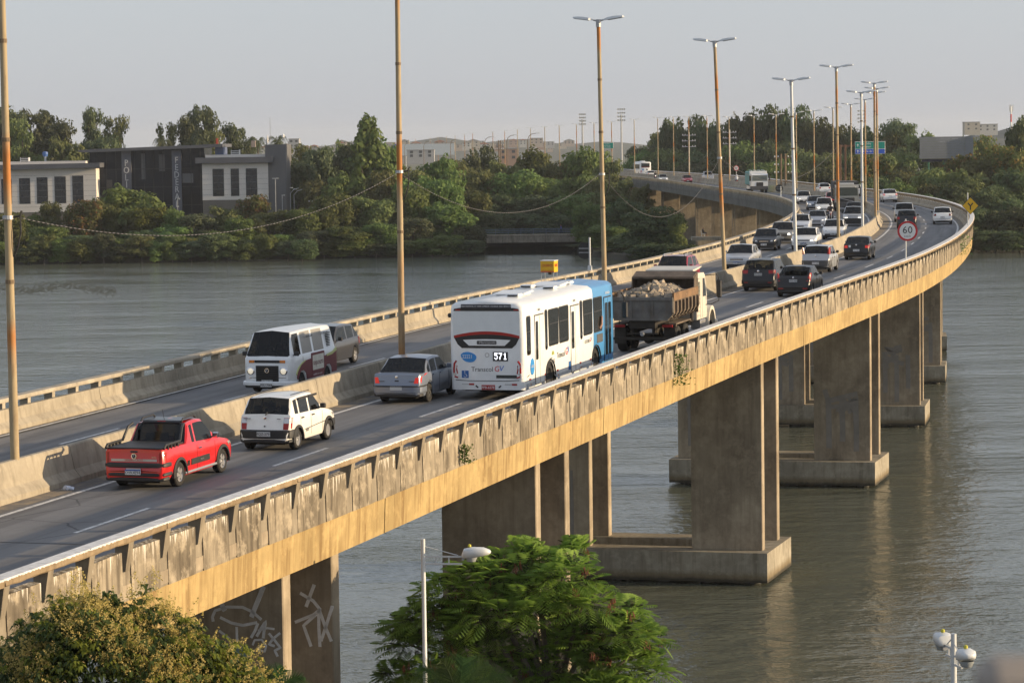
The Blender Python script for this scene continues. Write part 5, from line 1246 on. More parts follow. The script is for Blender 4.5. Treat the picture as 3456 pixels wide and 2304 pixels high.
    for sd_ in (1, -1):
        y = sd_*1.122
        MB().prism([(5.55, 1.80), (5.55, 2.52), (5.85, 2.52), (6.08, 1.86), (6.05, 1.80)], min(y-sd_*.02, y+sd_*.008), max(y-sd_*.02, y+sd_*.008)).build('side_window', GLASS, r)
        MB().prism(rpoly(4.72, 4.98, 1.85, 2.42, .05), min(y-sd_*.02, y+sd_*.010), max(y-sd_*.02, y+sd_*.010)).build('side_window', GLASS2, r)
        for x in (4.62, 5.1, 5.42): MB().box(x-.012, x+.012, min(y, y+sd_*.01), max(y, y+sd_*.01), 1.0, 2.6).build('cab_rib', CABW, r)
        for z in np.arange(1.1, 2.6, .16): MB().box(4.5, 5.05, min(y, y+sd_*.005), max(y, y+sd_*.005), z-.006, z+.006).build('panel_groove', RUST, r)
        # swept front wing over the front wheel
        vs = []; n = 12
        for i in range(n+1):
            t = PI*1.02*i/n; 
            for rr_, yy in ((.56, .72), (.56, 1.22), (.68, 1.22), (.72, .72)): vs.append((6.75-rr_*math.cos(t)*1.0, sd_*yy, .52+rr_*math.sin(t)*1.25))
        fs = [(i*4+k, i*4+(k+1) % 4, i*4+4+(k+1) % 4, i*4+4+k) for i in range(n) for k in range(4)]+[(3, 2, 1, 0), (n*4, n*4+1, n*4+2, n*4+3)]
        MB().add(vs, fs).build('front_wing', CABW, r, 40)
        add_wheel(r, 6.75, sd_*1.0, .48, .26, STEELW, 'steel', 6, False)
        MB().box(5.0, 5.9, min(sd_*.75, sd_*1.15), max(sd_*.75, sd_*1.15), .55, .92, bev=.03).build('fuel_tank', ALLOY if sd_ < 0 else DARK, r)
        m = MB().tube([(6.0, sd_*1.1, 2.6), (6.15, sd_*1.55, 2.64), (6.2, sd_*1.62, 2.5), (6.2, sd_*1.62, 1.6), (6.1, sd_*1.3, 1.45), (6.05, sd_*1.12, 1.45)], .018, 6); m.build('mirror_arm', DARK, r)
        MB().box(6.15, 6.24, min(sd_*1.52, sd_*1.74), max(sd_*1.52, sd_*1.74), 1.72, 2.42, bev=.04).build('mirror', BLK, r)
    MB().prism([(6.2, 1.0), (6.2, 1.86), (7.55, 1.72), (7.7, 1.5), (7.7, .8), (6.2, .8)], -.72, .72).build('bonnet', CABW, r)
    MB().box(7.6, 7.85, -1.2, 1.2, .5, .75, bev=.03).build('bumper', CABW, r)
    MB().prism([(4.6, 2.80), (6.1, 2.93), (6.15, 2.97), (4.6, 2.90)], -.95, .95).build('roof_deflector', CABW, r)
    MB().tube([(4.3, -.95, .9), (4.3, -.95, 2.5)], .06, 8).build('exhaust_stack', DARK, r)
    # the load: every stone its own object
    STONE = []
    sm = PM('cut_stone', (.34, .28, .21), .9, 0, .35, 5.); sm2 = PM('cut_stone_dark', (.22, .19, .15), .9, 0, .35, 5.)
    for k in range(6):
        bm = bmesh.new(); bmesh.ops.create_cube(bm, size=1.); rr = random.Random(k)
        for v in bm.verts: v.co = Vector((v.co.x*(.34+rr.uniform(-.07, .07)), v.co.y*(.24+rr.uniform(-.05, .05)), v.co.z*(.20+rr.uniform(-.05, .05))))
        bmesh.ops.bevel(bm, geom=bm.edges[:], offset=.02, segments=1, affect='EDGES')
        me = bpy.data.meshes.new('stone'); bm.to_mesh(me); bm.free(); me.materials.append(sm if k % 3 else sm2); STONE.append(me)
    MB().add([(.1, -1.15, 1.37), (4.05, -1.15, 1.37), (4.05, 1.15, 1.37), (.1, 1.15, 1.37), (.15, -1.1, 1.95), (4.0, -1.1, 1.95), (4.0, 1.1, 1.95), (.15, 1.1, 1.95), (1.2, -.45, 2.3), (3.4, -.45, 2.42), (3.4, .45, 2.42), (1.2, .45, 2.3)],
             [(0, 1, 5, 4), (1, 2, 6, 5), (2, 3, 7, 6), (3, 0, 4, 7), (4, 5, 9, 8), (5, 6, 10, 9), (6, 7, 11, 10), (7, 4, 8, 11), (8, 9, 10, 11)]).build('rubble_bed', sm2, r)['kind'] = 'stuff'
    bpy.context.view_layer.update(); Mw = r.matrix_world.copy(); rr = random.Random(4)
    for k in range(135):
        x = rr.uniform(.25, 3.9); y = rr.uniform(-1.05, 1.05)
        ridge = 2.05+.36*max(0, 1-abs(y)/1.0)*min(1, (x-.1)/1.1)*min(1, (4.2-x)/.7)
        o = obj('stone', STONE[k % 6]); o.matrix_world = Mw @ Matrix.Translation((x, y, ridge+rr.uniform(-.03, .05)))
        o.rotation_euler = (rr.uniform(-.7, .7), rr.uniform(-.7, .7), rr.uniform(0, 6.3)); s = rr.uniform(.75, 1.15); o.scale = (s, s, s)
        tag(o, 'rough grey-brown cut stone heaped in the body of the dump truck', 'stone', 'stones heaped in the dump truck')
dump_truck()

def cabover(r, W, H, col, front, z0=.95, depth=2.0, wsz=(1.75, 2.55), lit=True):
    """cab-over front at local x=front facing +x"""
    poly = [(front-depth, z0), (front-depth, H-.08), (front-depth+.1, H), (front-.35, H-.02), (front-.12, H-.22), (front, wsz[0]-.05), (front, z0)]
    MB().prism(poly, -W/2+.04, W/2-.04).build('cab', col, r)
    k = (wsz[1]-wsz[0]); dx = .12*k/(H-.22-wsz[0]+.05)
    vs = [(front+.012, -W/2+.12, wsz[0]), (front+.012, W/2-.12, wsz[0]), (front-dx+.008, W/2-.18, wsz[1]), (front-dx+.008, -W/2+.18, wsz[1])]; vs += [(x-.05, y, z) for x, y, z in vs]
    MB().add(vs, [(0, 1, 2, 3), (7, 6, 5, 4), (0, 4, 5, 1), (1, 5, 6, 2), (2, 6, 7, 3), (3, 7, 4, 0)]).build('windscreen', GLASS2, r)
    for sd_ in (1, -1):
        MB().prism(rpoly(front-1.1, front-.25, wsz[0], wsz[1]-.05, .06), min(sd_*(W/2-.06), sd_*(W/2-.03)), max(sd_*(W/2-.06), sd_*(W/2-.03))).build('side_window', GLASS, r)
        MB().box(front-.03, front+.03, min(sd_*(W/2-.5), sd_*(W/2-.12)), max(sd_*(W/2-.5), sd_*(W/2-.12)), .72, .90, bev=.02).build('headlight', HEADLIT if lit else CLEAR, r)
        add_wheel(r, front-1.15, sd_*(W/2-.2), .5, .3, STEELW, 'steel', 6, False)
        MB().tube([(front-.1, sd_*(W/2-.1), wsz[1]), (front+.1, sd_*(W/2+.2), wsz[1]-.05)], .02, 5).build('mirror_arm', BLK, r)
        MB().box(front+.03, front+.12, min(sd_*(W/2+.08), sd_*(W/2+.3)), max(sd_*(W/2+.08), sd_*(W/2+.3)), wsz[0]+.0, wsz[1]-.05, bev=.03).build('mirror', BLK, r)
    MB().box(front-.3, front+.06, -W/2+.02, W/2-.02, .42, .96, bev=.04).build('bumper', DGREY, r)
    MB().tube([(front-.01, .3, wsz[0]+.02), (front-.02, -.3, wsz[0]+.12)], .012, 5).build('wiper', BLK, r)
def tractor():
    r = vroot('tractor_truck', 'grey-beige tractor truck with dark load body facing the camera by the lamp posts', 'truck', 34.9, 302.4, -1, 0)
    CG = paint('champagne', (.42, .40, .34), .4, .35, .2)
    cabover(r, 2.5, 2.75, CG, 0., .95, 2.1, (1.62, 2.42), False)
    g = MB().box(-.02, .02, -.78, .78, .98, 1.42, bev=.03).build('grille', BLK, r)
    for k in range(4): MB().box(.02, .035, -.72, .72, 1.05+k*.09, 1.08+k*.09).build('grille_bar', DGREY, g)
    MB().tube([(.04, .7, 1.02), (.04, -.7, 1.38)], .03, 6).build('grille_slash', ALLOY, g)
    MB().prism([(-1.7, 2.74), (-1.6, 2.95), (-.6, 2.9), (-.3, 2.74)], -.75, .75).build('roof_deflector', CG, r); MB().box(-.25, .02, -.9, .9, 2.45, 2.55, bev=.02).build('sun_visor', CG, r)
    MB().box(-10.5, -2.3, -1.28, 1.28, 1.2, 3.05).build('load_body', PM('dark_tarp', (.05, .05, .05), .8, 0, .3, .8), r)
    MB().box(-10.5, -1.2, -.45, .45, .7, 1.15).build('chassis', UNDER, r)
    for x in (-4, -8.0, -9.3):
        for sd_ in (1, -1): add_wheel(r, x, sd_*1.0, .5, .34, STEELW, 'steel', 6, False)
tractor()
def garbage_truck():
    X, Y = onroad(-2.5, 421)
    r = vroot('garbage_truck', 'white garbage truck with green load body on the far stretch', 'truck', X, Y, -1, 0)
    cw = paint('white2', (.74, .75, .74), .3)
    cabover(r, 2.45, 2.75, cw, 0., .95, 1.9, (1.70, 2.5))
    MB().box(-.02, .03, -.5, .5, .95, 1.5, bev=.03).build('grille', BLK, r); MB().box(-.02, .035, -.2, .2, .55, .68).build('number_plate', PLATE, r)
    MB().box(-8.5, -2.1, -1.25, 1.25, 1.1, 3.05, bev=.12).build('load_body', PM('green_body', (.10, .30, .27), .5, 0, .1), r)
    MB().box(-2.2, -2.0, -1.25, 1.25, 1.1, 3.1, bev=.03).build('body_front', cw, r)
    for y in (-.9, -.3, .3, .9): MB().tube([(-2.3, y, 3.05), (-2.3, y, 3.2), (-6, y, 3.2)], .04, 6).build('roof_rail', cw, r)
    MB().box(-8, -1.2, -.45, .45, .6, 1.1).build('chassis', UNDER, r)
    for x in (-5.4, -6.7):
        for sd_ in (1, -1): add_wheel(r, x, sd_*1.0, .5, .34, STEELW, 'steel', 6, False)
    MB().box(-6.5, -2.5, -1.22, -1.1, .5, .95).build('side_guard', cw, r); MB().box(-6.5, -2.5, 1.1, 1.22, .5, .95).build('side_guard', cw, r)
garbage_truck()

# ---------------------------------------------------------------- people: one continuous skinned figure each
def skin_person(name, label, joints, edges, mats, matfn, loc, rz, group=None, extra=None):
    me = bpy.data.meshes.new(name); vs = [j[:3] for j in joints]; me.from_pydata(vs, edges, [])
    o = bpy.data.objects.new(name, me); COL.objects.link(o)
    md = o.modifiers.new('s', 'SKIN'); 
    for i, j in enumerate(joints): 
        sk = me.skin_vertices[0].data[i]; sk.radius = (j[3], j[4] if len(j) > 4 else j[3]); sk.use_root = (i == 0)
    o.modifiers.new('d', 'SUBSURF').levels = 1
    dg = C.evaluated_depsgraph_get(); me2 = bpy.data.meshes.new_from_object(o.evaluated_get(dg)); bpy.data.objects.remove(o)
    me2.materials.clear()
    for m in mats: me2.materials.append(m)
    for p in me2.polygons: p.material_index = matfn(p.center); p.use_smooth = True
    o = obj(name, me2); o.location = loc; o.rotation_euler = (0, 0, rz); tag(o, label, 'person', group); return o
SKIN = PM('skin', (.32, .17, .11), .6); HAIR = PM('hair_dark', (.02, .015, .012), .7); JEAN = PM('denim_dark', (.03, .04, .07), .85); WSHIRT = PM('white_shirt', (.62, .65, .70), .85); DSHIRT = PM('dark_jacket', (.03, .03, .035), .8)
RIDER = ([(-.10, 0, .86, .14, .16), (-.08, 0, 1.05, .13, .16), (0, 0, 1.28, .13, .18), (.03, 0, 1.42, .07, .1), (.06, 0, 1.50, .055), (.09, 0, 1.60, .10), (.10, 0, 1.70, .09),
          (.02, .20, 1.36, .065), (.22, .28, 1.14, .05), (.46, .27, 1.06, .04), (.53, .27, 1.05, .04), (.02, -.20, 1.36, .065), (.22, -.28, 1.14, .05), (.46, -.27, 1.06, .04), (.53, -.27, 1.05, .04),
          (-.06, .12, .83, .10), (.28, .20, .72, .08), (.10, .19, .36, .055), (.24, .19, .30, .045), (-.06, -.12, .83, .10), (.28, -.20, .72, .08), (.10, -.19, .36, .055), (.24, -.19, .30, .045)],
         [(0, 1), (1, 2), (2, 3), (3, 4), (4, 5), (5, 6), (2, 7), (7, 8), (8, 9), (9, 10), (2, 11), (11, 12), (12, 13), (13, 14), (0, 15), (15, 16), (16, 17), (17, 18), (0, 19), (19, 20), (20, 21), (21, 22)])
def motorbike(X, Y, dirn, label, rlabel, shirt, lit=False):
    r = vroot('motorcycle', label, 'motorcycle', X, Y, dirn, 0)
    for x in (-.62, .66):
        MB().lathe([(-.05, .22), (-.055, .27), (0, .31), (.055, .27), (.05, .22)], 18, 'y', (x, 0, .31)).build('wheel', TYRE, r, 40)
        MB().lathe([(-.02, .01), (-.03, .2), (.03, .2), (.02, .01)], 14, 'y', (x, 0, .31)).build('wheel_hub', DGREY, r)
    MB().tube([(-.5, 0, .62), (-.1, 0, .70), (.15, 0, .86), (.35, 0, .84), (.45, 0, .7)], [.1, .12, .14, .12, .06], 10).build('fuel_tank', REDP, r, 40)
    MB().tube([(-.75, 0, .80), (-.4, 0, .77), (-.05, 0, .76)], [.08, .12, .10], 8).build('seat', BLK, r, 40)
    MB().box(-.2, .3, -.14, .14, .28, .62, bev=.05).build('engine', DGREY, r)
    m = MB()
    for y in (-.09, .09): m.tube([(.66, y, .31), (.42, y, .95)], .028, 7)
    m.tube([(.40, -.34, 1.04), (.42, -.1, .98), (.42, .1, .98), (.40, .34, 1.04)], .018, 6); m.build('fork', ALLOY, r)
    MB().lathe([(-.06, .04), (0, .085), (.03, .06), (.04, .001)], 12, 'x', (.52, 0, .86)).build('headlight', HEADLIT if lit else CLEAR, r, 40)
    MB().box(-.88, -.82, -.09, .09, .66, .74, bev=.01).build('tail_light', RED, r)
    bpy.context.view_layer.update()
    j = RIDER
    o = skin_person('person', rlabel, j[0], j[1], [shirt, JEAN, SKIN], lambda c: 1 if c.z < .9 else (2 if (c.z > 1.46 or c.x > .42) else 0), r.location, r.rotation_euler.z, 'motorcycle riders')
    o.location = r.location
    hm = MB().lathe([(-.12, .10), (-.08, .135), (.02, .15), (.10, .11), (.145, .001)], 14, 'z', (.09, 0, 1.64)); h = hm.build('helmet', WSHIRT if shirt is WSHIRT else BLK, o, 50)
motorbike(28.97, 264.0, -1, 'motorcycle weaving between the dull silver hatchback and the white sport utility car', 'motorcycle rider in dark jacket and dark helmet in the oncoming queue', DSHIRT)
motorbike(*onroad(2.6, 500), 1, 'motorcycle ridden away by a person in white shirt on the far stretch', 'motorcycle rider in white shirt and white helmet riding away', WSHIRT)
motorbike(*onroad(-2.6, 582), -1, 'distant motorcycle with one bright headlight on the far stretch', 'distant motorcycle rider in dark clothes behind a bright headlight', DSHIRT, True)
STAND = ([(0, 0, .92, .13, .15), (0, 0, 1.12, .11, .14), (.02, 0, 1.34, .12, .17), (.03, 0, 1.47, .06), (.05, 0, 1.56, .09), (.05, 0, 1.66, .085), (.02, .2, 1.40, .06), (.05, .25, 1.15, .045), (.16, .25, .95, .035), (.02, -.2, 1.40, .06), (.0, -.25, 1.15, .045), (.08, -.25, .94, .035),
          (.02, .1, .86, .10), (.18, .1, .5, .065), (.10, .1, .09, .045), (.24, .1, .05, .04), (0, -.1, .86, .10), (-.10, -.1, .5, .065), (-.24, -.1, .12, .045), (-.12, -.1, .05, .04)],
         [(0, 1), (1, 2), (2, 3), (3, 4), (4, 5), (2, 6), (6, 7), (7, 8), (2, 9), (9, 10), (10, 11), (0, 12), (12, 13), (13, 14), (14, 15), (0, 16), (16, 17), (17, 18), (18, 19)])
SIT = ([(0, 0, .50, .13, .15), (-.05, 0, .72, .11, .14), (-.03, 0, .94, .12, .17), (.0, 0, 1.07, .06), (.03, 0, 1.16, .09), (.03, 0, 1.25, .085), (-.03, .2, 1.0, .06), (.06, .26, .76, .045), (.28, .2, .66, .035), (-.03, -.2, 1.0, .06), (.06, -.26, .76, .045), (.28, -.2, .66, .035),
        (.05, .1, .5, .10), (.45, .12, .52, .075), (.48, .12, .09, .045), (.62, .12, .05, .04), (.05, -.1, .5, .10), (.45, -.12, .52, .075), (.52, -.12, .09, .045), (.66, -.12, .05, .04)],
       STAND[1])
# ================================================================ STREET FURNITURE
RUSTP = PM('rust_orange_pole', (.42, .17, .035), .75, .1, .35, .9); RUSTY = PM('faded_pole', (.36, .26, .13), .7, .1, .3, .7); WHPOLE = PM('white_pole', (.55, .57, .57), .55, .1, .12, .6); DKPOLE = PM('brown_pole', (.17, .12, .07), .75, .1, .35, .8)
LUMH = PM('lamp_housing', (.62, .64, .64), .45, .1, .06, 2.); LUMG = PM('lamp_glass', (.30, .32, .32), .2, 0, .1, 3.)
GALV = PM('galvanised', (.40, .41, .42), .5, .4, .15, 2.)
def pole_mat():
    m, nt, b = nodes_of('banded_pole'); Pn = world_pos(nt)
    sep = nt.nodes.new('ShaderNodeSeparateXYZ'); link(nt, texco(nt), sep.inputs[0]); oi = nt.nodes.new('ShaderNodeObjectInfo').outputs['Random']
    cb = nt.nodes.new('ShaderNodeCombineXYZ'); link(nt, math_n(nt, 'MULTIPLY', oi, 40.), cb.inputs[0]); link(nt, sep.outputs[2], cb.inputs[2])
    n = tex_noise(nt, cb.outputs[0], .34, 2, .45)
    f = tex_noise(nt, mapping(nt, Pn, (9, 9, 1.2)), 1.4, 5)
    col = mix(nt, ramp(nt, n, [(.40, 0), (.50, 1)]), (.40, .155, .03), (.37, .29, .17))
    col = mix(nt, math_n(nt, 'MULTIPLY', ramp(nt, f, [(.5, 0), (.7, 1)]), .5), col, (.13, .075, .035))
    link(nt, col, b.inputs['Base Color']); b.inputs['Roughness'].default_value = .72; return m
BANDED = pole_mat()
HEADM = None
def lamp_head():
    # one luminaire reaching out along +x from the origin, tilted slightly upwards
    h = MB(); sec = [(0.0, .05, .06), (.12, .07, .08), (.2, .15, .10), (.55, .17, .11), (.88, .13, .07), (.93, .06, .03)]
    vs = []
    for x, hw, hh in sec: vs += [(x, -hw, 0), (x, hw, 0), (x, hw*.75, hh), (x, -hw*.75, hh)]
    fs = [(i*4+k, i*4+(k+1) % 4, i*4+4+(k+1) % 4, i*4+4+k) for i in range(5) for k in range(4)]+[(3, 2, 1, 0), (20, 21, 22, 23)]
    return h.add(vs, fs).mesh('luminaire', LUMH), MB().box(.22, .86, -.11, .11, -.025, .0, bev=.01).mesh('lamp_glass', LUMG)
LH, LG = lamp_head()
def street_lamp(label, Y, base, top, mat=BANDED, r0=.105, r1=.075, group='lamp posts along the bridge median', tilt=.14, heads=True, az=None, seg=True):
    """base, top are points of the pole; twin luminaires across the road"""
    b = Vector(base); t = Vector(top); root = thing('street_lamp', label, 'street lamp', b, 0, group)
    d = t-b; n = 5; pts = [d*(k/n) for k in range(n+1)]
    MB().tube(pts, [r0+(r1-r0)*k/n for k in range(n+1)], 12).build('pole', mat, root, 50)
    if not heads: return root
    for k in (.36, .62, .8):
        c = d*k; MB().tube([c-d.normalized()*.05, c+d.normalized()*.05], r0+(r1-r0)*k+.012, 10).build('pole_collar', DKPOLE, root)
    MB().tube([d-d.normalized()*.25, d+d.normalized()*.08], r1+.03, 10).build('pole_cap', GALV, root)
    h = HEAD(Y) if az is None else az
    for sd_ in (0, PI):
        e = bpy.data.objects.new('lamp_arm', MB().tube([(0, 0, 0), (.26, 0, .03)], .035, 8).mesh('lamp_arm', GALV)); COL.objects.link(e); e.parent = root
        e.matrix_local = Matrix.Translation(d) @ Matrix.Rotation(sd_-h, 4, 'Z') @ Matrix.Rotation(-tilt, 4, 'Y')
        o = obj('luminaire', LH, e, (.22, 0, .0)); obj('lamp_glass', LG, o)
    return root
# (Y, X shift of the top relative to the base, top height z, white?)
MAIN_LABELS = ['orange rusty lamp post leaning at the left edge of the picture', 'tall two-tone lamp post standing behind the silver-blue sedan', 'rusty lamp post rising behind the front of the city bus',
    'rusty twin lamp post beside the light silver saloon', 'white twin lamp post in front of the large white saloon', 'rusty twin lamp post in front of the white hatchback in the inner oncoming lane', 'white twin lamp post beside the pale silver sport utility car',
    'foremost of the brown lamp posts clustered at the end of the straight median', 'second brown lamp post clustered at the end of the straight median']
POLES = [(71.75, -.03, 24.2, 0), (99.5, .05, 24.2, 0), (126, -.15, 24.05, 0), (150, -.41, 23.9, 0), (171, -.2, 22.3, 1), (193.75, -.08, 23.6, 0), (218.5, -.05, 22.3, 1), (245.25, -.06, 23.5, 0), (266, -.05, 23.4, 0)]
for (y, dx, zt, wh), lb in zip(POLES, MAIN_LABELS):
    p = P('M', y, -.11, .5); street_lamp(lb, y, p, (p.x+dx, y, zt), WHPOLE if wh else BANDED, .115 if y < 110 else .11, .08)
for k, y in enumerate((284, 307, 331, 355, 377, 397, 421, 450, 487, 521, 550, 573, 596, 634)):
    p = P('M', y, -.11, .6); zt = (23.3, 23, 22.8, 22.7, 22.6, 22.6, 22.6, 22.7, 22.9, 23.4, 23.6, 23.8, 23.9, 23.9)[k]
    ords = ['first', 'second', 'third', 'fourth', 'fifth', 'sixth', 'seventh', 'eighth', 'ninth', 'tenth', 'eleventh', 'twelfth', 'thirteenth', 'fourteenth']
    street_lamp('rusty twin lamp post, %s past the clustered brown posts on the median' % ords[k], y, p, (p.x, y, zt), BANDED, .10, .075)
for k, (px, y) in enumerate(((2073, 672), (2014, 705), (1955, 745), (1897, 785), (1848, 832), (1800, 884), (1756, 940), (1713, 1010), (1673, 1085), (1605, 1180), (1578, 1280), (1546, 1380), (1517, 1500), (1488, 1624), (1462, 1750), (1412, 1890), (1390, 2030))):
    x = (px-1728)/F_PX*y; street_lamp('thin hazy twin lamp post on the distant road', y, (x, y, 8), (x, y, 23.8), BANDED, .13, .10, 'distant lamp posts beyond the trees', az=0.)
# single-arm lamps on the far road
for k, (px, y, zt) in enumerate(((1272, 1500, 19.8), (1330, 1350, 20.2), (1375, 1200, 20.3), (1440, 1050, 20.6), (1530, 950, 21), (1645, 820, 21.2), (1720, 760, 21.4), (1790, 690, 21.5))):
    x = (px-1728)/F_PX*y; t = thing('street_lamp', 'curved single-arm lamp post on the distant road', 'street lamp', (x, y, 8), 0, 'distant single-arm lamp posts')
    pts = [(0, 0, 0), (0, 0, zt-9.6), (.3, 0, zt-8.7), (1.0, 0, zt-8.15), (2.1, 0, zt-8)]
    MB().tube(pts, [.11, .09, .08, .07, .06], 8).build('pole', DKPOLE, t); MB().box(1.9, 2.9, -.16, .16, zt-8.06, zt-7.9, bev=.03).build('luminaire', LUMH, t)

# ---------------------------------------------------------------- slung cables between the lamp posts
def cable(A, B, sag, label, r=.011, n=220):
    A, B = Vector(A), Vector(B); m1 = MB(); pts = []
    for i in range(n+1):
        t = i/n; p = A.lerp(B, t); p.z -= 4*sag*t*(1-t); pts.append(p)
    root = thing('utility_cable', label, 'cable', A, 0, 'cables slung between the lamp posts')
    a, b = MB(), MB()
    for i in range(n):
        p, q = pts[i]-A, pts[i+1]-A
        (a if i % 2 else b).tube([p, q], r, 5)
    a.build('cable_strand', PM('cable_black', (.02, .02, .02), .6), root)['kind'] = 'stuff'; b.build('cable_strand', PM('cable_grey', (.16, .155, .15), .6), root)['kind'] = 'stuff'; return root
def pp(i, z): 
    y, dx, zt, w = POLES[i]; p = P('M', y, -.11, .5); t = (z-p.z)/(zt-p.z); return (p.x+dx*t, y, z)
A0 = pp(0, 17.2); cable((A0[0]-6.4, 48, 17.3), A0, 1.0, 'twisted cable running out of the left edge from the orange rusty post'); cable((A0[0]+.25, A0[1], A0[2]), pp(1, 17.95), 1.15, 'twisted cable slung across the water before the left trees')
cable(pp(1, 17.9), pp(2, 17.6), 1.55, 'twisted cable sagging above the footbridge'); cable(pp(2, 17.5), pp(3, 18.0), 2.4, 'twisted cable dipping toward the leaning rusty post'); cable(pp(3, 18.0), pp(5, 18.4), 1.7, 'twisted cable hanging past the garbage truck')
for i, z in ((0, 17.2), (1, 17.95), (2, 17.5), (3, 18.0)):
    x, y, zz = pp(i, z); t = thing('cable_bracket', 'dark clamp bracket holding cable on the %s' % ['leftmost orange rusty post', 'two-tone lamp post', 'rusty post behind the bus', 'leaning rusty post'][i], 'bracket', (x, y, zz), 0, 'cable brackets')
    MB().lathe([(-.05, .115), (-.05, .135), (.05, .135), (.05, .115)], 12, 'z').build('clamp', GALV, t); MB().tube([(.1, 0, 0), (.3, 0, .03), (.34, 0, .16)], .03, 6).build('hook', INK, t)
    MB().tube([(.3, 0, 0), (.32, -.05, -.35), (.24, -.04, -.7), (.14, 0, -.95)], .022, 6).build('loose_wire', INK, t)

# ---------------------------------------------------------------- traffic signs
SIGNW = PM('sign_white', (.74, .74, .72), .4, 0, .03); SIGNR = PM('sign_red', (.50, .02, .025), .4); SIGNY = PM('sign_yellow', (.72, .42, .01), .4, 0, .04); SIGNB = PM('sign_black', (.018, .018, .018), .5); SIGNG = PM('sign_green', (.0, .24, .19), .4, 0, .05); SIGNBL = PM('sign_blue', (.02, .09, .50), .4, 0, .05)
def face_frame(h): return Matrix(((math.cos(h), -math.sin(h), 0, 0), (0, 0, 1, 0), (0, 0, 0, 0), (0, 0, 0, 1)))
def sign_root(name, label, p, h, cat='road sign'):
    r = thing(name, label, cat, p, 0); r.rotation_euler = (0, 0, PI/2-h); return r # local +x = travel direction; the face looks along -x
def speed_sign(label, p, h, zc, rad_, post_top, dy=0.):
    r = sign_root('speed_limit_sign', label, p, h)
    MB().tube([(0, 0, 0), (0, 0, post_top)], .04, 10).build('post', WHPOLE, r, 50)
    d = MB().lathe([(-.05, .001), (-.05, rad_), (-.06, rad_), (-.06, rad_*.82), (-.06, .001)][:3]+[(-.062, rad_*.80), (-.04, rad_*.80)], 40, 'x', (0, dy, zc)).build('sign_rim', SIGNR, r, 40)
    MB().lathe([(-.058, .001), (-.058, rad_*.81), (-.045, rad_*.81)], 40, 'x', (0, dy, zc)).build('sign_face', SIGNW, r, 40)
    text('60', rad_*1.0, SIGNB, r, (-.064, dy-.0, zc+.08*rad_), 'back', name='sign_number', spacing=1.05); text('km/h', rad_*.27, SIGNB, r, (-.064, dy, zc-.52*rad_), 'back', name='sign_unit', spacing=1.2)
    return r
y = 156.9; p = P('R', y, -.2, 1.0); speed_sign('round 60 km/h speed limit sign on a post in the near parapet', p, .12, 1.55, .54, 2.2, -.10)
y = 553; p = P('R', y, -.2, 1.0); speed_sign('far small 60 km/h speed limit sign above the distant parapet', p, -.05, 1.4, .50, 2.0)
y = 212.5; p = P('R', y, -.15, .98); r = sign_root('warning_sign', 'yellow diamond warning sign with a black fork symbol at the bend', p, .12)
MB().tube([(0, 0, 0), (0, 0, 2.45)], .04, 10).build('post', WHPOLE, r, 50); a = .60
dia = lambda s: [(-.19+s*math.sin(t), 1.5+s*math.cos(t)*1.07) for t in (0, PI/2, PI, 1.5*PI)]
MB().prism(dia(a), -.06, -.045, axis='x').build('sign_rim', SIGNB, r); MB().prism(dia(a*.94), -.064, -.05, axis='x').build('sign_face', SIGNY, r)
m = MB(); cy, cz = -.19, 1.5
for pts in ([(0, -.30), (0, .02)], [(0, -.02), (-.17, .2)], [(0, -.02), (.17, .2)]):
    (a1, b1), (a2, b2) = pts; d = Vector((a2-a1, b2-b1)).normalized(); nn = Vector((-d.y, d.x))*.042
    q = [(cy+a1+nn.x, cz+b1+nn.y), (cy+a2+nn.x, cz+b2+nn.y), (cy+a2-nn.x, cz+b2-nn.y), (cy+a1-nn.x, cz+b1-nn.y)]; m.prism(q, -.069-.001*len(m.v), -.063, axis='x')
m.build('sign_symbol', SIGNB, r)
def back_sign(label, Y, rd, zc, top, dx):
    p = P('L', Y, -.2, .9); r = sign_root('round_sign', label, p, HEAD(Y))
    MB().tube([(0, 0, 0), (0, 0, top)], .05, 10).build('post', WHPOLE, r, 50)
    MB().lathe([(.06, .001), (.06, rd), (.075, rd), (.075, .001)], 36, 'x', (0, dx, zc)).build('sign_back', SIGNB, r, 40)
    for z in (zc-.2*rd, zc+.3*rd): MB().box(.03, .058, dx-rd*.75, dx+rd*.75, z-.02, z+.02).build('sign_brace', GALV, r)
    MB().prism([(-.12, .0), (.12, 0), (.03, .3), (-.03, .3)], -.1, .1).build('post_foot', WHPOLE, r)
back_sign('black back of a round sign half hidden by the rusty post behind the bus', 151.6, .43, 1.05, 1.75, .27)
back_sign('small black back of a round sign at the left railing near the far bend', 337, .43, 1.05, 1.3, .18)
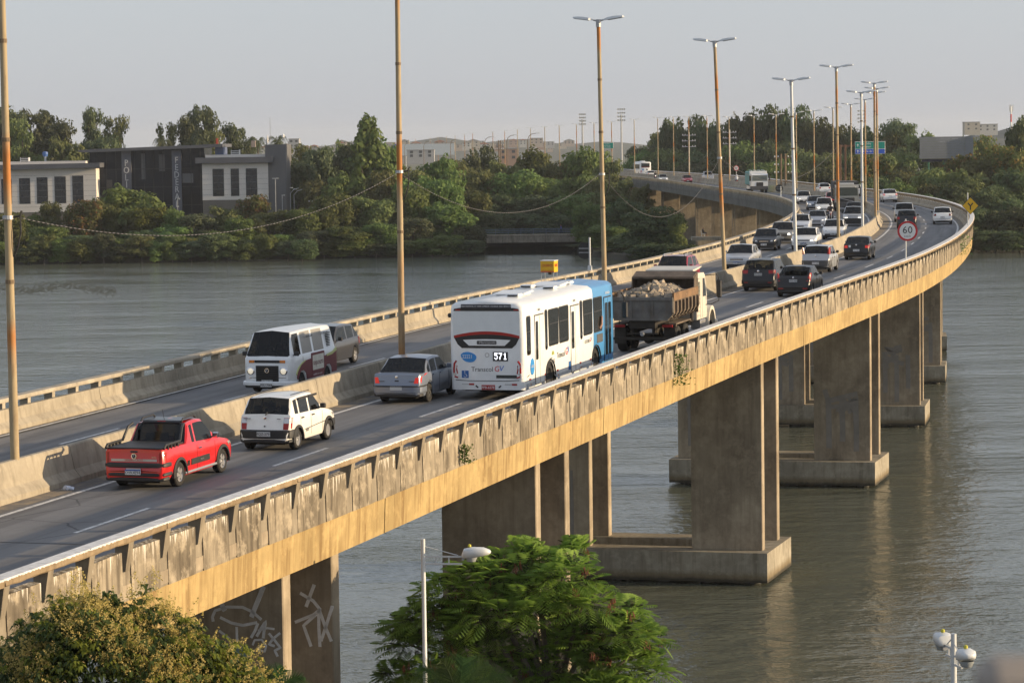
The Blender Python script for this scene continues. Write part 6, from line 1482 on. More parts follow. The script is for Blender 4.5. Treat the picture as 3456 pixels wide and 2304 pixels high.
# overhead direction sign on its rusty column
def direction_sign():
    Y = 412.; x0 = 46.9
    r = thing('direction_sign', 'green and blue road direction sign on a rusty column beyond the bend', 'road sign', (x0, Y, 1.3))
    for dx in (-.25, .45): MB().box(dx-.13, dx+.13, -.13, .13, 0, 16.9, bev=.02).build('column', PM('rusty_column', (.16, .085, .05), .8, 0, .3, .5), r)
    MB().box(-.6, 6.2, -.1, .1, 16.6, 16.85).build('beam', PM('rusty_column', (.16, .085, .05), .8, 0, .3, .5), r)
    X0, X1, Z0, Z1, Zm = 1.85, 6.0, 15.6, 17.25, 16.25
    MB().box(X0-.05, X1+.05, -.2, -.14, Z0-.05, Z1+.05, bev=.02).build('sign_border', SIGNW, r)
    MB().box(X0, X1, -.215, -.18, Zm+.03, Z1).build('sign_green_field', SIGNG, r); MB().box(X0, X1, -.215, -.18, Z0, Zm-.03).build('sign_blue_field', SIGNBL, r)
    def tx(s, size, x, z):
        me = text_mesh(s, size).copy(); me.materials.clear(); me.materials.append(SIGNW); o = obj('lettering', me, r)
        bb = [v.co.x for v in me.vertices]; o.matrix_local = Matrix(((1, 0, 0, x-min(bb)), (0, 0, -1, -.22), (0, 1, 0, z), (0, 0, 0, 1)))
    tx('Vila Velha', .40, X0+.62, 17.0); tx('Guarapari', .40, X0+.62, 16.58); tx('Rodovia do Sol', .38, X0+.62, 15.93)
    for z in (16.78, 15.92):
        m = MB().prism([(X0+.3, z-.2), (X0+.38, z-.2), (X0+.38, z+.02), (X0+.5, z+.02), (X0+.34, z+.22), (X0+.18, z+.02), (X0+.3, z+.02)], -.225, -.21); m.build('sign_arrow', SIGNW, r)
direction_sign()
def far_sign():
    Y = 640.; x0 = 20.1
    r = thing('direction_sign', 'small green direction sign above the far bus among distant lamp posts', 'road sign', (x0, Y, 8))
    MB().tube([(.1, 0, 0), (.1, 0, 11.1)], .12, 8).build('column', GALV, r); MB().box(0, 2.7, -.12, -.06, 9.75, 11.05, bev=.02).build('sign_border', SIGNW, r); MB().box(.06, 2.64, -.13, -.1, 9.8, 11.0).build('sign_green_field', SIGNG, r)
    for k, s in enumerate(('CENTRO', 'VILA VELHA', 'GUARAPARI')):
        me = text_mesh(s, .30).copy(); me.materials.clear(); me.materials.append(SIGNW); o = obj('lettering', me, r); o.matrix_local = Matrix(((1, 0, 0, 1.25), (0, 0, -1, -.135), (0, 1, 0, 10.75-k*.36), (0, 0, 0, 1)))
far_sign()
def billboard():
    r = thing('billboard', 'blank grey advertising hoarding half sunk in the trees at the right', 'billboard', (80.7, 575, -2.2)); r.scale = (1.2, 1.2, 1.2)
    bm_ = PM('hoarding_grey', (.20, .215, .23), .6, 0, .08, .5)
    for k in range(9): MB().box(.02, 7.4, -.1-.004*(k % 2), .1, 14.3+k*.4+.01, 14.3+(k+1)*.4-.01).build('hoarding_panel', bm_, r)
    MB().prism([(7.45, -.1), (8.7, -.55), (8.72, -.45), (7.45, .1)], 14.3, 17.9, axis='z').build('hoarding_return', bm_, r)
    MB().box(.4, 7.2, .12, .5, 13.8, 14.25).build('walkway', PM('hoarding_dark', (.03, .03, .05), .8), r)
    for x in (1.5, 4, 6.5): MB().tube([(x, .3, 0), (x, .3, 14)], .16, 8).build('leg', PM('post_green', (.02, .14, .08), .6), r)
billboard()
# ---------------------------------------------------------------- churros stall with its yellow box sign, standing by the left jersey wall
def churros():
    p = P('L', 141., 1.0); h = HEAD(141.)
    r = thing('food_cart', 'churros cart with a yellow and red box sign on thin legs, mostly behind the bus', 'cart', p, PI/2-h)
    MB().box(-.5, .5, -.35, .35, .35, 1.0, bev=.03).build('cart_body', SIGNW, r)
    for x in (-.3, .3):
        for sd_ in (1, -1): MB().lathe([(-.03, .02), (-.04, .2), (.04, .2), (.03, .02)], 14, 'y', (x, sd_*.38, .2)).build('wheel', TYRE, r)
    for x in (-.33, .33):
        for y in (-.3, .3): MB().tube([(x, y, 1.0), (x, y, 1.45)], .014, 6).build('sign_leg', GALV, r)
    MB().box(-.36, .36, -.335, .335, 1.45, 2.0).build('sign_box', SIGNY, r); MB().box(-.38, .38, -.355, .355, 1.99, 2.02).build('sign_top', SIGNW, r)
    text('CHURROS', .19, SIGNR, r, (-.368, 0, 1.77), 'back', squash=.62); text('CHURROS', .19, SIGNR, r, (0, -.342, 1.77), 'right', squash=.62)
    text('quentinhos e recheados', .055, SIGNR, r, (-.368, 0, 1.54), 'back')
    MB().box(-.365, -.36, -.335, .335, 1.46, 1.50).build('sign_stripe', SIGNR, r)
    MB().lathe([(-.1, .02), (-.08, .09), (.08, .09), (.1, .02)], 12, 'y', (.0, -.05, 1.4)).build('sign_lamp', BLK, r)
churros()
# ---------------------------------------------------------------- floodlight towers, mast
def floodlights(px, pz, Y, w, hgt, lab):
    x = (px-1728)/F_PX*Y; r = thing('floodlight_tower', lab, 'floodlight', (x, Y, 5), 0, 'stadium floodlight towers')
    MB().tube([(0, 0, 0), (0, 0, pz-5)], [.55, .35], 8).build('mast', GALV, r); gm = PM('flood_glass', (.55, .55, .52), .3)
    for k in range(4):
        z = pz-5-hgt/2+hgt*(k+.5)/4; MB().box(-w/2, w/2, .1, .2, z-.12, z+.12).build('lamp_bar', GALV, r)
        for j in range(4): MB().lathe([(-.3, .25), (-.35, .5), (.0, .2)], 8, 'y', (-w/2+w*(j+.5)/4, 0, z)).build('flood_lamp', gm, r)
floodlights(1975, 30.6, 1400, 3.3, 6.2, 'pale floodlight mast with lamps in rows, left of its darker twin'); floodlights(2106, 32.5, 1400, 4.0, 7.0, 'darker floodlight mast with lamps in rows above the far lamp posts'); floodlights(2913, 30.9, 1500, 4.0, 7.5, 'floodlight mast half hidden behind clustered lamp posts at right')
def mast():
    Y = 1500.; x = (3418-1728)/F_PX*Y; r = thing('radio_mast', 'red and white cellular mast on the right skyline', 'mast', (x, Y, 3))
    for k in range(8): MB().tube([(0, 0, k*4.), (0, 0, k*4.+4)], .6-.03*k, 8).build('mast_section', SIGNR if k % 2 == 0 and k > 3 else SIGNW, r)
    for a in range(3):
        for z in (30.2, 32): MB().box(.9*math.cos(a*2.1)-.25, .9*math.cos(a*2.1)+.25, .9*math.sin(a*2.1)-.2, .9*math.sin(a*2.1)+.2, z-.9, z+.9).build('antenna_panel', SIGNW, r)
mast()
def power_pole(px, y, ztop, lab, frame=False):
    x = (px-1728)/F_PX*y; r = thing('power_pole', lab, 'power pole', (x, y, 2), 0)
    mat = DKPOLE if frame else GALV
    for dx in ((-.35, .35) if frame else (0,)): MB().tube([(dx, 0, 0), (dx, 0, ztop-2)], .16, 8).build('pole', mat, r)
    for k in range(3):
        z = ztop-2.6-k*1.25; MB().box(-1.5, 1.5, -.08, .08, z-.07, z+.07).build('cross_arm', mat, r)
        for dx in (-1.35, -.8, .8, 1.35): MB().lathe([(0, .06), (.08, .11), (.2, .1), (.26, .04)], 8, 'z', (dx, 0, z+.05)).build('insulator', SIGNW if frame else GALV, r)
power_pole(2470, 640, 21.5, 'grey power pole with three crossarms left of the rusty frame pole'); power_pole(2333, 640, 21, 'faint power pole among dark trees above the far silver pickup'); power_pole(2650, 470, 16.8, 'rusty twin power pole with white insulators behind the garbage truck', True); power_pole(1695, 1000, 20.5, 'dark lattice-like power pole above the creek trees', True); power_pole(1075, 545, 9.3, 'low power pole with pale insulators right of the police building', True)

# ---------------------------------------------------------------- white lamps near the camera, below the bridge
def near_head(r, x, y, z, ang, L=.5, k=1.):
    e = bpy.data.objects.new('lamp_arm', None)
    m = MB()
    for dz in (-.17, 0.): m.box(0, L, -.018, .018, dz-.02, dz+.02)
    for xx in (.33*L, .66*L): m.box(xx-.015, xx+.015, -.012, .012, -.17, 0)
    m.tube([(0, 0, .25), (L*.9, 0, .03)], .012, 6)
    e = m.build('lamp_arm', WHPOLE, r); e.location = (x, y, z); e.rotation_euler = (0, 0, ang)
    hs = MB(); sec = [(L, .08, .02, .10), (L+.05*k, .15, 0, .22), (L+.22*k, .17, 0, .26), (L+.50*k, .16, .05, .25), (L+.64*k, .11, .09, .20), (L+.68*k, .05, .12, .17)]; vs = []
    n = 12
    for xx, w, zb, zt in sec:
        for k in range(n):
            t = 2*PI*k/n; c, s = math.cos(t), math.sin(t); p = .55
            vs.append((xx, w*math.copysign(abs(c)**p, c), (zb+zt)/2+(zt-zb)/2*math.copysign(abs(s)**p, s)-.03))
    fs = [(i*n+k, i*n+(k+1) % n, i*n+n+(k+1) % n, i*n+n+k) for i in range(5) for k in range(n)]+[tuple(range(n-1, -1, -1)), tuple(range(5*n, 6*n))]
    h = hs.add(vs, fs).build('luminaire', LUMH, e, 50)
    MB().lathe([(-.13, .03), (-.11, .10), (-.02, .14), (.0, .14)], 16, 'z', (L+.22, 0, -.0)).build('lamp_bowl', LUMG, h, 40)
    MB().lathe([(0, .04), (.05, .038), (.07, .001)], 10, 'z', (L+.18, 0, .235)).build('photocell', PM('photocell_yellow', (.45, .42, .04), .5), h, 40)
    MB().box(L+.0, L+.05, -.06, .06, -.08, .02).build('lamp_clip', GALV, h)
x, y, zt = (1416-1728)/F_PX*68, 68., 9.62
r = thing('street_lamp', 'white single-arm lamp post in front of the feathery tree', 'street lamp', (x, y, .8), 0)
MB().tube([(0, 0, 0), (0, 0, 4.6), (0, 0, 4.62), (0, 0, zt-.8)], [.085, .07, .055, .05], 14).build('pole', WHPOLE, r, 50); near_head(r, 0, 0, zt-1.22, -.12, .92)
x, y, zt = (3218-1728)/F_PX*55, 55., 9.42
r = thing('street_lamp', 'white twin-headed lamp post over the water at the bottom right corner', 'street lamp', (x, y, .8), 0)
MB().tube([(0, 0, 0), (0, 0, zt-.8)], [.09, .055], 14).build('pole', WHPOLE, r, 50); near_head(r, 0, 0, zt-1.1, 1.78, .4, .6); near_head(r, 0, 0, zt-1.22, -1.32, .4, .6)
# blurred masonry ledge close to the camera in the corner
p = Vector((0, 0, CAMZ))+fwd*2.2+right*.356+up*-.245
m = MB().box(0, .8, 0, .06, -1.2, 0, bev=.012); o = m.build('wall_ledge', concrete('ledge_plaster', (.33, .29, .25), streak=.3)); o.location = (p.x, p.y, p.z); tag(o, 'blurred plastered ledge corner right in front of the camera', 'ledge')
# ================================================================ BUILDINGS
def police_building():
    Y = 560.; WALL = PM('cream_cladding', (.66, .62, .57), .8, 0, .06, .3); GREY = PM('grey_tower', (.12, .12, .125), .8, 0, .08, .2); EAVE = PM('slate_eave', (.085, .09, .105), .7, 0, .1, .3)
    CURT_ = PM('dark_curtain_wall', (.009, .011, .018), .2, 0, .4, .2, spec=.2); BROWN = PM('brown_plinth', (.15, .135, .115), .85); FIN = PM('blue_grey_fin', (.10, .105, .13), .7); PANE = PM('window_dark', (.012, .014, .018), .12, spec=.5); ROOFB = PM('blue_roof', (.10, .13, .22), .7)
    r = thing('office_building', 'police office block with dark glass centre and cream wings behind the mangroves', 'building', (0, Y, 1.2))
    def cladding(x0, x1, z0, z1, y0, dep, wins, nm='wing_wall'):
        w = MB().box(x0, x1, y0, y0+dep, z0, z1).build(nm, WALL, r)
        for k in range(1, int((z1-z0)/1.0)): MB().box(x0, x1, y0-.015, y0+.02, z0+k*1.0-.015, z0+k*1.0+.015).build('cladding_joint', BROWN, w)
        for a, b, c, d in wins:
            f = MB().box(a, b, y0-.05, y0+.05, c, d).build('window', PANE, r); MB().box(a-.06, b+.06, y0-.035, y0+.04, c-.06, d+.06).build('window_frame', INK, f)
            for k in (1, 2, 3): MB().box(a, b, y0-.062, y0, c+(d-c)*k/4-.03, c+(d-c)*k/4+.03).build('window_bar', EAVE, f)
    X = lambda px: (px-1728)/F_PX*Y; Zp = lambda py: 17.6-(py-505)/F_PX*Y
    cladding(X(692), X(914), Zp(676), Zp(553), 0, 14, [(X(a), X(b), Zp(662), Zp(572)) for a, b in ((728, 764), (789, 815), (840, 876))])
    MB().box(X(692), X(914), .05, 14, 0, Zp(676)-.02).build('plinth', BROWN, r)
    MB().box(X(672), X(932), -1.2, 14.5, Zp(552), Zp(533)).build('eave', EAVE, r)
    MB().box(X(905), X(974), .3, 15, 0, Zp(492)).build('stair_tower', GREY, r)
    MB().box(X(700), X(905), 2, 12, Zp(533), Zp(524)).build('roof_parapet', WALL, r)
    MB().box(X(306), X(694), 3.5, 18, 0, Zp(498)).build('glass_centre', CURT_, r)
    for px in np.linspace(330, 680, 12): MB().box(X(px)-.04, X(px)+.04, 3.42, 3.6, 0, Zp(500)).build('mullion', INK, r)
    for z in (3.5, 7., 10.5, 14): MB().box(X(308), X(692), 3.44, 3.6, z-.05, z+.05).build('transom', INK, r)
    for px0, px1, z0, z1, c in ((480, 493, 12, 17, .10), (540, 560, 13.5, 16.8, .07), (618, 655, 11.2, 13.0, .14), (360, 380, 9, 12, .05)):
        MB().box(X(px0), X(px1), 3.46, 3.52, z0, z1).build('grey_blind', PM('blind_%d' % px0, (c, c, c*1.05), .6), r)  # plain grey blind panels, each its own tone, on the dark glass
    for s, px0, px1, top in (('POLÍCIA', 415, 447, 548), ('FEDERAL', 585, 617, 541)):
        f = MB().box(X(px0), X(px1), 2.7, 3.5, 0, Zp(505)).build('sign_fin', FIN, r)
        for k, ch in enumerate(s):
            me = text_mesh(ch, 1.75, depth=.1).copy(); me.materials.clear(); me.materials.append(PM('letter_white', (.55, .55, .56), .6)); o = obj('letter', me, f)
            o.matrix_local = Matrix(((.8, 0, 0, X((px0+px1)/2)), (0, 0, -1, 2.62), (0, 1, 0, Zp(top+k*24.6)), (0, 0, 0, 1)))
    MB().prism([(X(272), Zp(508)), (X(272), Zp(501)), (X(760), Zp(487)), (X(760), Zp(498)), (X(300), Zp(510))], 1.5, 20).build('roof_slab', EAVE, r)
    MB().box(X(730), X(758), 4, 12, Zp(530), Zp(497)).build('roof_room', ROOFB, r)
    # left wing steps towards the river
    cladding(X(-160), X(338), Zp(708), Zp(562), -1.5, 15, [(X(a), X(b), Zp(678), Zp(588+k*2)) for k, (a, b) in enumerate(((259, 294), (199, 235), (139, 174), (80, 115), (20, 53), (-40, -6), (-100, -66)))][::1])
    MB().box(X(-160), X(338), -1.4, 13, 0, Zp(708)-.02).build('plinth', BROWN, r)
    MB().prism([(X(-160), Zp(566)), (X(355), Zp(561)), (X(355), Zp(545)), (X(-160), Zp(549))], -3, 14).build('eave', EAVE, r)
    MB().box(X(-150), X(300), 0, 10, Zp(549), Zp(538)).build('roof_parapet', WALL, r)
    for px in (71, 785):
        m = MB().box(X(px), X(px)+1.7, 3, 4.5, Zp(547 if px < 500 else 530), Zp(524 if px < 500 else 508), bev=.05).build('air_unit', PM('unit_white', (.6, .6, .58), .5), r)
        for k in range(3): MB().box(X(px)+.15, X(px)+1.55, 2.96, 3.0, Zp(543 if px < 500 else 526)+.25+k*.32, Zp(543 if px < 500 else 526)+.42+k*.32).build('louvre', INK, m)
    MB().lathe([(0, .4), (.5, .55), (.9, .5), (1., .05)], 14, 'z', (X(151), 5, Zp(522))).build('water_tank', PM('tank_blue', (.05, .12, .32), .5), r)
    MB().tube([(X(151), 5, Zp(545)), (X(151), 5, Zp(522))], .2, 8).build('tank_stand', GALV, r)
    MB().lathe([(0, .02), (.1, .5), (.28, .85), (.25, .85)], 18, 'x', (X(905), 4, Zp(474))).build('satellite_dish', PM('dish_white', (.6, .58, .55), .5), r, 40)
    MB().tube([(X(905), 4, Zp(495)), (X(905), 4, Zp(474))], .06, 6).build('dish_post', GALV, r)
    for px, t in ((917, 400), (960, 465)): MB().tube([(X(px), 5, Zp(495)), (X(px), 5, Zp(t))], .05, 5).build('aerial', GALV, r)
    MB().lathe([(0, .25), (.4, .3), (.7, .05)], 12, 'z', (X(960), 5, Zp(468))).build('beacon', SIGNW, r)
    MB().box(X(730), X(737), 6, 6.4, Zp(500), Zp(468)).build('red_board', PM('board_red', (.45, .06, .03), .6), r)
    MB().box(X(850), X(864), 6, 7, Zp(500), Zp(478)).build('chimney_stack', PM('stack_brown', (.3, .24, .2), .8), r)
police_building()
for px, py, y in ((938, 605, 552), (960, 662, 550), (607, 668, 548), (988, 655, 548), (1000, 660, 549)):
    x = (px-1728)/F_PX*y; zt = CAMZ-(py-503)/F_PX*y; t = thing('street_lamp', {938: 'thin pole with twin floodlights before the grey stair tower', 960: 'thin white lamp post just right of the grey stair tower', 607: 'small white lamp post before the dark glass centre'}.get(px, 'curved white lamp post right of the police building'), 'street lamp', (x, y, 1.3), 0, 'lamp posts by the police building' if px > 980 else None)
    pts = [(0, 0, 0), (0, 0, zt-1.3)]+([(.6, 0, zt-.6), (1.6, 0, zt-.3)] if px > 980 else [])
    MB().tube(pts, .055, 8).build('pole', GALV, t); MB().box(-.6 if px == 938 else -.1, .6 if px == 938 else .5, -.1, .1, pts[-1][2]-.02, pts[-1][2]+.14, bev=.03).build('luminaire', GALV, t)

# ---------------------------------------------------------------- footbridge over the creek mouth
def footbridge():
    Y = 522.; r = thing('footbridge', 'low concrete footbridge with thin blue railing over the dark creek mouth', 'footbridge', (0, Y, 0))
    x0, x1, zt = -7.5, 13.5, 2.6
    pts = [(x0, zt), (x1, zt), (x1, .3), (x1-2.2, .3)]+[(x1-2.2-k*(x1-x0-5)/10, .85+.45*math.sin(PI*min(1, k/3.) / 2)-.0*k) for k in range(1, 10)]+[(x0+2.6, .3), (x0, .3)]
    MB().prism(pts, 0, 2.4).build('deck', concrete('footbridge_concrete', (.30, .27, .22)), r); MB().box(x0, x1, -.12, 2.52, zt, zt+.2).build('kerb', CONC_CAP, r)
    for yy in (0, 2.4):
        f = MB()
        for z in (.55, .85, 1.15): f.tube([(x0, yy, zt+z), (x1, yy, zt+z)], .03, 5)
        f.build('handrail', PM('rail_blue', (.10, .15, .20), .6), r)
        for x in np.linspace(x0+.3, x1-.3, 10): MB().tube([(x, yy, zt+.2), (x, yy, zt+1.2)], .04, 6).build('rail_post', PM('rail_blue', (.10, .15, .20), .6), r)
footbridge()
skin_person('person', 'person in blue shirt walking on the low footbridge', STAND[0], STAND[1], [PM('blue_shirt', (.12, .14, .38), .8), JEAN, SKIN], lambda c: 1 if c.z < .92 else (2 if c.z > 1.44 else 0), ((1899-1728)/F_PX*523, 523., 2.80), PI)
# seated figure under the far span
sx, sy = (2378-1728)/F_PX*398, 398.
tag(MB().box(-1.6, 2.6, -1.2, 1.2, 0, .5).build('stone_platform', CONC_CAP, None, loc=(sx, sy, CAMZ-(795-481)/F_PX*398-.62)), 'concrete ledge under the far span where a person sits', 'platform')
pz = CAMZ-(795-481)/F_PX*398-.1
skin_person('person', 'person in dark shirt sitting on a white chair under the far bridge span', SIT[0], SIT[1], [DSHIRT, JEAN, SKIN], lambda c: 2 if (c.z > 1.04 or c.z < .42) else (1 if c.z < .6 else 0), (sx, sy, pz), 0)
ch = thing('chair', 'white plastic chair under the far bridge span', 'chair', (sx, sy, pz))
MB().box(-.25, .22, -.22, .22, .34, .39, bev=.01).build('seat', SIGNW, ch); MB().prism([(-.24, .38), (-.20, .38), (-.27, .85), (-.31, .85)], -.22, .22).build('backrest', SIGNW, ch)
for x in (-.22, .2):
    for y in (-.2, .2): MB().tube([(x, y, 0), (x*.9, y*.9, .35)], .02, 6).build('leg', SIGNW, ch)

# ---------------------------------------------------------------- town on the far hills
def town():
    cols = [PM('render_%d' % k, c, .85) for k, c in enumerate(((.46, .45, .42), (.40, .33, .27), (.36, .36, .36), (.42, .38, .31), (.33, .22, .16)))]
    roofs = [PM('tile_roof', (.30, .12, .07), .85), PM('fibre_roof', (.30, .29, .28), .85)]; WN = PM('far_window', (.05, .055, .06), .4)
    WIN = MB().box(-.7, .7, -.06, .05, 0, 1.2).mesh('window', WN); rr = random.Random(11); words = ['pale', 'ochre', 'grey', 'sandy', 'brick brown']
    def house(x, y, z, w, h, d, ci, lab, cat='house', flat=False, storeys=2):
        r = thing(cat.replace(' ', '_'), lab, cat, (x, y, z), 0, 'houses on the hazy far hills')
        MB().box(-w/2, w/2, -d/2, d/2, -3, h).build('wall', cols[ci], r)
        if flat: MB().box(-w/2-.2, w/2+.2, -d/2-.2, d/2+.2, h, h+.4).build('roof', roofs[1], r)
        else: MB().prism([(-w/2-.5, h), (w/2+.5, h), (0, h+w*.18)], -d/2-.4, d/2+.4).build('roof', roofs[ci % 2], r)
        n = max(2, int(w/4))
        for s in range(storeys):
            for k in range(n): a = -w/2+(k+.5)*w/n; obj('window', WIN, r, (a, -d/2, (s+.3)*h/storeys))
    for k in range(46):
        px = rr.uniform(905, 1960); y = rr.uniform(2500, 3500); x = (px-1728)/F_PX*y; py = rr.uniform(474, 500); z = CAMZ-(py-492)/F_PX*y; w = rr.uniform(6, 13)
        house(x, y, z-3, w, 3+rr.uniform(0, 2.5), 8, k % 5, '%s hazy house on the low far hill' % words[k % 5], flat=k % 3 == 0)
    for px, y, w, h, py, ci, lab in ((1005, 1700, 6, 5, 482, 2, 'grey distant block above the tall tree'), (1075, 1500, 9, 3.6, 510, 0, 'long white building on the far bank with dark windows'), (1180, 1450, 11, 3.6, 514, 0, 'white warehouse near a blue sign on the far bank'), (1430, 1400, 13, 3.6, 518, 2, 'pale warehouse front under distant lamp posts'), (1725, 1300, 9, 5, 518, 4, 'small brick building near the dark power pole'),
                                     (3284, 2100, 11, 6, 425, 3, 'ochre block on the right far hill'), (3335, 2150, 15, 5, 430, 0, 'pale long house on the right far hill')):
        x = (px-1728)/F_PX*y; house(x, y, CAMZ-(py-(490-(px-1728)*.01396))/F_PX*y-h*.6, w, h, 10, ci, lab, 'building', True)
    y = 1440; x = (1447-1728)/F_PX*y
    b = thing('billboard', 'wide pale roadside hoarding among distant lamp posts', 'billboard', (x-12, y, 8)); MB().box(0, 26, -.3, .3, 6.5, 12).build('hoarding_panel', PM('hoarding_pale', (.5, .55, .58), .6), b); MB().box(-4, 0, -.3, .3, 4, 12).build('hoarding_return', PM('hoarding_blue', (.05, .08, .3), .6), b)
    for xx in (2, 13, 24): MB().tube([(xx, 0, -6), (xx, 0, 6.5)], .3, 6).build('leg', GALV, b)
town()

# ================================================================ VEGETATION
def leaf_mat(name, a, b_, tr=.35, tip=None, scale=.5):
    m, nt, b = nodes_of(name); Pn = world_pos(nt); oi = nt.nodes.new('ShaderNodeObjectInfo').outputs['Random']
    n = tex_noise(nt, Pn, scale, 3); f = tex_noise(nt, Pn, 3.5, 2)
    col = mix(nt, ramp(nt, math_n(nt, 'ADD', math_n(nt, 'MULTIPLY', n, .6), math_n(nt, 'MULTIPLY', f, .4)), [(.36, 0), (.64, 1)]), a, b_)
    if tip: col = mix(nt, ramp(nt, tex_noise(nt, Pn, .9, 3), [(.52, 0), (.62, .8)]), col, tip)
    hs = nt.nodes.new('ShaderNodeHueSaturation'); link(nt, col, hs.inputs['Color']); link(nt, math_n(nt, 'ADD', math_n(nt, 'MULTIPLY', oi, .7), .65), hs.inputs['Value']); link(nt, math_n(nt, 'ADD', math_n(nt, 'MULTIPLY', oi, .07), .463), hs.inputs['Hue'])
    link(nt, hs.outputs[0], b.inputs['Base Color']); b.inputs['Roughness'].default_value = .65; b.inputs['Specular IOR Level'].default_value = .25
    t = nt.nodes.new('ShaderNodeBsdfTranslucent'); link(nt, hs.outputs[0], t.inputs['Color']); ms = nt.nodes.new('ShaderNodeMixShader'); ms.inputs[0].default_value = tr
    out = nt.nodes['Material Output']; link(nt, b.outputs[0], ms.inputs[1]); link(nt, t.outputs[0], ms.inputs[2]); link(nt, ms.outputs[0], out.inputs['Surface']); return m
LEAF = [leaf_mat('leaf_mangrove', (.08, .12, .03), (.165, .215, .06)), leaf_mat('leaf_olive', (.10, .12, .042), (.185, .205, .07)), leaf_mat('leaf_bluegreen', (.075, .10, .05), (.14, .17, .08)), leaf_mat('leaf_flowering', (.075, .10, .025), (.14, .16, .045), tip=(.30, .16, .045)), leaf_mat('leaf_dark', (.055, .078, .034), (.11, .14, .055)), leaf_mat('leaf_yellowgreen', (.10, .14, .02), (.15, .19, .03))]
BARK = PM('bark', (.13, .11, .085), .9, 0, .3, 2.)
def crown_mesh(name, clumps, leaf, n_per, mat, seed, squash=.75, up=.35, elong=1.6):
    """leafy crown: many leaf-sized faces on the skins of overlapping clumps. clumps: (x,y,z,r)"""
    g = np.random.default_rng(seed); V = []
    for (cx, cy, cz, rr) in clumps:
        n = int(n_per*rr*rr); d = g.normal(size=(n, 3)); d /= np.linalg.norm(d, axis=1)[:, None]; d[:, 2] = d[:, 2]*.9+.08
        rad_ = rr*(1-.55*g.random(n)**2.2)*(1+.16*np.sin(d[:, 0]*5+cx)+.13*np.sin(d[:, 2]*7+cy))
        p = d*rad_[:, None]*np.array([1, 1, squash])+np.array([cx, cy, cz])
        nrm = d+g.normal(size=(n, 3))*.55; nrm[:, 2] += up; nrm /= np.linalg.norm(nrm, axis=1)[:, None]
        t = np.cross(nrm, g.normal(size=(n, 3))); t /= np.linalg.norm(t, axis=1)[:, None]; b = np.cross(nrm, t)
        s = leaf*(.6+.8*g.random(n))[:, None]
        V.append(np.stack([p-t*s*elong/2, p-b*s*.42+t*s*.1, p+t*s*elong/2, p+b*s*.42+t*s*.1], 1))
    V = np.concatenate(V).reshape(-1, 3); n = len(V)//4
    me = bpy.data.meshes.new(name); me.vertices.add(len(V)); me.vertices.foreach_set('co', V.ravel()); me.loops.add(n*4); me.loops.foreach_set('vertex_index', np.arange(n*4)); me.polygons.add(n); me.polygons.foreach_set('loop_start', np.arange(0, n*4, 4)); me.polygons.foreach_set('loop_total', np.full(n, 4))
    me.materials.append(mat); me.update(calc_edges=True); return me
def clumps_round(seed, n=26, R=1., H=1., r=(.28, .48)):
    g = random.Random(seed); out = []
    for k in range(n):
        a = g.uniform(0, 2*PI); q = math.sqrt(g.random())*.72; z = g.uniform(.22, .86); e = math.sqrt(max(.05, 1-((z-.5)/.55)**2)); out.append((R*q*e*math.cos(a), R*q*e*math.sin(a), H*z, R*g.uniform(*r)*(.75+.25*e)))
    return out
def trunk_mb(H, R, seed, n=5, top=.7, spread=.6):
    g = random.Random(seed); m = MB(); m.tube([(0, 0, -.6), (g.uniform(-.1, .1)*R, g.uniform(-.1, .1)*R, H*.22), (g.uniform(-.15, .15)*R, 0, H*.45)], [.05*H*.5, .035*H*.5, .028*H*.5], 7)
    for k in range(n):
        a = 2*PI*k/n+g.uniform(-.4, .4); z0 = H*g.uniform(.2, .42); m.tube([(0, 0, z0), (R*spread*.4*math.cos(a), R*spread*.4*math.sin(a), z0+(H*top-z0)*.5), (R*spread*math.cos(a), R*spread*math.sin(a), H*top*g.uniform(.85, 1.1))], [.022*H*.5, .014*H*.5, .005*H*.5], 5)
    return m
# prototypes are unit-sized: height 10 m, radius 5 m, later scaled
PROTO = {}
def proto(key, cl, leaf, n_per, mat, seed, tr, **k): PROTO[key] = (crown_mesh('crown', cl, leaf, n_per, mat, seed, **k), tr.mesh('trunk', BARK, 60))
def scale_cl(c, R, H): return [(x*R, y*R, z*H, r*R) for x, y, z, r in c]
for i in range(3): proto('round%d' % i, scale_cl(clumps_round(i, 30), 5, 10)+[(random.Random(i+k).uniform(-3.6, 3.6), random.Random(i*7+k).uniform(-3.6, 3.6), random.Random(k).uniform(.8, 3), 1.7) for k in range(10)], .40, 95, LEAF[0], i, trunk_mb(10, 5, i))
for i in range(2): proto('olive%d' % i, scale_cl(clumps_round(10+i, 34, r=(.2, .36)), 5, 10), .36, 105, LEAF[1], 10+i, trunk_mb(10, 5, 10+i))
proto('blue', scale_cl(clumps_round(21, 34, r=(.2, .38)), 5, 10), .36, 105, LEAF[2], 21, trunk_mb(10, 5, 21))
proto('flower', scale_cl(clumps_round(31, 30), 5, 10), .36, 105, LEAF[3], 31, trunk_mb(10, 5, 31))
for i in range(2): proto('dark%d' % i, scale_cl(clumps_round(41+i, 30), 5, 10)+[(0, 0, 2, 2.6), (2, 1, 1.5, 2.2), (-2, -1, 1.5, 2.2)], .42, 90, LEAF[4], 41+i, trunk_mb(10, 5, 41+i))
proto('lime', scale_cl([(x, y, .45+z*.4, r) for x, y, z, r in clumps_round(51, 26)], 5, 10), .34, 105, LEAF[5], 51, trunk_mb(10, 5, 51))
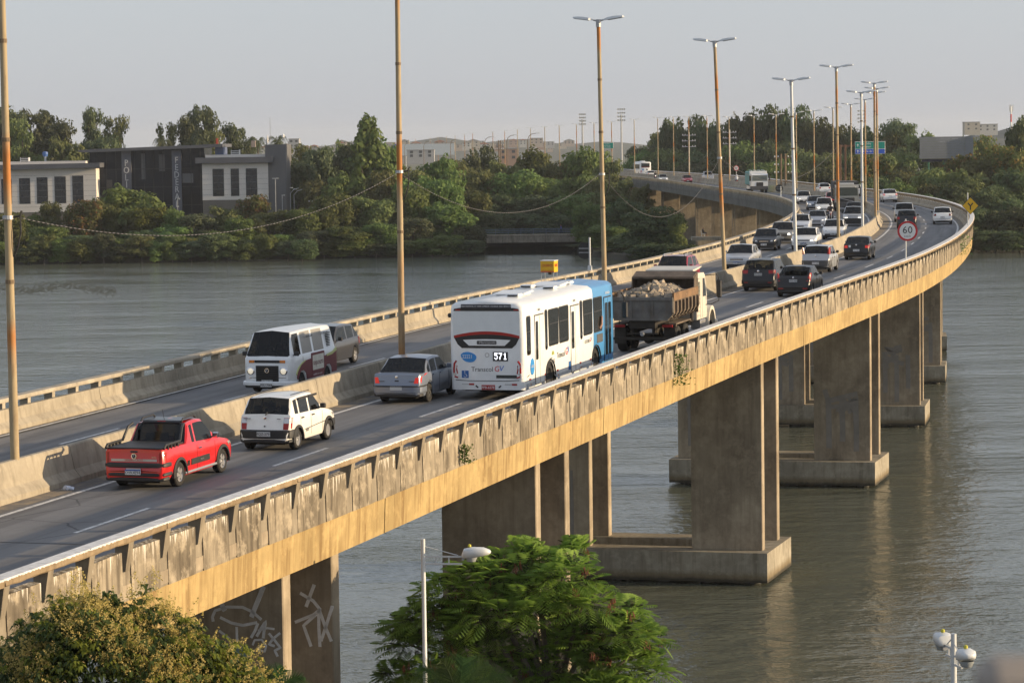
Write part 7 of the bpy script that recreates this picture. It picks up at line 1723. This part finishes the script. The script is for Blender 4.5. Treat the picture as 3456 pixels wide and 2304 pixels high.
def euc(seed, n=26): # tall gum tree: separate leaf clouds on visible limbs
    g = random.Random(seed); cl = []; m = MB(); m.tube([(0, 0, -1), (.2, 0, 4), (-.1, .1, 7), (.1, 0, 9)], [.34, .26, .16, .06], 7)
    for k in range(n):
        z = g.uniform(3.2, 9.6); a = g.uniform(0, 2*PI); q = g.uniform(.6, 3.6)*(1.05-.45*abs(z-6.5)/4); p = (q*math.cos(a), q*math.sin(a), z); cl.append((*p, g.uniform(.95, 1.65)))
        m.tube([(0, 0, max(2., z-2.6)), (p[0]*.5, p[1]*.5, z-1.1), p], [.13, .08, .03], 5)
    return cl, m
for i in range(3):
    cl, m = euc(60+i, 24+4*i); proto('gum%d' % i, cl, .27, 150, LEAF[2] if i else LEAF[1], 60+i, m, squash=.6)
g_ = random.Random(5); proto('spire', [(g_.uniform(-1, 1)*(3.6-.34*z), g_.uniform(-1, 1)*(3.6-.34*z), z, 1.25-.06*z+.2) for z in [.6+.19*k for k in range(48)]], .36, 110, LEAF[0], 71, trunk_mb(10, 3, 71))
def palm():
    m = MB(); rr = random.Random(3); lf = MB(); m.tube([(0, 0, -.5), (.15, 0, 4), (0, 0, 8)], [.3, .22, .18], 8)
    for k in range(22):
        a = 2*PI*k/22+rr.uniform(-.1, .1); el = rr.uniform(-.2, 1.2); pts = []
        for i in range(7): t = i/6; pts.append(Vector((math.cos(a)*3.2*t*math.cos(el*.5), math.sin(a)*3.2*t*math.cos(el*.5), 8+2.6*t*math.sin(el)-2.2*t*t)))
        for i in range(6):
            for s in (1, -1):
                for q in (0, .5):
                    p = pts[i].lerp(pts[i+1], q); d = (pts[i+1]-pts[i]).normalized(); sd = d.cross(Vector((0, 0, 1))).normalized()*s; e = p+sd*.75*(1-.5*i/6)+Vector((0, 0, -.35))+d*.3; lf.add([p, p+d*.14, e], [(0, 1, 2)])
    PROTO['palm'] = (lf.mesh('crown', LEAF[2]), m.mesh('trunk', BARK, 60))
palm()
KIND = {'round': ('mangrove_tree', 'round-crowned green tree'), 'olive': ('broadleaf_tree', 'olive green tree'), 'blue': ('broadleaf_tree', 'blue-green tree'), 'flower': ('flowering_tree', 'orange-tinged flowering tree'), 'dark': ('broadleaf_tree', 'dark dense tree'), 'lime': ('broadleaf_tree', 'yellow-green flat-topped tree'), 'gum': ('gum_tree', 'tall open gum tree'), 'spire': ('conical_tree', 'tall pointed tree'), 'palm': ('palm_tree', 'palm tree')}
TR = random.Random(99); NT = [0]
def tree(px, ptop, wpx, Y, key, where, base=1.2, squat=1.):
    """px,ptop,wpx: where its crown was measured in the photograph (crown centre, top, width), at distance Y"""
    s = F_PX/Y; yh = 490-(px-1728)*.01396; x = (px-1728)/s; zt = CAMZ-(ptop-yh)/s; H = zt-base; R = wpx/s/2
    keys = [k for k in PROTO if k.rstrip('0123456789') == key]; k = keys[NT[0] % len(keys)]; NT[0] += 1
    crown, trk = PROTO[k]; nm, lb = KIND[key]
    r = thing(nm, '%s %s' % (lb, where), 'tree', (x, Y, base), 0, 'trees on the far bank')
    hh = {'gum': 10.6, 'palm': 9.6, 'spire': 10.2}.get(key, 9.5); rx = {'gum': 4.2, 'palm': 3.4, 'spire': 3.2}.get(key, 4.9)
    r.rotation_euler = (0, 0, TR.uniform(0, 6.28)); r.scale = (R/rx, R/rx, H/hh)
    obj('crown', crown, r); obj('trunk', trk, r); return r
V = 1.4694
def row(lst, where, base=1.2):
    for (x, t, w, Y, k) in lst: tree(x*V, t*V, w*V, Y, k, where, base)
SEC = ['before the cream left wing', 'before the dark glass centre', 'before the cream right wing', 'right of the police building', 'beside the creek mouth']
def shore():
    L_ = [(-20, 500, 110, 503, 'round'), (22, 488, 80, 500, 'round'), (75, 492, 80, 505, 'round'), (122, 462, 82, 507, 'olive'), (118, 520, 100, 496, 'round'), (200, 462, 105, 505, 'flower'), (175, 540, 110, 495, 'blue'), (255, 545, 95, 494, 'round'),
          (302, 428, 165, 512, 'round'), (255, 470, 70, 508, 'round'), (350, 474, 110, 505, 'lime'), (405, 478, 75, 503, 'round'), (330, 530, 110, 496, 'dark'), (395, 520, 100, 497, 'round'), (458, 492, 110, 500, 'blue'), (450, 545, 90, 494, 'flower'), (520, 470, 95, 506, 'olive'), (505, 530, 90, 496, 'round'), (590, 451, 95, 508, 'flower'),
          (560, 500, 80, 499, 'round'), (625, 480, 110, 502, 'olive'), (640, 540, 95, 495, 'round'), (700, 478, 120, 503, 'round'), (720, 530, 100, 496, 'blue'), (780, 452, 120, 506, 'round'), (800, 520, 110, 497, 'round'), (860, 448, 125, 507, 'olive'), (880, 515, 100, 499, 'round'),
          (935, 430, 130, 512, 'round'), (950, 500, 110, 502, 'blue'), (1010, 415, 120, 520, 'round'), (1035, 470, 130, 508, 'round'), (1085, 520, 80, 505, 'dark')]
    for x, t, w, Y, k in L_: tree(x*V, t*V, w*V, Y, k, 'on the water edge '+SEC[0 if x < 250 else 1 if x < 470 else 2 if x < 670 else 3 if x < 900 else 4])
    # low bushes hanging over the waterline
    for i, x in enumerate(np.arange(-15, 1110, 42)): tree((x+TR.uniform(-8, 8))*V, (548+TR.uniform(-14, 22)-(x > 600)*8)*V, TR.uniform(62, 88)*V, 489 if x < 700 else 497, ('round', 'blue', 'dark', 'olive', 'round')[i % 5], 'low over the waterline '+SEC[0 if x < 250 else 1 if x < 470 else 2 if x < 670 else 3 if x < 900 else 4], .2)
shore()
row([(-25, 232, 120, 640, 'gum'), (35, 228, 130, 640, 'gum'), (95, 238, 130, 650, 'gum'), (60, 265, 120, 630, 'gum'), (140, 262, 110, 640, 'gum'), (212, 232, 85, 650, 'gum'), (272, 258, 90, 640, 'gum'), (240, 300, 100, 630, 'gum'), (165, 310, 110, 628, 'olive')], 'rising behind the left cream wing')
row([(395, 275, 70, 640, 'gum'), (440, 250, 80, 650, 'gum'), (478, 228, 95, 640, 'gum'), (500, 290, 70, 632, 'gum'), (545, 268, 75, 650, 'gum'), (380, 292, 60, 625, 'palm'), (600, 288, 62, 620, 'palm'), (645, 285, 66, 622, 'palm'), (578, 305, 60, 640, 'gum')], 'rising behind the dark glass centre')
row([(695, 325, 110, 585, 'gum'), (690, 370, 120, 575, 'blue'), (745, 340, 110, 580, 'blue'), (730, 410, 120, 560, 'olive'), (795, 318, 60, 600, 'olive'), (848, 262, 128, 560, 'spire'), (815, 330, 110, 565, 'blue'), (895, 330, 100, 570, 'round'), (800, 400, 130, 545, 'round'), (880, 390, 120, 545, 'olive'), (960, 380, 120, 560, 'olive'), (1010, 362, 130, 570, 'round'), (960, 420, 120, 540, 'round')], 'massed right of the police building')
row([(1060, 365, 110, 590, 'olive'), (1110, 342, 90, 610, 'dark'), (1100, 390, 130, 580, 'olive'), (1165, 365, 110, 600, 'olive'), (1235, 342, 120, 610, 'round'), (1180, 400, 140, 580, 'round'), (1290, 368, 110, 600, 'olive'), (1250, 400, 140, 585, 'round'), (1350, 350, 130, 600, 'round'), (1400, 362, 90, 590, 'olive'), (1330, 400, 140, 575, 'round'), (1390, 400, 110, 570, 'olive'), (1150, 450, 130, 570, 'dark'), (1240, 450, 150, 570, 'dark'), (1330, 450, 150, 565, 'round'), (1080, 440, 110, 565, 'round'), (1180, 490, 120, 562, 'dark'), (1270, 490, 130, 560, 'dark'), (1350, 490, 110, 556, 'dark'), (1130, 485, 70, 545, 'dark'), (1400, 440, 120, 545, 'olive')], 'massed behind the footbridge')
row([(1430, 405, 100, 545, 'olive'), (1390, 470, 120, 520, 'round'), (1360, 470, 90, 508, 'round'), (1440, 460, 110, 500, 'dark'), (1500, 478, 150, 452, 'dark'), (1400, 520, 120, 494, 'round'), (1460, 540, 130, 470, 'dark'), (1555, 490, 60, 448, 'olive'), (1480, 420, 70, 540, 'olive'), (1340, 560, 90, 500, 'blue'), (1560, 560, 100, 440, 'dark'), (1500, 560, 120, 444, 'dark'), (1420, 575, 110, 486, 'dark')], 'by the left foot of the far bridge')
row([(1470, 328, 70, 760, 'gum'), (1505, 300, 80, 760, 'gum'), (1545, 285, 90, 750, 'dark'), (1590, 272, 90, 745, 'dark'), (1625, 288, 90, 740, 'dark'), (1670, 284, 90, 740, 'dark'), (1715, 272, 100, 730, 'dark'), (1760, 250, 100, 735, 'dark'), (1800, 268, 80, 730, 'dark'), (1835, 250, 90, 725, 'dark'), (1880, 280, 100, 720, 'dark'), (1935, 294, 100, 715, 'dark'), (1980, 300, 90, 710, 'dark'), (2020, 292, 90, 705, 'dark'), (2075, 262, 110, 700, 'gum'), (2050, 300, 100, 700, 'olive'), (2120, 302, 100, 690, 'olive'), (2180, 318, 110, 690, 'olive'), (2240, 318, 100, 690, 'flower'), (2300, 325, 110, 690, 'olive'), (2345, 282, 80, 560, 'dark')], 'on the skyline behind the far bridge', 2.)
row([(1475, 345, 90, 740, 'round'), (1540, 340, 120, 735, 'olive'), (1600, 350, 120, 730, 'dark'), (1660, 345, 120, 720, 'blue'), (1720, 335, 130, 715, 'round'), (1790, 330, 130, 700, 'dark'), (1860, 340, 130, 690, 'olive'), (1920, 350, 120, 680, 'olive'), (1980, 350, 120, 660, 'dark'), (1500, 370, 100, 725, 'dark'), (1640, 372, 110, 715, 'dark'), (1590, 374, 100, 722, 'blue'), (1700, 372, 120, 700, 'dark'), (1780, 375, 120, 670, 'round'), (1850, 385, 120, 640, 'olive'), (1910, 390, 110, 610, 'dark'), (1545, 372, 90, 728, 'olive')], 'right behind the far bridge rail', 2.)
row([(1950, 385, 120, 560, 'olive'), (2010, 360, 130, 560, 'flower'), (2070, 350, 130, 560, 'olive'), (2090, 380, 140, 540, 'olive'), (2140, 385, 140, 520, 'olive'), (2195, 385, 110, 515, 'olive'), (2210, 360, 110, 545, 'flower'), (2260, 350, 120, 540, 'olive'), (2320, 340, 130, 540, 'flower'), (2010, 410, 120, 520, 'dark'), (2070, 415, 120, 505, 'round'), (2130, 420, 120, 500, 'olive'), (2190, 425, 120, 498, 'dark'), (2250, 395, 130, 510, 'olive'), (2330, 395, 130, 510, 'dark'), (2280, 430, 110, 500, 'dark'), (2335, 460, 100, 495, 'dark'), (1990, 440, 90, 470, 'dark'), (2120, 450, 100, 492, 'dark'), (2180, 460, 90, 490, 'dark')], 'right of the far bend')
row([(2235, 478, 100, 486, 'dark'), (2290, 486, 110, 486, 'dark'), (2345, 478, 110, 484, 'dark'), (2210, 520, 90, 482, 'dark'), (2270, 530, 110, 481, 'dark'), (2330, 530, 110, 480, 'dark'), (2390, 520, 100, 480, 'dark'), (2150, 505, 90, 484, 'dark')], 'dark over the water right of the yellow sign', .3)
# ---------------------------------------------------------------- foreground trees
def fg_mango():
    g = np.random.default_rng(5); c = np.array([(318-1728)/F_PX*45, 45.5, 9.6]); R = np.array([2.25, 1.9, 2.1])
    r = thing('mango_tree', 'flowering mango tree with brown blossom sprays in the bottom left corner', 'tree', (c[0], c[1], .8))
    lm = leaf_mat('mango_leaf', (.14, .21, .025), (.30, .42, .06), .45, scale=2.5); bl = leaf_mat('mango_blossom', (.44, .34, .10), (.66, .54, .20), .35, scale=3.); ld = leaf_mat('mango_leaf_shade', (.035, .06, .014), (.07, .105, .022), .2, scale=2.)  # inner leaves get a darker green: crown shade put into their colour
    A, B, Dk = [], [], []
    def rosette(out, p, d, n, L):
        for k in range(n):
            a = g.uniform(0, 2*PI); o = np.array([math.cos(a), math.sin(a), g.uniform(-.2, .9)])+d*.8; o /= np.linalg.norm(o); l = L*g.uniform(.7, 1.2); w = l*.10
            s = np.array([o[1], -o[0], 0]); s /= np.linalg.norm(s)+1e-6; m1 = p+o*l*.5+np.array([0, 0, -.02]); e = p+o*l*.8+np.array([0, 0, -l*.5])
            out += [p, m1-s*w, e, m1+s*w]
    def quads(V): V = [tuple(v) for v in V]; return MB().add(V, [(i, i+1, i+2, i+3) for i in range(0, len(V), 4)])
    for k in range(520):
        a = g.uniform(0, 2*PI); e = math.asin(g.uniform(.05, 1)); d = np.array([math.cos(a)*math.cos(e), math.sin(a)*math.cos(e), math.sin(e)])
        if d[1] > .45: continue
        rr = 1+.08*math.sin(3*a+1)+.09*math.sin(5*e+2*a); p = d*R*rr*g.uniform(.86, 1.02); kind = math.sin(a*4.3+e*6)+g.normal()*.5
        for q in range(5 if kind < -.2 else 1): rosette(A, p+g.normal(size=3)*.11, d, 11, .19)
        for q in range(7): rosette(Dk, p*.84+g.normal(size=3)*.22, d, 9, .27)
        if kind > -.35:
            for q in range(6):
                b = p+g.normal(size=3)*.13; ax = d*.8+np.array([0, 0, .7])+g.normal(size=3)*.35; ax /= np.linalg.norm(ax); h = g.uniform(.13, .26); n = 30
                t = g.random(n); s = g.normal(size=(n, 3)); s -= (s@ax)[:, None]*ax; s /= np.linalg.norm(s, axis=1)[:, None]; E = b+ax*(h*t)[:, None]+s*((.085*(1-t)+.012)*g.random(n)**.5)[:, None]
                u = g.normal(size=(n, 3)); u /= np.linalg.norm(u, axis=1)[:, None]; v = np.cross(u, s); w = .014
                B += list(np.stack([E-u*w, E-v*w, E+u*w, E+v*w], 1).reshape(-1, 3))
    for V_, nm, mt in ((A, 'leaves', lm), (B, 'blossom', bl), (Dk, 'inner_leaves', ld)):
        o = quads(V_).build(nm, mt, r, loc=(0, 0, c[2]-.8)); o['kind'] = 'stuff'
    t = MB().tube([(0, 0, -.2), (.1, 0, 5), (0, 0, 9)], [.3, .22, .12], 10)
    for k in range(7): t.tube([(0, 0, 6.+k*.3), (1.2*math.cos(k), 1.2*math.sin(k), 9.6)], [.1, .04], 6)
    t.build('trunk', BARK, r)
fg_mango()
def fg_feather():
    g = np.random.default_rng(8); Y = 72.; X = lambda px: (px-1728)/F_PX*Y; Z = lambda py: CAMZ-(py-493)/F_PX*Y
    r = thing('leucaena_tree', 'feathery bright green tree with brown pods beside the bridge pier', 'tree', (X(1850), Y, .8))
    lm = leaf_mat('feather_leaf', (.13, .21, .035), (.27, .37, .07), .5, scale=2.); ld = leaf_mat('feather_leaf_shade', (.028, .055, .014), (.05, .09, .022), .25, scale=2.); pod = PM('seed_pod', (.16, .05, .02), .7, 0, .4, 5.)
    cls = [(1500, 2000, 110), (1420, 2090, 100), (1590, 1960, 130), (1700, 1935, 120), (1790, 1895, 70), (1890, 1950, 130), (1960, 2040, 110), (1800, 2010, 150), (1650, 2060, 150), (1500, 2140, 150), (1360, 2180, 80), (1800, 2140, 160), (1980, 2160, 130), (2080, 2140, 110), (2165, 2200, 75), (1620, 2230, 170), (1900, 2260, 190), (2100, 2270, 150), (1440, 2270, 110), (1330, 2130, 45), (1310, 2290, 40), (1755, 1875, 40), (2120, 2090, 50), (1925, 1890, 60), (1690, 2360, 220), (2000, 2380, 220), (1450, 2380, 180)]
    A, Dk, Pd = MB(), MB(), MB(); base = np.array([X(1850), Y, .8])
    def frond(mb, p, o, L, n=7):
        o = o/np.linalg.norm(o); s = np.cross(o, [0, 0, 1.]); s /= np.linalg.norm(s)+1e-6; 
        for k in range(n):
            t = (k+.7)/n; q = p+o*L*t+np.array([0, 0, -L*.38*t*t]); l = L*.55*math.sin(PI*(.15+.8*t)); w = L*.052
            for sd in (1, -1):
                e = q+s*sd*l+o*l*.55+np.array([0, 0, -l*.35]); mm = (q+e)/2; mb.add([q, mm-o*w, e, mm+o*w], [(0, 1, 2, 3)])
    for cx, cy, cr in cls:
        cc = np.array([X(cx), Y+g.uniform(-.9, .9), Z(cy)])-base; rr = cr/F_PX*Y*.93; n = int(30+105*rr*rr)
        for k in range(n):
            d = g.normal(size=3); d /= np.linalg.norm(d); d[2] = abs(d[2])*.8-.25; p = cc+d*rr*g.uniform(.62, 1.02)*np.array([1, 1, .9])
            frond(A, p, d+g.normal(size=3)*.5+np.array([0, 0, .25]), g.uniform(.34, .58))
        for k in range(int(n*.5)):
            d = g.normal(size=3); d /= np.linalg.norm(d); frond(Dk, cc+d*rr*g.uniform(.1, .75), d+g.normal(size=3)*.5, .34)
        for k in range(3 if rr > .7 else 1):
            d = g.normal(size=3); d /= np.linalg.norm(d); p = cc+d*rr*.95
            for q in range(9): a = p+g.normal(size=3)*.05; Pd.tube([a, a+np.array([g.normal()*.03, g.normal()*.03, -.1]), a+np.array([g.normal()*.04, g.normal()*.04, -.19])], [.006, .016, .004], 4)
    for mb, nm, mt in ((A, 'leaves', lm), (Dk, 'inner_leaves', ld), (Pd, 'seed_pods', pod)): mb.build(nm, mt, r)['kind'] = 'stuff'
    t = MB().tube([(0, 0, -.2), (-.1, 0, 3), (.1, 0, 5)], [.2, .16, .1], 9)
    for cx, cy, cr in cls[:19]: p = np.array([X(cx), Y, Z(cy)])-base; t.tube([(0, 0, 3.5), (p[0]*.5, 0, 3.5+(p[2]-3.5)*.6), tuple(p)], [.11, .07, .025], 6)
    t.build('trunk', BARK, r)
fg_feather()
def fg_palm(px, py, Y, n, L, lab, seed, a0, a1):
    x = (px-1728)/F_PX*Y; z = CAMZ-(py-493)/F_PX*Y; r = thing('palm_tree', lab, 'palm', (x, Y, .8)); g = random.Random(seed); lm = leaf_mat('palm_leaf', (.03, .07, .02), (.075, .14, .04), .3)
    MB().tube([(0, 0, -.2), (.05, 0, z-.8)], [.2, .14], 9).build('trunk', BARK, r)
    for k in range(n):
        el = a0+(a1-a0)*k/max(1, n-1); az = g.uniform(-.5, .5); mb = MB(); pts = []
        for i in range(15): t = i/14; pts.append(Vector((math.cos(el)*L*t*math.cos(az), math.cos(el)*L*t*math.sin(az), z-.8+math.sin(el)*L*t-L*.45*t*t)))
        mb.tube(pts, [.02-.016*i/14 for i in range(15)], 5)
        for i in range(2, 14):
            for q in (0, .33, .66):
                p = pts[i].lerp(pts[i+1], q); d = (pts[i+1]-pts[i]).normalized(); s = d.cross(Vector((0, 1, .2))).normalized()
                for sd_ in (1, -1): l = L*.30*math.sin(PI*min(.97, (i+q)/14*.8+.2)); e = p+s*sd_*l*.75+d*l*.75+Vector((0, g.uniform(-.1, .1), -.04)); w = d.cross(s)*.0+d*.014; mb.add([p-w, p+w, e], [(0, 1, 2)])
        mb.build('frond', lm, r)
fg_palm(1530, 2390, 64, 9, 1.9, 'palm with thin upright fronds behind the white lamp post base', 1, .3, 2.7); fg_palm(890, 2360, 60, 6, 1.2, 'small palm fronds in front of the graffiti pier', 2, .5, 2.6)
# shrubs rooted in the parapet
def shrub(Y, off, z, r_, n, lab, seed, drop=.5):
    p = P('R', Y, off, z); g = np.random.default_rng(seed); r = thing('wall_shrub', lab, 'shrub', p, 0, None); mb = MB(); st = MB(); lm = leaf_mat('shrub_leaf', (.05, .11, .012), (.11, .20, .03), .4, scale=4.)
    for k in range(n):
        b = np.array([g.normal()*r_*.55, -.05-abs(g.normal())*r_*.35, g.uniform(-drop, r_*1.1)]); s = .045*(.7+.7*g.random()); u = g.normal(size=3); u /= np.linalg.norm(u); v = np.cross(u, g.normal(size=3)); v /= np.linalg.norm(v); mb.add([b-u*s, b-v*s*.45, b+u*s, b+v*s*.45], [(0, 1, 2, 3)])
    for k in range(7): st.tube([(0, 0, -.1), (g.normal()*r_*.4, -.1, r_*g.uniform(.2, .9)*(1 if k % 2 else -1.4))], [.012, .004], 4)
    o = mb.build('leaves', lm, r); o['kind'] = 'stuff'; st.build('stems', BARK, r)
shrub(103.2, .02, .2, .32, 420, 'leafy green shrub sprouting from the outer parapet beside the bus nose', 1, .75); shrub(78.8, .02, .12, .18, 170, 'small green tuft growing on the outer parapet face', 2, .32); shrub(196, .0, .35, .55, 420, 'leafy shrub hanging on the outer parapet near the bend', 3, .8)
# litter
for Y, o, lab in ((73.1, .62, 'crumpled blue and white bag at the foot of the median'), (80.5, 5.6, 'white scrap of paper on the nearest lane')):
    p = P('M', Y, o, .01); bm = bmesh.new(); bmesh.ops.create_icosphere(bm, subdivisions=2, radius=.16 if o < 1 else .05); rr = random.Random(3)
    for v in bm.verts: v.co *= rr.uniform(.6, 1.15); v.co.z = abs(v.co.z)*.7
    me = bpy.data.meshes.new('litter'); bm.to_mesh(me); bm.free(); me.materials.append(PM('litter_white', (.5, .54, .62), .6, 0, .4, 9.)); tag(obj('litter_bag' if o < 1 else 'litter_scrap', me, None, p), lab, 'litter')
# floating weed mat
def weeds():
    g = np.random.default_rng(2); mb = MB()
    for k in range(1300):
        px = g.uniform(-60, 390); py = 972+9*math.sin(px*.02)+g.normal()*8-(px-150)*-.03; y = F_PX*CAMZ/(py-512); x = (px-1728)/F_PX*y; s = g.uniform(.08, .3); mb.add([(x-s, y, .02), (x+s, y+.1, .03), (x+s*.3, y+.4, .08)], [(0, 1, 2)])
    tag(mb.build('floating_weeds', PM('weed', (.03, .035, .02), .9)), kind='stuff')
weeds()
# ---------------------------------------------------------------- haze over river and town
m = bpy.data.materials.new('haze'); m.use_nodes = True; nt = m.node_tree; nt.nodes.clear(); o_ = nt.nodes.new('ShaderNodeOutputMaterial'); pv = nt.nodes.new('ShaderNodeVolumePrincipled'); pv.inputs['Color'].default_value = (.86, .90, .96, 1); pv.inputs['Density'].default_value = .00007; pv.inputs['Anisotropy'].default_value = .1; link(nt, pv.outputs[0], o_.inputs['Volume'])
tag(MB().box(-2800, 2800, -90, 9300, -2.5, 75).build('haze', m), kind='stuff')

# ---------------------------------------------------------------- tell look-alikes apart by their order along the view
ORD = ['leftmost', 'second', 'third', 'fourth', 'fifth', 'sixth', 'seventh', 'eighth', 'ninth', 'tenth', 'eleventh', 'twelfth', 'thirteenth', 'fourteenth', 'fifteenth', 'sixteenth', 'seventeenth', 'eighteenth', 'nineteenth', 'twentieth']
same = {}
for o in S.objects:
    if o.parent is None and 'label' in o and o.get('group') and o.get('category') != 'stone': same.setdefault(o['label'], []).append(o)
for lb, L_ in same.items():
    if len(L_) < 2: continue
    L_.sort(key=lambda o: o.location.x/max(1, o.location.y))
    for k, o in enumerate(L_[:20]): o['label'] = '%s%s %s' % (ORD[k], '' if k == 0 else ' from left,', lb)
